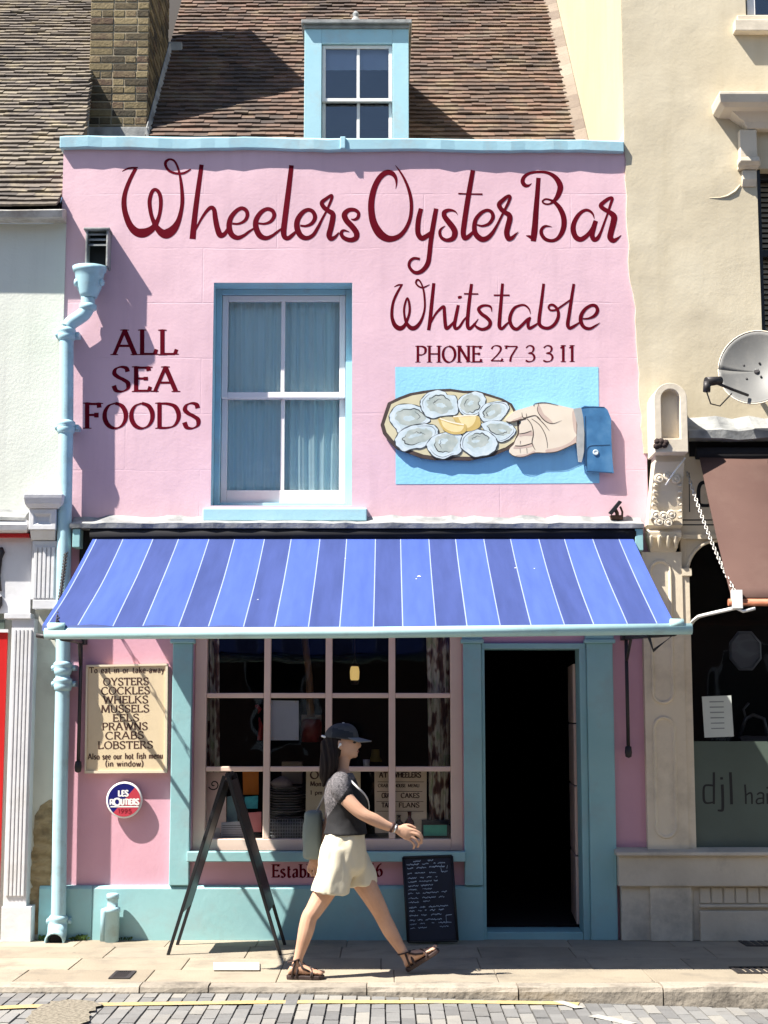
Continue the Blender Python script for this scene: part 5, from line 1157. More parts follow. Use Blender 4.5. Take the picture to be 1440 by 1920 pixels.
fn.loft([oct_(p0.z - .01, R + .006, R + .006), oct_(p0.z + .02, .07, .065), oct_(p0.z + .07, .092, .08), oct_(p0.z + .14, .104, .09), oct_(p0.z + h - .04, .112, .1), oct_(p0.z + h - .035, .122, .104), oct_(p0.z + h, .128, .104), oct_(p0.z + h - .002, .114, .09), oct_(p0.z + h - .05, .10, .08)], 0, True, True)
for s_ in (-1, 1): fn.lathe([(.03, 0), (.026, .02), (.001, .026)], (p0.x + s_ * .085, yp - .02, p0.z + .1), (s_, -.5, 0), 10)
part('hopper_head', fn, M['pipe'], dp)
ct = MB(); u0, u1, v0, v1 = 164, 199, 430, 497; yb = -.13
def bb_(a, b, c, d, y0, y1): ct.box(X_(a, 460, y0), X_(b, 460, y0), y0, y1, Z_(d, y0), Z_(c, y0))
bb_(u0 - 4, u0, 430, 499, yb, -.002); bb_(u1, u1 + 4, 430, 499, yb, -.002); ct.box(X_(u0 - 7, 430, yb), X_(u1 + 7, 430, yb), yb - .012, -.002, Z_(431, yb), Z_(427, yb))
for v in (437, 447, 457): ct.hexa([(X_(u0, v, yb), yb + .02, Z_(v + 3, yb)), (X_(u1, v, yb), yb + .02, Z_(v + 3, yb)), (X_(u1, v, yb), yb + .055, Z_(v - 2, yb)), (X_(u0, v, yb), yb + .055, Z_(v - 2, yb)), (X_(u0, v, yb), yb + .02, Z_(v, yb)), (X_(u1, v, yb), yb + .02, Z_(v, yb)), (X_(u1, v, yb), yb + .055, Z_(v - 5, yb)), (X_(u0, v, yb), yb + .055, Z_(v - 5, yb))])
part('outlet_chute', ct, M['lead'], dp, bevel=.004)
ci = MB(); ci.box(X_(u0, 460, -.03), X_(u1, 460, -.03), -.03, -.003, Z_(499, -.03), Z_(431, -.03)); part('outlet_mouth', ci, M['dark'], dp)

# ------------------------------------------------------------------ stub drain against the plinth
sp = thing('stub_pipe', 'short pale blue capped pipe standing against the teal plinth', 'drainpipe', tuple(G(210, 1772)))
s1 = MB(); a = P(211, 1700, -.13); zt2 = Z_(1675, -.13)
s1.lathe([(.050, .0), (.050, .20), (.056, .202), (.056, .232), (.050, .235), (.038, .237), (.038, zt2 - .04), (.044, zt2 - .038), (.044, zt2 - .008), (.036, zt2), (.001, zt2 + .004)], (a.x, -.13, 0), n=18)
part('pipe', s1, M['pipe'], sp)
s2 = MB(); b = P(194, 1740, -.12); s2.lathe([(.026, 0), (.026, .2), (.022, .22), (.001, .225)], (b.x, -.1, 0), n=12); part('side_pipe', s2, M['pipe'], sp)

# ------------------------------------------------------------------ list board on the left pier
mb_ = thing('menu_board', 'cream board listing oysters and other shellfish in brown capitals on the left pier', 'sign board', tuple(P(237, 1450, -.03)))
ym = -.045
fr3 = MB(); c4 = [P(159, 1450, ym), P(313, 1449, ym), P(315, 1244, ym), P(162, 1247, ym)]
fr3.prism(c4, (0, .04, 0)); part('panel', fr3, M['boardcream'], mb_, bevel=.004)
bd = MB()
def rail(a, b, t): 
    a, b = Vector(a), Vector(b); d = (b - a).normalized(); nn_ = Vector((-d.z, 0, d.x)) * t
    bd.hexa([a + Vector((0, -.012, 0)), b + Vector((0, -.012, 0)), b, a, a + nn_ + Vector((0, -.012, 0)), b + nn_ + Vector((0, -.012, 0)), b + nn_, a + nn_])
I = .02
rail(c4[0], c4[1], .018); rail(c4[1] + Vector((0, 0, .02)), c4[2] - Vector((0, 0, .02)), .016); rail(c4[2], c4[3], .014); rail(c4[3] - Vector((0, 0, .016)), c4[0] + Vector((0, 0, .02)), .012)
part('frame', bd, mat('cream_frame_paint', [(.66, .58, .42), (.74, .66, .5)], .5), mb_)
ink = Ink(ym)
for txt, u0, u1, v in (('OYSTERS', 194, 278, 1285), ('COCKLES', 190, 280, 1302), ('WHELKS', 194, 277, 1319), ('MUSSELS', 190, 279, 1336), ('EELS', 212, 260, 1353), ('PRAWNS', 192, 276, 1369), ('CRABS', 198, 269, 1386), ('LOBSTERS', 184, 286, 1404)):
    ink.text(txt, u0, v, u1, 13.5, v1=v - 1, thick=.21, thin=.085)
ink.text('To eat in or take-away', 168, 1262, 308, 11, v1=1261, thick=.2, thin=.1, serif=False); ink.text('Also see our hot fish menu', 165, 1424, 305, 11, v1=1422, thick=.2, thin=.1, serif=False); ink.text('(in window)', 198, 1437, 268, 11, thick=.2, thin=.1, serif=False)
part('lettering', ink.mb, M['darktext'], mb_, recalc=False)

# ------------------------------------------------------------------ round red and blue plaque
rs = thing('round_plaque', 'small round red and navy plaque with a white rim on the left pink pier', 'sign', tuple(P(233, 1500, -.02)))
yc2 = -.05; cc = P(233, 1500, yc2); rr_ = .128
dk = MB(); dk.lathe([(rr_ * .9, -.02), (rr_, -.015), (rr_, .0), (rr_ * .97, .006), (rr_ * .88, .004)], cc, (0, -1, 0), 40); dk.lathe([(.03, -.05), (.03, -.02)], cc, (0, -1, 0), 10)
part('disc', dk, M['white_paint'], rs)
fcs = MB(); n = 48
def arc(a0, a1, y, r=rr_ * .9): return [(cc.x + r * math.cos(math.radians(a0 + (a1 - a0) * k / n)), y, cc.z + r * math.sin(math.radians(a0 + (a1 - a0) * k / n))) for k in range(n + 1)]
fcs.poly(arc(50, 230, yc2 - .0075), 0); fcs.poly(arc(230, 410, yc2 - .0075), 1)
part('enamel_face', fcs, [plain('navy_enamel', (.01, .012, .14), .3), plain('red_enamel', (.50, .05, .075), .3)], rs, recalc=False)
ink = Ink(yc2 - .0075); ink.text('LES', 222, 1493, 240, 11, thick=.3, thin=.17, serif=False); ink.text('R', 206, 1509, 213, 10, thick=.3, thin=.17, serif=False); ink.text('O', 213, 1510, 226, 13, thick=.34, thin=.25, serif=False); ink.text('UTIERS', 227, 1509, 260, 11, thick=.3, thin=.17, serif=False)
ink.ribbon([(207, 1512.5, 2.4), (260, 1512.5, 2.4)])
part('lettering', ink.mb, M['white_paint'], rs, recalc=False)
ink = Ink(yc2 - .0075); ink.text('1995', 222, 1525, 246, 8, thick=.2, thin=.14, serif=False); part('small_lettering', ink.mb, plain('dark_red_enamel', (.2, .01, .02), .4), rs, recalc=False)

# ------------------------------------------------------------------ sandwich board seen edge-on
ab = thing('sandwich_board', 'black folding pavement board seen edge-on, standing open by the shop window', 'sandwich board', tuple(G(420, 1785)))
yA, yB = G(315, 1791).y, G(315, 1791).y + .46
apex = P(424, 1455, yA); lf = P(315, 1790, yA); rf_ = P(526, 1787, yA)
def lean(foot, sgn, nm):
    for y in (yA, yB):
        a_ = Vector((apex.x + sgn * .012, y, apex.z)); f_ = Vector((foot.x, y, .0))
        d = (a_ - f_).normalized(); nv = Vector((d.z, 0, -d.x)) * .0105
        lg = MB(); lg.hexa([f_ - nv + Vector((0, -.013, 0)), f_ + nv + Vector((0, -.013, 0)), f_ + nv + Vector((0, .013, 0)), f_ - nv + Vector((0, .013, 0)),
                            a_ - nv * 1.25 + Vector((0, -.013, 0)), a_ + nv * 1.25 + Vector((0, -.013, 0)), a_ + nv * 1.25 + Vector((0, .013, 0)), a_ - nv * 1.25 + Vector((0, .013, 0))])
        part('leg', lg, M['black'], ab, bevel=.003)
    a_ = Vector((apex.x + sgn * .012, 0, apex.z)); f_ = Vector((foot.x, 0, 0)); d = (a_ - f_).normalized(); nv = Vector((d.z, 0, -d.x)) * .010
    t0 = .235; b0 = f_ + (a_ - f_) * t0; b1 = f_ + (a_ - f_) * .97
    pn_ = MB(); pn_.hexa([Vector((b0 - nv).to_tuple()) + Vector((0, yA + .014, 0)), (b0 + nv) + Vector((0, yA + .014, 0)), (b0 + nv) + Vector((0, yB - .014, 0)), (b0 - nv) + Vector((0, yB - .014, 0)),
                          (b1 - nv) + Vector((0, yA + .014, 0)), (b1 + nv) + Vector((0, yA + .014, 0)), (b1 + nv) + Vector((0, yB - .014, 0)), (b1 - nv) + Vector((0, yB - .014, 0))])
    part('panel', pn_, M['black'], ab, bevel=.003)
lean(lf, -1, 'l'); lean(rf_, 1, 'r')
for y in (yA + .06, yB - .06): part('hinge', MB().tube([(apex.x, y - .03, apex.z + .006), (apex.x, y + .03, apex.z + .006)], .012, 10), M['iron'], ab)


# ------------------------------------------------------------------ chalkboard leaning by the door
kb_ = thing('chalkboard', 'black chalkboard covered in chalked lines, leaning under the shop window beside the door', 'chalkboard', tuple(G(808, 1766)))
yk0, yk1 = -.26, -.10
tl_, trr = P(756, 1608, yk1), P(847, 1605, yk1); bl_, brr = P(765, 1766, yk0), P(858, 1764, yk0)
bl_.z = max(bl_.z, .004); brr.z = max(brr.z, .004)
def kpt(s_, t): return (bl_.lerp(brr, s_)).lerp(tl_.lerp(trr, s_), t)
kn = (brr - bl_).cross(tl_ - bl_).normalized()
if kn.y > 0: kn = -kn
kb1 = MB(); kb1.prism([kpt(0, 0), kpt(1, 0), kpt(1, 1), kpt(0, 1)], -kn * .018); part('board', kb1, mat('chalkboard_black', [(.008, .009, .016), (.016, .018, .03)], .6, scale=5), kb_, bevel=.004)
kf = MB()
for a_, b_ in (((0, 0), (1, 0)), ((1, 0), (1, 1)), ((1, 1), (0, 1)), ((0, 1), (0, 0))): kf.tube([kpt(*a_) + kn * .004, kpt(*b_) + kn * .004], .009, 6)
part('frame', kf, M['black'], kb_)
ck = Ink(0, up=0, tf=lambda s_, t, y: kpt(s_, t) + kn * (.003 - y))
rk = random.Random(31)
rows_ = [(.955, [(.2, .36), (.5, .62)], 1), (.918, [(.06, .32), (.38, .52), (.62, .66), (.7, .86)], .9), (.875, [(.07, .2), (.26, .46), (.52, .84)], 1), (.81, [(.07, .16), (.22, .44), (.52, .66), (.76, .9)], .9), (.755, [(.07, .25), (.32, .4), (.46, .56), (.64, .68)], .7), (.71, [(.07, .25), (.3, .56), (.6, .68)], .6), (.662, [(.07, .28), (.33, .58)], .7),
         (.618, [(.07, .25), (.36, .55)], .45), (.57, [(.06, .16), (.22, .3), (.36, .68), (.74, .86)], .5), (.515, [(.06, .26), (.34, .62), (.68, .8)], .5), (.47, [(.06, .27), (.35, .5)], .5), (.405, [(.06, .22), (.28, .4), (.46, .86)], .7), (.365, [(.06, .18), (.24, .32), (.38, .42), (.48, .6), (.66, .78)], .8), (.31, [(.06, .24), (.3, .42), (.5, .72)], .7), (.255, [(.06, .18), (.22, .32), (.38, .72)], .7), (.21, [(.06, .2), (.26, .36), (.5, .56), (.64, .82)], .5), (.165, [(.06, .16), (.22, .4), (.66, .84)], .4)]
for t, segs_, op in rows_:
    for a_, b_ in segs_:
        p = a_; pts_ = []
        while p < b_:
            pts_.append((p * 1.0, t + .02 * (p - .5) + rk.uniform(-.008, .008), .013 * (.4 + .55 * op) * rk.uniform(.4, 1.2))); p += .011
        if len(pts_) > 2: ck.ribbon(pts_, 1)
for pts_ in ([(.78, .90), (.76, .86), (.78, .81)], [(.9, .89), (.88, .85)], [(.8, .30), (.8, .22)], [(.8, .3), (.92, .305)], [(.8, .22), (.9, .215)]): ck.ribbon([(x, y, .007) for x, y in pts_], 3)
part('chalk_writing', ck.mb, mat('chalk', [(.24, .32, .40), (.52, .62, .72)], .9, scale=30), kb_, recalc=False)

# ------------------------------------------------------------------ broken lamp bracket on the ledge
fl3 = thing('broken_lamp', 'rusty broken lamp bracket on the ledge at the right end of the pink wall', 'lamp bracket', tuple(P(1158, 972, -.05)))
b1 = MB(); b1.hexa([P(1140, 962, -.1), P(1147, 966, -.1), P(1147, 966, -.03), P(1140, 962, -.03), P(1160, 938, -.1), P(1167, 941, -.1), P(1167, 941, -.03), P(1160, 938, -.03)]); part('lamp_housing', b1, M['black'], fl3, bevel=.004)
b2 = MB(); b2.tube([P(1152, 952, -.06), P(1157, 962, -.06), P(1158, 976, -.05)], .014, 8); b2.box(X_(1145, 970, -.06), X_(1168, 970, -.06), -.07, -.002, Z_(974, -.06), Z_(966, -.06)); b2.tube([P(1163, 950, -.05), P(1167, 960, -.06), P(1166, 972, -.05)], .008, 6)
part('bracket', b2, mat('rust', [(.05, .025, .015), (.12, .06, .04)], .9, bump=.004), fl3)

# ------------------------------------------------------------------ painted cut-out plate and hand
pm = lambda n_, a, b, **k: mat(n_, [a, b], .55, scale=k.get('scale', 14), detail=4)
pl2 = thing('plate_sign', 'painted cut-out sign of a hand in a denim cuff holding a plate of oysters', 'painted sign', tuple(P(930, 900, -.03)))
ypl = -.032
A = lambda pts, ox=700, oy=710, k=5.5385: [(ox + x / k, oy + y / k) for x, y in pts]
B = lambda pts: A(pts, 930, 730, 6.0)
plate_o = A([(75, 480), (110, 370), (150, 250), (260, 195), (380, 150), (520, 125), (640, 110), (800, 105), (940, 125), (1080, 125), (1200, 160), (1340, 205), (1440, 260)]) + [(966, 768), (974, 790), (975, 815), (968, 832), (950, 845)] + A([(1380, 745), (1250, 800), (1000, 850), (820, 845), (640, 845), (500, 825), (380, 780), (250, 735), (170, 660), (100, 570)])
mb1 = MB(); mb1.prism([P(u, v, ypl) for u, v in plate_o], (0, .018, 0)); mb1.lathe([(.02, -.03), (.02, -.018)], P(850, 800, ypl), (0, -1, 0), 8); part('plate', mb1, pm('plate_rim_paint', (.045, .03, .025), (.08, .055, .045)), pl2)
ink = Ink(ypl, up=.001); ctr = (848, 797)
ink.fill([(ctr[0] + (u - ctr[0]) * .955 + 1, ctr[1] + (v - ctr[1]) * .91 - 1) for u, v in plate_o])
part('plate_face', ink.mb, pm('plate_paint', (.54, .48, .29), (.64, .58, .38), scale=7), pl2, recalc=False)
om = [pm('oyster_outline_paint', (.02, .025, .03), (.035, .04, .05)), pm('oyster_shell_paint', (.46, .56, .58), (.68, .74, .76), scale=22), pm('oyster_flesh_paint', (.30, .36, .33), (.52, .55, .49), scale=16), pm('oyster_nacre_paint', (.40, .50, .51), (.62, .70, .70), scale=18)]
OY = [([(175, 390), (220, 310), (300, 272), (420, 280), (500, 315), (545, 380), (575, 440), (500, 470), (400, 490), (320, 520), (265, 555), (240, 510), (190, 450)], (385, 400, 145, 85, 0)),
      ([(500, 230), (540, 180), (600, 140), (690, 128), (745, 150), (770, 175), (840, 180), (860, 240), (875, 310), (840, 370), (740, 375), (640, 400), (570, 390), (520, 330), (500, 270)], (690, 265, 130, 90, .1)),
      ([(885, 240), (920, 190), (1000, 155), (1070, 140), (1130, 165), (1160, 220), (1140, 290), (1110, 350), (1030, 385), (940, 370), (895, 310)], (1010, 260, 95, 95, -.6)),
      ([(1105, 350), (1150, 280), (1220, 250), (1310, 240), (1380, 260), (1400, 310), (1350, 390), (1290, 440), (1200, 450), (1130, 420)], (1235, 345, 100, 65, -.5)),
      ([(1125, 480), (1180, 450), (1280, 440), (1380, 460), (1440, 490), (1470, 540), (1440, 590), (1370, 640), (1300, 645), (1240, 590), (1180, 550)], (1310, 525, 125, 55, .15)),
      ([(235, 640), (270, 570), (340, 520), (430, 490), (540, 480), (620, 490), (660, 540), (640, 600), (560, 680), (480, 715), (420, 715), (330, 745), (260, 700)], (450, 600, 150, 75, -.25)),
      ([(560, 690), (610, 620), (700, 575), (800, 560), (890, 575), (930, 630), (920, 690), (890, 770), (820, 790), (720, 825), (640, 800), (590, 750)], (750, 670, 115, 95, -.3)),
      ([(915, 680), (930, 610), (1000, 550), (1090, 535), (1190, 560), (1260, 620), (1275, 690), (1230, 760), (1140, 795), (1040, 800), (980, 760), (925, 720)], (1090, 640, 110, 75, -.1))]
for k, (o, (fx, fy, fa, fb_, rot)) in enumerate(OY):
    ink = Ink(ypl, up=.002 + .0004 * k)
    sm = catmull(o + [o[0]], 4)[:-1]; jr = random.Random(k)
    cx_, cy_ = sum(p[0] for p in o) / len(o), sum(p[1] for p in o) / len(o)
    ink.fill(A([(cx_ + (x - cx_) * 1.10, cy_ + (y - cy_) * 1.11 + 3) for x, y in sm]), 0)
    ink.fill(A([(cx_ + (x - cx_) * (1.05 + .025 * math.sin(i * 1.7)), cy_ + (y - cy_) * (1.045 + .03 * math.sin(i * 1.3))) for i, (x, y) in enumerate(sm)]), 1)
    ink.fill(A([(cx_ + (x - cx_) * .80 + (fx - cx_) * .2, cy_ + (y - cy_) * .78 + (fy - cy_) * .2) for i, (x, y) in enumerate(sm)]), 3)
    jag = [jr.uniform(.86, 1.14) for _ in range(29)]
    def el(a_, b_, dx=0, dy=0, ks=1.0):
        return [(fx + dx + (1 + (jag[q] - 1) * ks) * (a_ * math.cos(t) * math.cos(rot) - b_ * math.sin(t) * math.sin(rot)), fy + dy + (1 + (jag[(q * 3) % 28] - 1) * ks) * (a_ * math.cos(t) * math.sin(rot) + b_ * math.sin(t) * math.cos(rot))) for q, t in enumerate([2 * math.pi * q / 28 for q in range(28)])]
    e = el(fa * 1.05, fb_ * 1.05); ink.fill(A(e), 2, 2)
    a0 = jr.randrange(28); e3 = el(fa * .98, fb_ * .98); ink.ribbon([(*A([e3[(a0 + q) % 28]])[0], .25 + 1.7 * math.sin(math.pi * q / 11)) for q in range(12)], 3, 0)
    hl = el(fa * jr.uniform(.3, .5), fb_ * jr.uniform(.2, .34), jr.uniform(-35, 35), jr.uniform(-22, 22), 1.6); ink.fill(A(hl), 3, 2)
    e4 = el(fa * .6, fb_ * .62, jr.uniform(-14, 14), jr.uniform(-8, 8), 1.5); a0 = jr.randrange(28); ink.ribbon([(*A([e4[(a0 + q) % 28]])[0], .2 + .9 * math.sin(math.pi * q / 8)) for q in range(9)], 3, 0)
    sm2 = [(cx_ + (x - cx_) * .93, cy_ + (y - cy_) * .92) for x, y in sm]; a0 = jr.randrange(len(sm2)); ink.ribbon([(*A([sm2[(a0 + q) % len(sm2)]])[0], .2 + .7 * math.sin(math.pi * q / 14)) for q in range(15)], 2, 0)
    part('oyster', ink.mb, om, pl2, recalc=False)
lm = [pm('lemon_rind_paint', (.52, .36, .10), (.6, .45, .16)), pm('lemon_flesh_paint', (.75, .58, .26), (.82, .68, .38)), pm('lemon_pith_paint', (.80, .72, .55), (.84, .78, .62))]
for k, (w_, f_, h_) in enumerate(([[(820, 400), (880, 385), (1000, 380), (1080, 385), (1110, 430), (1110, 490), (1050, 535), (960, 545), (900, 500)], [(880, 400), (1000, 395), (1065, 395), (1040, 470), (980, 510), (920, 470)], [(830, 395), (950, 385), (1070, 382)]],
                       [[(670, 420), (700, 405), (780, 440), (860, 465), (940, 470), (970, 495), (950, 560), (860, 580), (770, 560), (710, 510)], [(700, 430), (780, 460), (880, 490), (940, 495), (900, 550), (800, 545), (730, 500)], [(690, 412), (800, 450), (940, 478)]])):
    ink = Ink(ypl, up=.006 + .0008 * k); ink.fill(A(w_), 0, 3); ink.fill(A(f_), 1, 3); ink.ribbon([(u, v, 2.4) for u, v in A(h_)], 4, 2)
    part('lemon_wedge', ink.mb, lm, pl2, recalc=False)
hand_o = B([(870, 215), (760, 190), (650, 165), (560, 150), (480, 155), (400, 185), (300, 215), (220, 240), (170, 275), (110, 330), (120, 358), (170, 368), (240, 352), (275, 335), (280, 380), (262, 410), (262, 500), (225, 560), (200, 620), (160, 660), (150, 700), (190, 745), (290, 760), (370, 745), (430, 715), (560, 715), (680, 700), (780, 660), (905, 600), (915, 500), (905, 360)])
mb2 = MB(); mb2.prism([P(u, v, ypl - .009) for u, v in catmull(hand_o + [hand_o[0]], 3)[:-1]], (0, .02, 0)); part('hand', mb2, pm('painted_skin', (.66, .56, .44), (.76, .67, .53), scale=5), pl2)
ink = Ink(ypl - .009, up=.0008)
sh_ = [[(480, 160, 4), (465, 230, 6), (500, 300, 10), (560, 360, 10), (640, 385, 7), (740, 350, 2)], [(290, 260, 3), (300, 310, 9), (330, 320, 12), (440, 295, 10), (500, 340, 7)], [(340, 330, 12), (270, 345, 20), (240, 352, 12)], [(350, 330, 8), (400, 400, 9), (420, 500, 9), (405, 600, 9), (440, 680, 6)], [(400, 330, 5), (490, 400, 8), (550, 500, 8), (575, 600, 6), (578, 660, 3)], [(460, 310, 6), (540, 390, 9), (600, 465, 4)],
       [(262, 500, 6), (330, 490, 9), (400, 465, 6)], [(215, 635, 9), (300, 635, 10), (410, 605, 8)], [(275, 580, 6), (272, 620, 2)], [(345, 660, 5), (350, 720, 3)], [(270, 665, 4), (275, 720, 2)], [(120, 358, 8), (150, 368, 8), (240, 352, 12)], [(160, 720, 6), (200, 750, 10), (300, 762, 10), (430, 718, 12), (560, 715, 8), (680, 702, 9), (790, 658, 9), (905, 602, 10)], [(900, 230, 14), (915, 400, 18), (910, 590, 14)], [(340, 270, 4), (345, 310, 6)], [(425, 190, 5), (440, 160, 8), (560, 150, 8), (700, 180, 4)]]
ink.strokes(sh_, 930, 730, 6.0)
tone = Ink(ypl - .009, up=.0003)
for q in ([(560, 715), (680, 700), (780, 660), (905, 600), (912, 520), (840, 590), (740, 640), (640, 665), (560, 680)], [(880, 225), (905, 360), (915, 500), (880, 470), (862, 360), (858, 260)], [(480, 160), (470, 240), (510, 310), (570, 355), (640, 380), (600, 330), (540, 280), (510, 220)], [(265, 500), (330, 492), (400, 470), (412, 520), (330, 520), (262, 530)], [(210, 640), (300, 640), (405, 610), (415, 640), (320, 660), (200, 668)], [(170, 368), (240, 352), (275, 335), (300, 300), (250, 320), (190, 345)], [(300, 755), (370, 745), (430, 715), (430, 690), (350, 725), (220, 742)]):
    tone.fill([(930 + x / 6, 730 + y / 6) for x, y in q], 0, 3)
part('hand_tone', tone.mb, pm('rosy_skin_paint', (.50, .37, .31), (.60, .46, .37)), pl2, recalc=False)
part('hand_outline', ink.mb, pm('outline_paint', (.045, .03, .022), (.075, .05, .035)), pl2, recalc=False)
mb3 = MB(); mb3.prism([P(u, v, ypl - .012) for u, v in B([(870, 218), (950, 205), (975, 230), (995, 500), (990, 700), (965, 820), (930, 815), (905, 600), (915, 400)])], (0, .02, 0)); part('cuff_lining', mb3, pm('grey_lining_paint', (.30, .31, .30), (.42, .42, .40)), pl2)
mb4 = MB(); mb4.prism([P(u, v, ypl - .016) for u, v in B([(960, 205), (1000, 185), (1070, 195), (1220, 200), (1255, 230), (1295, 330), (1300, 600), (1310, 780), (1325, 940), (1250, 935), (1150, 925), (1020, 925), (1005, 860), (1005, 500), (985, 330)])], (0, .024, 0))
cf = part('denim_cuff', mb4, mat('painted_denim', [(.025, .10, .22), (.045, .16, .32), (.09, .22, .38)], .55, scale=10, detail=8), pl2)
ink = Ink(ypl - .016, up=.001); ink.strokes([[(1285, 625, 10), (1200, 630, 11), (1080, 635, 10), (1035, 660, 8), (1020, 720, 6), (1022, 900, 6)], [(960, 210, 10), (1070, 197, 12), (1220, 203, 10)], [(1005, 300, 10), (1010, 600, 12), (1008, 860, 16)], [(1020, 920, 10), (1150, 930, 12), (1310, 938, 10)]], 930, 730, 6.0); part('seam', ink.mb, pm('dark_denim_paint', (.01, .04, .10), (.015, .06, .13)), cf, recalc=False)
bt = MB(); c = P(930 + 1122 / 6, 730 + 710 / 6, ypl - .018); bt.lathe([(.022, 0), (.02, .004), (.013, .004), (.010, .002), (.001, .002)], c, (0, -1, 0), 16); part('button', bt, pm('button_paint', (.45, .55, .6), (.6, .68, .7)), cf)

# ------------------------------------------------------------------ weeds at the foot of the wall
lf_m = mat('weed_leaf', [(.03, .07, .012), (.06, .12, .025)], .6, scale=30)
def weed(u, label, n, h, seed):
    rn = random.Random(seed); c = G(u, 1763); t = thing('weed', label, 'weed', (c.x, -.075, 0)); mb = MB()
    for k in range(n):
        a_ = rn.uniform(0, 6.28); l = h * rn.uniform(.5, 1.1); ox, oy = rn.uniform(-.05, .05), rn.uniform(-.012, .012); d = Vector((math.cos(a_) * .7, math.sin(a_) * .4 - .2, rn.uniform(.4, 1.0))).normalized()
        b0 = Vector((c.x + ox, -.075 + oy, 0)); s_ = d.cross(Vector((0, 1, .3))).normalized() * l * .16; m_ = b0 + d * l * .55 + Vector((0, 0, .006)); e_ = b0 + d * l - Vector((0, 0, l * .15))
        mb.add([b0, m_ + s_, e_, m_ - s_], [(0, 1, 2), (0, 2, 3)])
    part('leaves', mb, lf_m, t, recalc=False)
weed(150, 'small green weed growing between the tall downpipe and the stub pipe', 34, .06, 1)
weed(84, 'tiny green weed at the foot of the wall left of the tall downpipe', 22, .05, 2)
weed(232, 'small weed at the right foot of the stub pipe', 18, .035, 3)
# ------------------------------------------------------------------ curtains
def curtain(name, label, u0, u1, v0, v1, Y, mt, waves, amp, seed, taper=0.0, group=None):
    rn = random.Random(seed); ph = [rn.uniform(0, 6) for _ in range(4)]
    def f(p, q):
        e0 = u0 + (u1 - u0) * p
        e = e0 + taper * (q - .3) * (1 - p if taper > 0 else p) + 1.5 * math.sin(q * 3 + p * 9 + ph[3])
        b = P(e, v0 + (v1 - v0) * q, Y)
        b.y += amp * (math.sin(p * waves * 6.28 + ph[0] + .5 * math.sin(q * 2 + ph[1])) + .5 * math.sin(p * waves * 14.1 + ph[2] + q))
        return b
    mb = MB(); mb.grid(f, 90, 24)
    return tag(build(name, mb, mt, recalc=False), label, 'curtain', group)
M['net'] = mat('pale_blue_curtain', [(.62, .90, .99), (.70, .94, .99)], .9, scale=2, bump=.0006, bscale=120)
curtain('curtain', 'pale blue curtain filling the left half of the upstairs sash window', 412, 533, 556, 922, .275, M['net'], 5, .013, 1)
curtain('curtain', 'pale blue curtain filling the right half of the upstairs sash window', 531, 650, 556, 922, .28, M['net'], 6, .013, 2)
def pattern(name):
    m = mat(name, [(.12, .06, .055), (.24, .14, .11), (.72, .66, .52), (.80, .75, .62), (.52, .58, .36)], .9, scale=7, detail=2, stretch=(2.2, 1, .8), pos=[.36, .45, .5, .56, .62])
    return m
M['patt'] = pattern('printed_curtain')
curtain('curtain', 'printed cream and brown curtain gathered at the left side of the shop window', 388, 410, 1180, 1560, .19, M['patt'], 2, .02, 3, taper=0)
curtain('curtain', 'printed cream and brown curtain gathered at the right side of the shop window', 800, 844, 1180, 1545, .19, M['patt'], 3, .02, 4, taper=8)
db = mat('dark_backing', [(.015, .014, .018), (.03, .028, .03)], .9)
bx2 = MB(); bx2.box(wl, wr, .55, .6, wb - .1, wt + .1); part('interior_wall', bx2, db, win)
bl = MB(); 
for i in range(2):
    x0_, x1_ = (gl + .02, mid) if i == 0 else (mid, gr - .02)
bl.grid(lambda p, q: Vector((gl + .01 + (gr - gl - .02) * p, YD + .092 + .002 * math.sin(p * 40), gt - .01 - .19 * q)), 30, 4)
tag(build('roller_blind', bl, mat('pale_blind', [(.70, .75, .78), (.78, .82, .85)], .9), recalc=False), 'pale roller blind pulled a little way down inside the dormer window', 'blind')

# ------------------------------------------------------------------ things in the shop window
def card(name, label, cat, corners, Y, cols, thick=.003, text=(), extra=None, ink_m=None, group=None):
    mb = MB(); pts = [P(u, v, Y) for u, v in corners]; cx = sum(p.x for p in pts) / 4
    t = thing(name, label, cat, (cx, Y, min(p.z for p in pts)), group)
    mb.prism(pts, (0, thick, 0)); part('sheet', mb, mat(name + '_card', cols, .8, scale=9), t)
    if text:
        ink = Ink(Y)
        for tx in text:
            if tx[0] == 'rule': ink.ribbon(tx[1])
            else: ink.text(*tx[:5], thick=.24, thin=.13, serif=False)
        part('lettering', ink.mb, ink_m or M['darktext'], t, recalc=False)
    if extra: extra(t)
    return t
YG = .085
def tape(t):
    mb = MB()
    for u, v in ((511, 1384), (556, 1384), (510, 1317), (555, 1316)): mb.pbox(u - 2, u + 2, v - 2, v + 2, YG - .001, .002)
    part('tape', mb, M['pane_pink'], t)
card('paper_notice', 'large plain white sheet taped inside the shop window', 'paper', [(507, 1388), (560, 1388), (560, 1314), (508, 1313)], YG, [(.80, .80, .86), (.86, .86, .92)], extra=tape)
card('poster', 'cream poster with bold brown lettering under the lower right window bars', 'poster', [(703, 1562), (800, 1562), (800, 1446), (702, 1446)], .16, [(.66, .52, .37), (.74, .60, .44)],
     text=[('AT', 711, 1458, 726, 10), ('WHEELERS', 737, 1458, 789, 10), ('rule', [(708, 1466, 1), (795, 1466, 1)]), ('CRAB', 709, 1476, 727, 6), ('HOUSE', 740, 1476, 760, 6), ('MENU', 765, 1476, 786, 6), ('rule', [(707, 1484, 1), (792, 1484, 1)]), ('CRAB', 716, 1496, 734, 9), ('CAKES', 752, 1496, 786, 9), ('rule', [(706, 1503, 1), (794, 1503, 1)]), ('TART', 716, 1514, 738, 9), ('FLANS', 748, 1514, 786, 9), ('rule', [(706, 1521, 1), (794, 1521, 1)])])
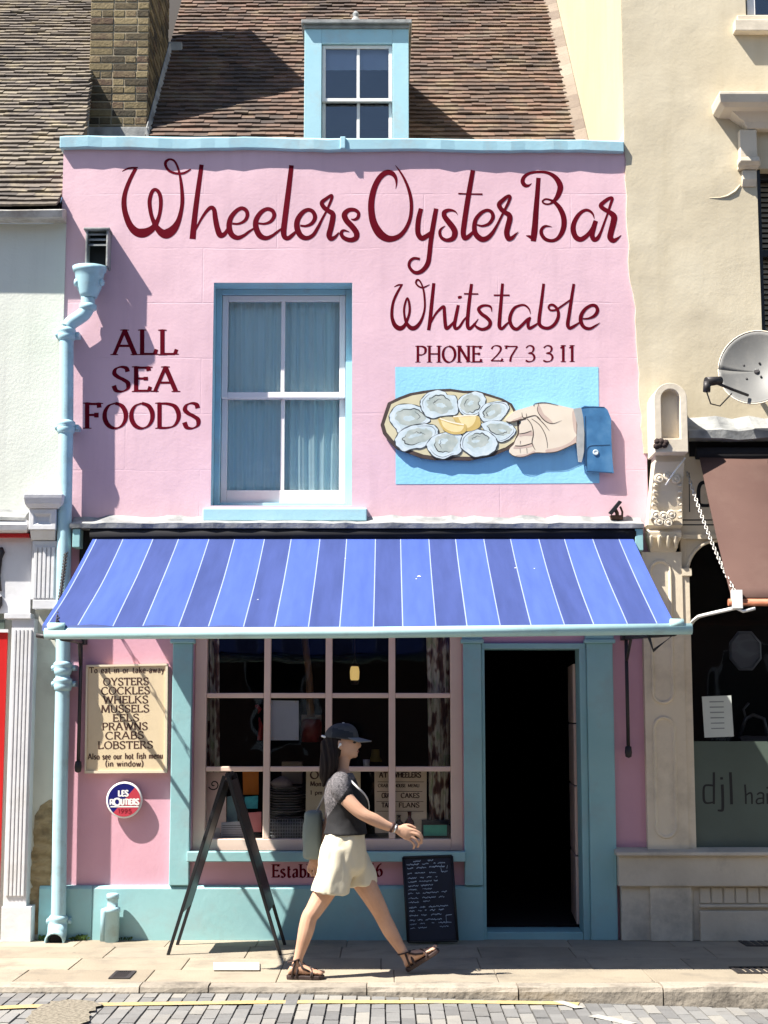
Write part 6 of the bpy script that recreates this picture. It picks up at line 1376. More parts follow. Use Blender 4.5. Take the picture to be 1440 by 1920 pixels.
card('poster', 'tall cream poster with dark letters, half hidden behind the walking person', 'poster', [(573, 1545), (676, 1545), (676, 1446), (574, 1446)], .2, [(.66, .55, .36), (.74, .63, .44)],
     text=[('OPEN', 582, 1460, 640, 14), ('Mon', 582, 1474, 602, 9), ('1 pm', 582, 1490, 604, 8)])
card('poster', 'pink poster with a dark swirl in the bottom left corner of the window', 'poster', [(386, 1562), (424, 1562), (424, 1448), (387, 1448)], .14, [(.60, .42, .38), (.68, .50, .45)],
     text=[('rule', [(401 + 1.2 * r_ * math.cos(r_), 1471 + 1.2 * r_ * math.sin(r_), 2.2) for r_ in [k * .5 for k in range(2, 19)]])], ink_m=M['black'])
card('orange_poster', 'bright orange card hanging behind the sandwich board in the window', 'card', [(456, 1490), (485, 1490), (485, 1447), (455, 1447)], .3, [(.55, .16, .02), (.62, .20, .03)])
card('green_box', 'small green and black carton standing in the lower right corner of the window', 'carton', [(790, 1572), (842, 1572), (842, 1538), (791, 1538)], .13, [(.012, .014, .02), (.02, .022, .03)], .1)
gx_ = MB(); gx_.pbox(794, 838, 1547, 1567, .126, .003); tag(build('green_label', gx_, mat('green_label_paint', [(.05, .40, .27), (.08, .50, .34)], .6, scale=22)), 'bright green label across the front of the black carton', 'label')
card('picture_card', 'turquoise and navy picture card propped in the window', 'card', [(458, 1516), (483, 1516), (484, 1492), (459, 1494)], .2, [(.01, .03, .08), (.05, .35, .42), (.02, .05, .12)])
card('picture_card', 'pink picture card low in the window behind the right board leg', 'card', [(462, 1560), (490, 1560), (490, 1522), (462, 1524)], .18, [(.55, .16, .18), (.62, .25, .25)])
card('picture_card', 'pale blue picture card just left of the right board leg', 'card', [(425, 1548), (446, 1548), (442, 1490), (426, 1494)], .26, [(.22, .42, .48), (.35, .52, .56)])
card('newspaper', 'grey folded newspaper lying at the front of the window left of the mullion', 'newspaper', [(413, 1573), (458, 1573), (452, 1540), (415, 1542)], .135, [(.30, .31, .36), (.42, .43, .48)], text=[('rule', [(417, 1548 + 4 * k, .9), (452 + k * .8, 1548 + 4 * k, .9)]) for k in range(6)], ink_m=M['iron'])
card('newspaper', 'small folded newspaper in the far left corner of the window', 'newspaper', [(392, 1573), (413, 1573), (412, 1552), (393, 1552)], .128, [(.34, .31, .30), (.45, .42, .42)])
card('book', 'red and blue book standing behind the right hand printed curtain', 'book', [(829, 1498), (844, 1498), (844, 1447), (829, 1447)], .26, [(.45, .02, .03), (.06, .10, .40), (.40, .03, .05)], .03)
# plates stacked over a wire basket
st = thing('plate_stack', 'tall stack of grey dishes topped by a shell beside the central window post', 'dishes', tuple(P(535, 1532, .3)))
mb = MB(); rr = random.Random(2); z = P(535, 1534, .3).z; zt_3 = P(535, 1478, .3).z; cx = X_(536, 1500, .3)
while z < zt_3:
    r = .125 + rr.uniform(-.02, .02); dx = rr.uniform(-.012, .012)
    mb.lathe([(.001, 0), (r * .6, .002), (r, .014), (r, .018), (r * .6, .008), (.001, .006)], (cx + dx, .33, z), n=22); z += .019
part('dish', mb, mat('grey_glaze', [(.10, .09, .10), (.26, .24, .24)], .4, scale=12), st)
mb = MB(); c = P(527, 1478, .32); mb.lathe([(.001, 0), (.07, .005), (.085, .03), (.06, .06), (.02, .085), (.001, .09)], c, (.15, 0, 1), 16); part('shell', mb, mat('pale_shell', [(.32, .26, .25), (.5, .44, .42)], .6, scale=16, bump=.006), st)
bk_ = thing('wire_basket', 'grey wire basket of papers low in the window beside the mullion', 'basket', tuple(P(535, 1572, .22)))
mb = MB(); ba_, bb2 = X_(506, 1550, .16), X_(568, 1550, .16); z0, z1 = P(530, 1573, .16).z, P(530, 1536, .16).z
for i in range(14): x = ba_ + (bb2 - ba_) * i / 13; mb.tube([(x, .16, z0), (x, .155, z1)], .0035, 5)
for i in range(7): z = z0 + (z1 - z0) * i / 6; mb.tube([(ba_, .158, z), (bb2, .158, z)], .0035, 5)
part('wire', mb, mat('grey_wire', [(.25, .26, .27), (.36, .37, .38)], .5, metal=.3), bk_)
mb = MB(); mb.box(ba_ + .01, bb2 - .01, .18, .36, z0, z1 - .02); part('papers', mb, mat('basket_papers', [(.08, .085, .09), (.24, .25, .26)], .9, scale=16, stretch=(3, 1, 1)), bk_)
# bottles
def bottle(u, vb, vt, Y, col, label):
    b = P(u, vb, Y); h = P(u, vt, Y).z - b.z; t = thing('bottle', label, 'bottle', tuple(b), 'bottles on the window shelf'); r = .034
    mb = MB(); mb.lathe([(.001, 0), (r, .002), (r, h * .52), (r * .85, h * .62), (r * .38, h * .74), (r * .36, h * .95), (r * .45, h * .955), (r * .45, h), (.001, h)], b, n=16); part('glass_body', mb, plain('bottle_glass' + str(u), col, .15, .6), t)
    mb = MB(); mb.lathe([(r + .001, h * .15), (r + .001, h * .42)], b, n=16, cap=False); part('paper_label', mb, plain('bottle_label' + str(u), tuple(min(1, c * 2.5 + .05) for c in col), .7), t)
bottle(748, 1566, 1528, .15, (.06, .03, .02), 'dark brown bottle, leftmost of the three in front of the cream poster')
bottle(768, 1566, 1522, .155, (.10, .02, .02), 'tall reddish bottle in the middle of the three in front of the cream poster')
bottle(791, 1560, 1520, .24, (.03, .03, .05), 'blackish bottle directly behind the green carton')
# hanging lantern, pole, cup, lamp shade and the like, deeper in the room
lt_ = thing('lantern', 'small lit brass lantern hanging inside the shop window', 'lantern', tuple(P(665, 1283, .5)))
mb = MB(); c = P(665, 1262, .5); mb.lathe([(.020, -.06), (.033, -.045), (.036, .01), (.030, .045), (.02, .052)], c, n=16, cap=True)
part('lantern_glass', mb, mat('lit_lantern_glass', [(.5, .4, .15), (.6, .5, .2)], .3, emit=((1.0, .66, .22), .22)), lt_)
mb = MB(); mb.lathe([(.012, 0), (.018, .02), (.016, .04), (.001, .055)], c + Vector((0, 0, -.02)), n=12); part('flame', mb, mat('lantern_flame', [(1, .9, .6)], .5, emit=((1.0, .85, .5), 2.2)), lt_)
mb = MB(); mb.lathe([(.04, .05), (.03, .065), (.012, .08), (.008, .1)], c, n=14); mb.tube([c + Vector((0, 0, .1)), c + Vector((0, 0, .32))], .005, 6); mb.lathe([(.026, -.085), (.034, -.06), (.036, -.055)], c, n=14); part('lantern_cap', mb, plain('dull_brass', (.09, .06, .05), .4, metal=.6), lt_)
po = MB(); po.tube([P(570, 1185, .45), P(580, 1270, .45), P(583, 1345, .45)], [.026, .026, .03], 10); tag(build('wooden_pole', po, plain('varnished_wood', (.20, .11, .05), .5)), 'brown wooden pole leaning inside the window above the white sheet', 'pole')
jb = thing('jar_display', 'red jar with a pale lid on a shelf deep inside the window', 'jar', tuple(P(585, 1400, .6)))
mb = MB(); a = P(584, 1392, .6); mb.lathe([(.001, 0), (.075, .004), (.08, .14), (.07, .17), (.06, .175)], a, n=16); part('jar', mb, plain('red_glass', (.22, .02, .02), .3), jb)
mb = MB(); mb.pbox(565, 602, 1340, 1355, .58, .12); part('lid', mb, plain('cream_lid', (.34, .28, .2), .6), jb, bevel=.006)
rh = MB(); rh.tube([P(487, 1388, .3), P(489, 1360, .3), P(486, 1345, .3)], [.018, .016, .006], 8); rh.tube([P(480, 1322, .3), P(488, 1330, .3), P(484, 1338, .3)], [.012, .016, .004], 8); tag(build('red_ornament', rh, plain('red_ornament_paint', (.40, .03, .03), .4)), 'thin red ornament hanging beside the left window post', 'ornament')
cu = MB(); c = P(687, 1437, .3); cu.lathe([(.001, 0), (.022, .002), (.026, .05), (.024, .05), (.02, .006), (.001, .006)], c, n=14); tag(build('white_cup', cu, plain('white_china', (.55, .56, .62), .3)), 'small white cup on the window ledge behind the person', 'cup')
ys = MB(); c = P(704, 1428, .7); ys.lathe([(.05, 0), (.035, .04), (.03, .09), (.028, .092)], c, n=14); tag(build('yellow_shade', ys, plain('mustard_shade', (.34, .25, .04), .8)), 'mustard yellow lampshade glimpsed inside beside the person\'s cap', 'lampshade')
bx_ = MB(); bx_.pbox(528, 566, 1428, 1470, .4, .15); tag(build('cardboard_box', bx_, plain('tan_board', (.34, .27, .19), .85), bevel=.004), 'tan cardboard box standing behind the stack of dishes', 'box')
# ------------------------------------------------------------------ notice in the neighbour's window
def nt_(t): pass
card('paper_notice', 'tilted white printed notice stuck in the dark hairdresser window', 'paper', [(1321, 1383), (1376, 1381), (1371, 1304), (1316, 1306)], -.004, [(.52, .56, .52), (.58, .62, .58)],
     text=[('rule', [(1330 + .7 * k, 1316 + 10 * k, 2.6 if k < 4 else 1.8), (1357 + .3 * k, 1315.5 + 10 * k, 2.2)]) for k in range(6)], ink_m=mat('grey_print', [(.2, .22, .22), (.3, .32, .32)], .8), thick=.001)
# ------------------------------------------------------------------ the person walking past
YP = (G(571, 1836).y + G(765, 1826).y) / 2
YN, YF = G(571, 1836).y, G(765, 1826).y
per = thing('person', 'person striding past in a charcoal cap, black top, cream shorts and strappy sandals', 'person', (X_(650, 1836, YP), YP, 0))
SKIN = mat('skin', [(.42, .235, .15), (.52, .30, .20), (.57, .345, .235)], .5, scale=9, bump=.0006, bscale=180, spec=.35)
HAIR = mat('dark_hair', [(.006, .004, .004), (.014, .009, .008), (.026, .016, .014)], .6, scale=40, stretch=(2.5, 2.5, .25), bump=.003, bscale=70, spec=.15)
def ell(c, ax, ay, az, n=20, m=12, rot=0.0):
    mb = []; cr, sr = math.cos(rot), math.sin(rot)
    for j in range(m + 1):
        ph = -math.pi / 2 + math.pi * j / m; r = max(math.cos(ph), .002)
        ring = []
        for i in range(n):
            t = 2 * math.pi * i / n; x, y, z = ax * r * math.cos(t), ay * r * math.sin(t), az * math.sin(ph)
            ring.append((c[0] + x * cr - z * sr, c[1] + y, c[2] + x * sr + z * cr))
        mb.append(ring)
    return mb
def limb(mb, pts, n=14, sub=5):
    """pts: (u, v, depth, radius) -> rounded tapering limb"""
    q = [(*P(u, v, y), r) for u, v, y, r in pts]
    q = catmull(q, sub)
    mb.tube([p[:3] for p in q], [p[3] for p in q], n)
    for e in (q[0], q[-1]): mb.loft(ell(e[:3], e[3], e[3], e[3], 12, 8))
def trunk(mb, secs, n=28):
    q = catmull([(*P(u, v, y), rx, ry) for u, v, y, rx, ry in secs], 4)
    mb.loft([[(p[0] + p[3] * math.cos(t), p[1] + p[4] * math.sin(t), p[2]) for t in [2 * math.pi * k / n for k in range(n)]] for p in q])
def fuse(name, mb, mats, voxel, smooth=3, parent=None, pick=None, wrinkle=None):
    me = bpy.data.meshes.new('tmp'); me.from_pydata(mb.v, [], mb.f)
    bm = bmesh.new(); bm.from_mesh(me); bmesh.ops.remove_doubles(bm, verts=bm.verts[:], dist=1e-5); bmesh.ops.recalc_face_normals(bm, faces=bm.faces[:]); bm.to_mesh(me); bm.free()
    o = bpy.data.objects.new('tmp', me); COL.objects.link(o)
    r = o.modifiers.new('r', 'REMESH'); r.mode = 'VOXEL'; r.voxel_size = voxel
    s = o.modifiers.new('s', 'SMOOTH'); s.factor = .5; s.iterations = smooth
    dg_ = bpy.context.evaluated_depsgraph_get(); dg_.update()
    m2 = bpy.data.meshes.new_from_object(o.evaluated_get(dg_))
    vs = [v.co.copy() for v in m2.vertices]; fs = [tuple(p.vertices) for p in m2.polygons]
    if wrinkle:
        nr = [v.normal.copy() for v in m2.vertices]
        vs = [v + n_ * wrinkle(v) for v, n_ in zip(vs, nr)]
    bpy.data.objects.remove(o); bpy.data.meshes.remove(me); bpy.data.meshes.remove(m2)
    out = MB(); out.add(vs, fs, 0, True)
    if pick: out.m = [pick(sum((vs[i] for i in f), Vector()) / len(f)) for f in fs]
    return part(name, out, mats, parent, recalc=False)
# ---- body: one continuous surface
b = MB()
trunk(b, [(641, 1443, YP, .044, .046), (640, 1452, YP, .060, .075), (640, 1462, YP, .075, .135), (642, 1480, YP, .095, .158), (648, 1503, YP, .112, .150), (646, 1530, YP, .098, .128), (645, 1556, YP, .100, .128), (643, 1590, YP, .112, .145), (643, 1622, YP, .100, .138), (643, 1634, YP, .06, .09)])
limb(b, [(639, 1452, YP, .050), (642, 1440, YP, .040), (644, 1426, YP, .039), (646, 1412, YP, .046)])
hc = P(642, 1390, YP)
b.loft(ell(hc, .093, .074, .108, 24, 16))
jc = P(653, 1404, YP); b.loft(ell(jc, .060, .056, .066, 20, 12, -.25)); cc_ = P(664, 1416, YP); b.loft(ell(cc_, .022, .024, .017))
fc = P(660, 1394, YP); b.loft(ell(fc, .036, .056, .058)); b.loft(ell(P(664, 1384, YP), .026, .05, .022)); 
limb(b, [(667, 1386, YP, .010), (670.5, 1391, YP, .0105), (674.3, 1397.5, YP, .0110), (671, 1401, YP, .0100)], 10, 3)
for v, r in ((1407, .0085), (1411, .009)): b.loft(ell(P(668.3, v, YP), r * 1.3, .024, r * .9, 12, 8))
for s_ in (-1, 1):
    e_ = P(638, 1397, YP + s_ * .074); b.loft(ell(e_, .016, .010, .030, 12, 8, .2)); b.loft(ell(P(664, 1387, YP + s_ * .030), .014, .022, .009, 10, 8))
# near arm, swung forward
aN = YP - .165
limb(b, [(638, 1468, YP - .12, .054), (640, 1480, aN, .052), (652, 1500, aN - .02, .046), (672, 1520, aN - .035, .041), (687, 1530, aN - .04, .037), (702, 1537, aN - .03, .038), (722, 1547, aN - .015, .031), (738, 1553, aN, .0245), (746, 1556, aN, .023)])
def hand(mb, W, palm, fingers, thumb):
    mb.loft([[(c[0] + dx * a_, c[1] + dy_ * w_, c[2] + dz * a_) for dx, dy_, dz in [(ux * math.cos(t), math.sin(t), uz * math.cos(t)) for t in [2 * math.pi * k / 14 for k in range(14)]]] for c, a_, w_, ux, uz in palm])
    for f in fingers + [thumb]: limb(mb, f, 10, 4)
def palm_secs(pts):
    out = []
    for (u, v, y, a_, w_), (du, dv) in pts:
        c = P(u, v, y); l = math.hypot(du, dv); out.append((c, a_, w_, du / l, -dv / l))
    return out
hy = aN
hand(b, None, palm_secs([((744, 1555, hy, .024, .019), (-.3, 1)), ((752, 1558, hy, .034, .018), (-.3, 1)), ((762, 1562, hy + .003, .041, .017), (-.3, 1)), ((769, 1564, hy + .006, .039, .014), (-.3, 1))]),
     [[(767, 1555, hy, .0098), (778, 1557, hy + .004, .0092), (788, 1563, hy + .014, .0084), (792, 1571, hy + .026, .0074)],
      [(770, 1561, hy, .0100), (782, 1565, hy + .002, .0094), (790, 1573, hy + .014, .0086), (790, 1581, hy + .028, .0076)],
      [(768, 1567, hy + .003, .0096), (779, 1573, hy + .006, .009), (785, 1581, hy + .018, .0082), (783, 1588, hy + .032, .0072)],
      [(763, 1572, hy + .008, .0088), (772, 1578, hy + .012, .0080), (777, 1585, hy + .022, .0074), (775, 1591, hy + .034, .0066)]],
     [(751, 1552, hy + .012, .0135), (759, 1548, hy + .022, .0115), (769, 1548, hy + .028, .0102), (779, 1553, hy + .034, .0085)])
# far arm, swung back
aF = YP + .165
limb(b, [(642, 1468, YP + .12, .054), (640, 1480, aF, .052), (630, 1508, aF + .02, .045), (620, 1536, aF + .04, .038), (612, 1560, aF + .04, .037), (602, 1585, aF + .035, .029), (597, 1598, aF + .03, .0235)])
hy = aF + .03
hand(b, None, palm_secs([((597, 1597, hy, .022, .018), (1, .3)), ((594, 1606, hy, .034, .017), (1, .3)), ((590, 1617, hy, .038, .016), (1, .3)), ((588, 1623, hy, .034, .013), (1, .3))]),
     [[(597, 1622, hy, .0095), (596, 1632, hy, .009), (598, 1641, hy - .012, .008)], [(591, 1624, hy, .0098), (589, 1635, hy, .0092), (592, 1645, hy - .012, .008)],
      [(585, 1623, hy, .0092), (582, 1633, hy, .0086), (585, 1642, hy - .012, .0076)], [(580, 1620, hy, .0084), (577, 1628, hy, .0078), (579, 1635, hy - .01, .007)]],
     [(601, 1605, hy - .01, .013), (606, 1614, hy - .018, .0112), (606, 1625, hy - .022, .0088)])
# legs
lN, lF = YN, YF
limb(b, [(635, 1598, YP - .07, .088), (624, 1640, YP - .08, .078), (607, 1675, lN + .03, .066), (589, 1706, lN + .012, .053), (580, 1720, lN + .005, .049), (574, 1744, lN, .048), (567, 1770, lN, .038), (560, 1794, lN, .029), (557, 1808, lN, .031)])
limb(b, [(652, 1598, YP + .07, .088), (674, 1640, YP + .08, .076), (695, 1676, lF - .02, .063), (712, 1707, lF - .008, .052), (719, 1722, lF, .048), (731, 1745, lF, .046), (746, 1770, lF, .036), (759, 1790, lF, .029), (765, 1800, lF, .031)])
def foot(mb, heel, toe, y, h_ankle, sole_up):
    """heel and toe are sole points in pixels; cross sections along the sole"""
    H, T = P(*heel, y), P(*toe, y); d = (T - H).normalized(); upv = Vector((-d.z, 0, d.x)); ln_ = (T - H).length
    rings = []
    for t, hw_, hh in ((.0, .018, .030), (.05, .028, .050), (.18, .032, .074), (.32, .033, .078), (.48, .037, .060), (.65, .043, .042), (.8, .045, .030), (.92, .040, .022), (.985, .026, .014)):
        c = H + d * (ln_ * t) + upv * (sole_up + hh / 2)
        rings.append([(c.x + upv.x * hh / 2 * math.sin(a_), c.y + hw_ * math.cos(a_), c.z + upv.z * hh / 2 * math.sin(a_)) for a_ in [2 * math.pi * k / 16 for k in range(16)]])
    mb.loft(rings)
    for k in range(5):
        yy = -.032 + .016 * k; r = .0115 if (k in (0,) ) else .0085
        big = (k == 4) if y > YP else (k == 4)
        r = .012 if big else .0085
        s0 = H + d * ln_ * .90 + upv * (sole_up + r); s1 = H + d * (ln_ * (1.0 - .02 * (4 - k))) + upv * (sole_up + r * .9)
        mb.tube([s0 + Vector((0, yy, 0)), s1 + Vector((0, yy, 0))], [r, r * .85], 8); mb.loft(ell(tuple(s1 + Vector((0, yy, 0))), r * .95, r * .95, r * .85, 8, 6))
    return H, d, upv, ln_
fN = foot(b, (540, 1836), (606, 1836), lN, 0, .026)
fF = foot(b, (766, 1822), (823, 1785), lF, 0, .026)
body = fuse('body', b, SKIN, .0045, 2, per)
# ---- face details
def dot(mb, u, v, y, ax, ay, az, rot=0): mb.loft(ell(P(u, v, y), ax, ay, az, 10, 6, rot))
ey = MB(); 
for s_ in (-1, 1): dot(ey, 664.5, 1392, YP + s_ * .045, .012, .013, .0075)
part('eye', ey, plain('eye_dark', (.02, .015, .012), .3), per)
eb = MB()
for s_ in (-1, 1): eb.tube([P(657, 1387, YP + s_ * .055), P(664, 1384.5, YP + s_ * .05), P(669, 1386, YP + s_ * .03)], [.002, .0035, .002], 6)
part('eyebrow', eb, HAIR, per)
lp = MB(); lp.loft(ell(P(670, 1408.7, YP), .0105, .022, .006, 10, 8)); part('lips', lp, plain('lip_colour', (.30, .10, .09), .45), per)
# ---- hair: back of the head and a long tail down the back
h = MB()
h.loft(ell(P(634, 1390, YP), .088, .080, .104, 20, 12)); 
hr = MB(); hr.loft(ell(P(632, 1392, YP), .084, .079, .098, 20, 12))
limb(hr, [(618, 1384, YP, .028), (612, 1396, YP - .01, .036), (614, 1416, YP - .02, .046), (614, 1438, YP - .03, .048), (610, 1458, YP - .03, .036), (607, 1472, YP - .03, .012)])
limb(hr, [(622, 1398, YP - .05, .03), (625, 1415, YP - .06, .034), (624, 1438, YP - .06, .032), (617, 1460, YP - .05, .014)])
limb(hr, [(622, 1398, YP + .05, .03), (623, 1415, YP + .05, .034), (618, 1440, YP + .04, .03), (611, 1462, YP + .03, .014)])
for k in range(14):
    o = rr.uniform(-.06, .05); a_ = rr.uniform(-7, 7)
    limb(hr, [(620 + a_ * .4, 1400, YP + o, .008), (619 + a_, 1420, YP + o * 1.1, .009), (615 + a_, 1445, YP + o, .008), (608 + a_ * .8, 1466 + rr.uniform(-5, 8), YP + o * .8, .003)], 6, 3)
fuse('hair', hr, HAIR, .006, 1, per, wrinkle=lambda v: .0025 * math.sin(v.x * 260 + v.y * 90 + 2 * math.sin(v.z * 9)))
# ---- cap
cpm = mat('charcoal_cap_cloth', [(.035, .035, .036), (.062, .062, .064)], .8, scale=30, bump=.001, bscale=160)
cpd = mat('black_cap_cloth', [(.006, .008, .012), (.014, .018, .026)], .7)
cm_ = MB(); kx = P(640, 1381.5, YP)
n = 64; rings = []
for j in range(21):
    ph = math.pi / 2 * j / 20; r = max(math.cos(ph) ** .8, .01); z = math.sin(ph)
    rings.append([(kx.x + .106 * r * math.cos(t) + .012 * z, kx.y + .088 * r * math.sin(t), kx.z - .012 - .012 * math.cos(t) * (1 - z) + .096 * z) for t in [2 * math.pi * k / n for k in range(n)]])
cm_.loft(rings, 0, True, True)
capo = part('cap', cm_, [cpm, cpd], per)
for p_ in capo.data.polygons:
    c = p_.center + ORG[capo.name]
    if -.055 < c.x - kx.x < .075 and c.z - kx.z < .045 - .25 * (c.x - kx.x) and abs(c.y - kx.y) > .05 and c.z - kx.z > -.005: p_.material_index = 1
bm_ = MB(); 
def brim(p, q):
    t = (p - .5) * 2.3; x0_ = kx.x + .100 * math.cos(t) ; y0_ = kx.y + .084 * math.sin(t)
    ex = .085 * math.cos(t * .62) * q
    return Vector((x0_ + ex, y0_ * 1 + .0 * q, kx.z - .008 - .022 * q - .16 * (y0_ - kx.y) ** 2 * 5 * (.3 + q * .7)))
bm_.grid(brim, 20, 8)
bo_ = part('brim', bm_, mat('grey_brim_cloth', [(.15, .148, .145), (.20, .198, .195)], .8, bump=.0006, bscale=160), capo, recalc=False); so = bo_.modifiers.new('t', 'SOLIDIFY'); so.thickness = .006
bt_ = MB(); bt_.lathe([(.009, 0), (.007, .006), (.001, .008)], (kx.x + .012, kx.y, kx.z + .08), n=10); bt_.tube([(kx.x - .1, kx.y + .05, kx.z + .0), (kx.x - .118, kx.y, kx.z + .004), (kx.x - .1, kx.y - .05, kx.z + .0)], .007, 6); part('cap_strap', bt_, M['white_paint'], capo)
ebd = MB(); ebd.loft(ell(P(638, 1396, YP - .085), .008, .006, .009, 10, 6)); ebd.tube([P(637, 1396, YP - .088), P(634.5, 1402, YP - .088)], .0035, 6); part('earbud', ebd, M['white_paint'], per)
# ---- black top; sun on the patterned back and shoulders is painted in grey
sh = MB()
trunk(sh, [(641, 1449, YP, .066, .080), (640, 1458, YP, .082, .130), (640, 1468, YP, .096, .165), (643, 1485, YP, .118, .176), (648, 1505, YP, .136, .168), (649, 1530, YP, .120, .148), (648, 1550, YP, .124, .154), (648, 1564, YP, .136, .168)])
limb(sh, [(638, 1466, YP - .11, .062), (638, 1476, aN + .005, .064), (645, 1490, aN - .01, .060)])
limb(sh, [(642, 1466, YP + .11, .062), (642, 1476, aF - .005, .064), (634, 1492, aF + .01, .060)])
topm = mat('black_jersey', [(.006, .006, .007), (.014, .013, .015)], .8, scale=8, bump=.0008, bscale=90)
topm_sun = mat('sunlit_printed_jersey', [(.04, .037, .04), (.13, .12, .125), (.06, .055, .06), (.17, .155, .16)], .85, scale=75, detail=3, pos=[.38, .48, .54, .62])
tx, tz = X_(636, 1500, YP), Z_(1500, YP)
fuse('top', sh, [topm, topm_sun], .008, 3, per, pick=lambda c: 1 if (c.z > tz + (c.x - tx) * 1.4 and c.x < X_(668, 1500, YP)) else 0, wrinkle=lambda v: (.006 * noise.noise(v * 9) + .004 * noise.noise(Vector((v.x * 22, v.y * 12, v.z * 22)))) * (1 if v.z > tz - .15 else .4))
# ---- cream shorts
st2 = MB()
trunk(st2, [(648, 1552, YP, .118, .142), (646, 1566, YP, .128, .155), (643, 1592, YP, .142, .168), (641, 1625, YP, .142, .162), (641, 1640, YP, .10, .13)])
def sleg(pts):
    q = catmull([(*P(u, v, y), rx, ry) for u, v, y, rx, ry in pts], 4); n = 24
    st2.loft([[(p[0] + p[3] * math.cos(t) * (1 + .05 * math.sin(5 * t) * i / len(q)), p[1] + p[4] * math.sin(t) * (1 + .05 * math.cos(4 * t) * i / len(q)), p[2] - .02 * math.cos(t) * i / len(q) * sg_) for t in [2 * math.pi * k / n for k in range(n)]] for i, p in enumerate(q)])
sg_ = .6; sleg([(636, 1590, YP - .075, .118, .098), (629, 1630, YP - .085, .110, .100), (622, 1655, YP - .09, .114, .100), (618, 1675, YP - .092, .116, .098)])
sg_ = -.8; sleg([(654, 1590, YP + .075, .112, .098), (666, 1625, YP + .085, .110, .100), (672, 1645, YP + .09, .108, .098), (675, 1660, YP + .092, .106, .096)])
crm = mat('cream_cotton', [(.58, .52, .39), (.66, .60, .46)], .85, scale=6, bump=.001, bscale=140)
fuse('shorts', st2, crm, .008, 2, per, wrinkle=lambda v: .015 * noise.noise(Vector((v.x * 15, v.y * 12, v.z * 4))) + .005 * noise.noise(Vector((v.x * 30, v.y * 20, v.z * 14))))
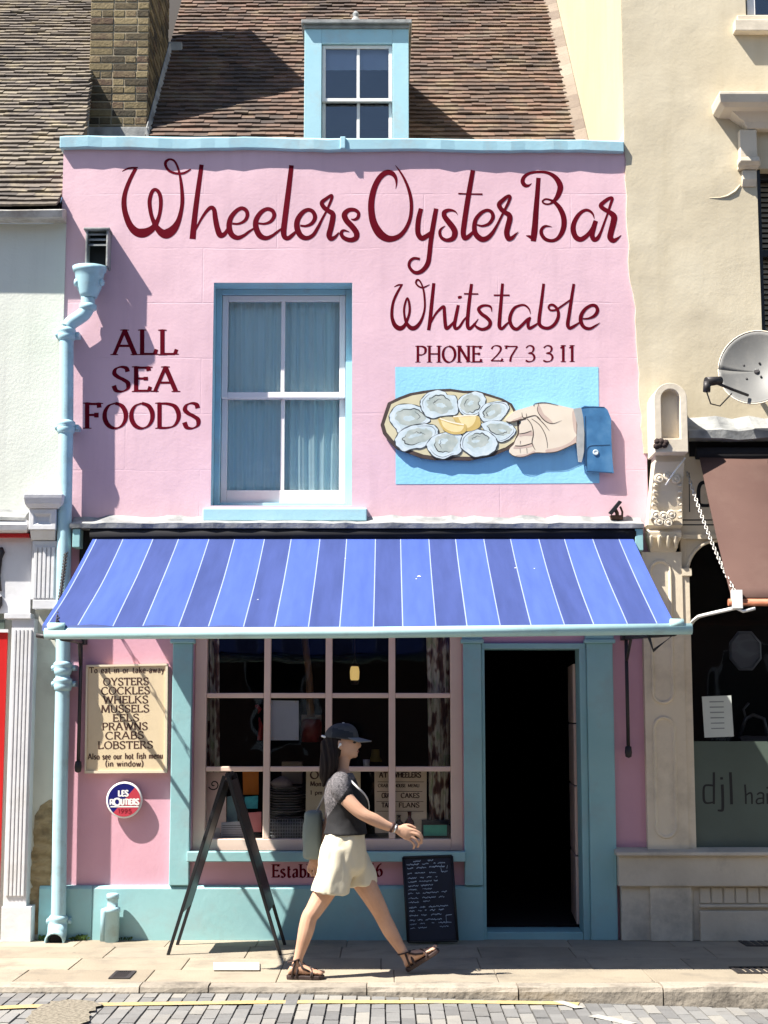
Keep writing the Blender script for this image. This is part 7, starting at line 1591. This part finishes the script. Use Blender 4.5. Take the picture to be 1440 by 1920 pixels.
# ---- bracelets and sandals
bc_ = MB()
def band(u, v, y, r, w_, mt, nm):
    a, c = P(u - 3, v - 1.2, y), P(u + 3, v + 1.2, y); d = (c - a).normalized(); m_ = MB(); m_.lathe([(r, -w_), (r + .004, -w_ * .8), (r + .004, w_ * .8), (r, w_)], (a + c) / 2, d, 20, cap=False); part(nm, m_, mt, per)
band(735, 1551.5, aN - .003, .0275, .008, plain('brown_leather', (.06, .025, .02), .6), 'bracelet'); band(741, 1554, aN, .0255, .005, plain('silver_band', (.6, .6, .6), .3, metal=.8), 'bracelet')
dk_ = mat('dark_brown_sandal', [(.025, .014, .012), (.05, .028, .024)], .65, bump=.001); 
def sandal(H, d, upv, ln_, y):
    t = MB(); pts = []
    outl = [(-.01, .018), (-.03, .0), (-.01, .034), (.2, .036), (.45, .038), (.7, .048), (.88, .048), (.98, .034), (1.03, .012)]
    outl = [(-.045, .0), (-.03, .022), (.05, .036), (.25, .037), (.48, .039), (.7, .049), (.88, .048), (1.0, .033), (1.04, .0)]
    loop = outl + [(a_, -w_) for a_, w_ in outl[-2:0:-1]]
    base = [H + d * (ln_ * a_) + Vector((0, w_, 0)) for a_, w_ in loop]
    t.prism([tuple(p) for p in base], tuple(upv * .026)); so_ = part('sandal', t, dk_, per, bevel=.006)
    s = MB()
    def strap(pos, hgt, wid, tilt=0.0, r=.0085):
        c = H + d * (ln_ * pos); pp = []
        for k in range(13):
            a_ = math.pi * k / 12
            pp.append(c + d * tilt * math.cos(a_) + Vector((0, wid * math.cos(a_), 0)) + upv * (.018 + hgt * math.sin(a_)))
        s.tube(pp, r, 8, flat=.45)
    strap(.76, .038, .049, .02); strap(.60, .054, .045, -.02); strap(.40, .074, .039, .03); 
    anc = H + d * (ln_ * .16) + upv * .112; s.tube([anc + Vector((math.cos(a_) * .036 + .004, math.sin(a_) * .035, math.cos(a_) * .010)) for a_ in [2 * math.pi * k / 18 for k in range(19)]], .0085, 8, flat=.5)
    for s_ in (-1, 1): s.tube([H + d * (ln_ * .12) + upv * .02 + Vector((0, .036 * s_, 0)), H + d * (ln_ * .16) + upv * .07 + Vector((0, .034 * s_, 0)), anc + Vector((.01, .033 * s_, 0))], .0065, 6); s.tube([H + d * (ln_ * .62) + upv * .05 + Vector((0, .042 * s_, 0)), H + d * (ln_ * .42) + upv * .07 + Vector((0, .042 * s_, 0)), anc + Vector((.03, .025 * s_, 0))], .0065, 6)
    part('strap', s, dk_, so_)
sandal(*fN, lN); sandal(*fF, lF)
# ---- shoulder bag hanging behind the far hip
bg_ = thing('shoulder_bag', 'soft grey-green bag hanging on a pale strap behind the walking person', 'bag', tuple(P(590, 1610, YP + .22)))
bgm = MB(); q = [(594, 1526, .034, .05), (592, 1533, .046, .07), (590, 1555, .050, .085), (588, 1580, .054, .09), (588, 1600, .052, .085), (589, 1607, .040, .06)]
q = [(589, 1520, .030, .085), (588, 1524, .052, .11), (587, 1545, .058, .12), (586, 1580, .060, .12), (587, 1604, .058, .115), (587, 1609, .046, .10)]
qq = catmull([(*P(u, v, YP + .24), rx, ry) for u, v, rx, ry in q], 4)
sg2 = lambda x: (abs(x) ** .45) * (1 if x > 0 else -1)
bgm.loft([[(p[0] + p[3] * sg2(math.cos(t)) * (1 + .05 * math.sin(5 * t + i)), p[1] + p[4] * sg2(math.sin(t)), p[2]) for t in [2 * math.pi * k / 28 for k in range(28)]] for i, p in enumerate(qq)])
part('pouch', bgm, mat('grey_green_canvas', [(.15, .18, .16), (.23, .265, .24)], .85, bump=.003, bscale=14, scale=4), bg_)
sp_ = MB(); sp_.tube(catmull([tuple(P(u, v, y)) for u, v, y in ((592, 1526, YP + .24), (604, 1500, YP + .19), (620, 1470, YP + .14), (640, 1447, YP + .075), (656, 1462, YP - .09), (672, 1478, YP - .135), (684, 1490, YP - .10), (691, 1505, YP - .02), (690, 1525, YP + .09), (676, 1545, YP + .18), (640, 1550, YP + .215), (600, 1535, YP + .24))], 4), .008, 8, flat=.5)
part('strap', sp_, plain('pale_webbing', (.55, .54, .52), .8), bg_)
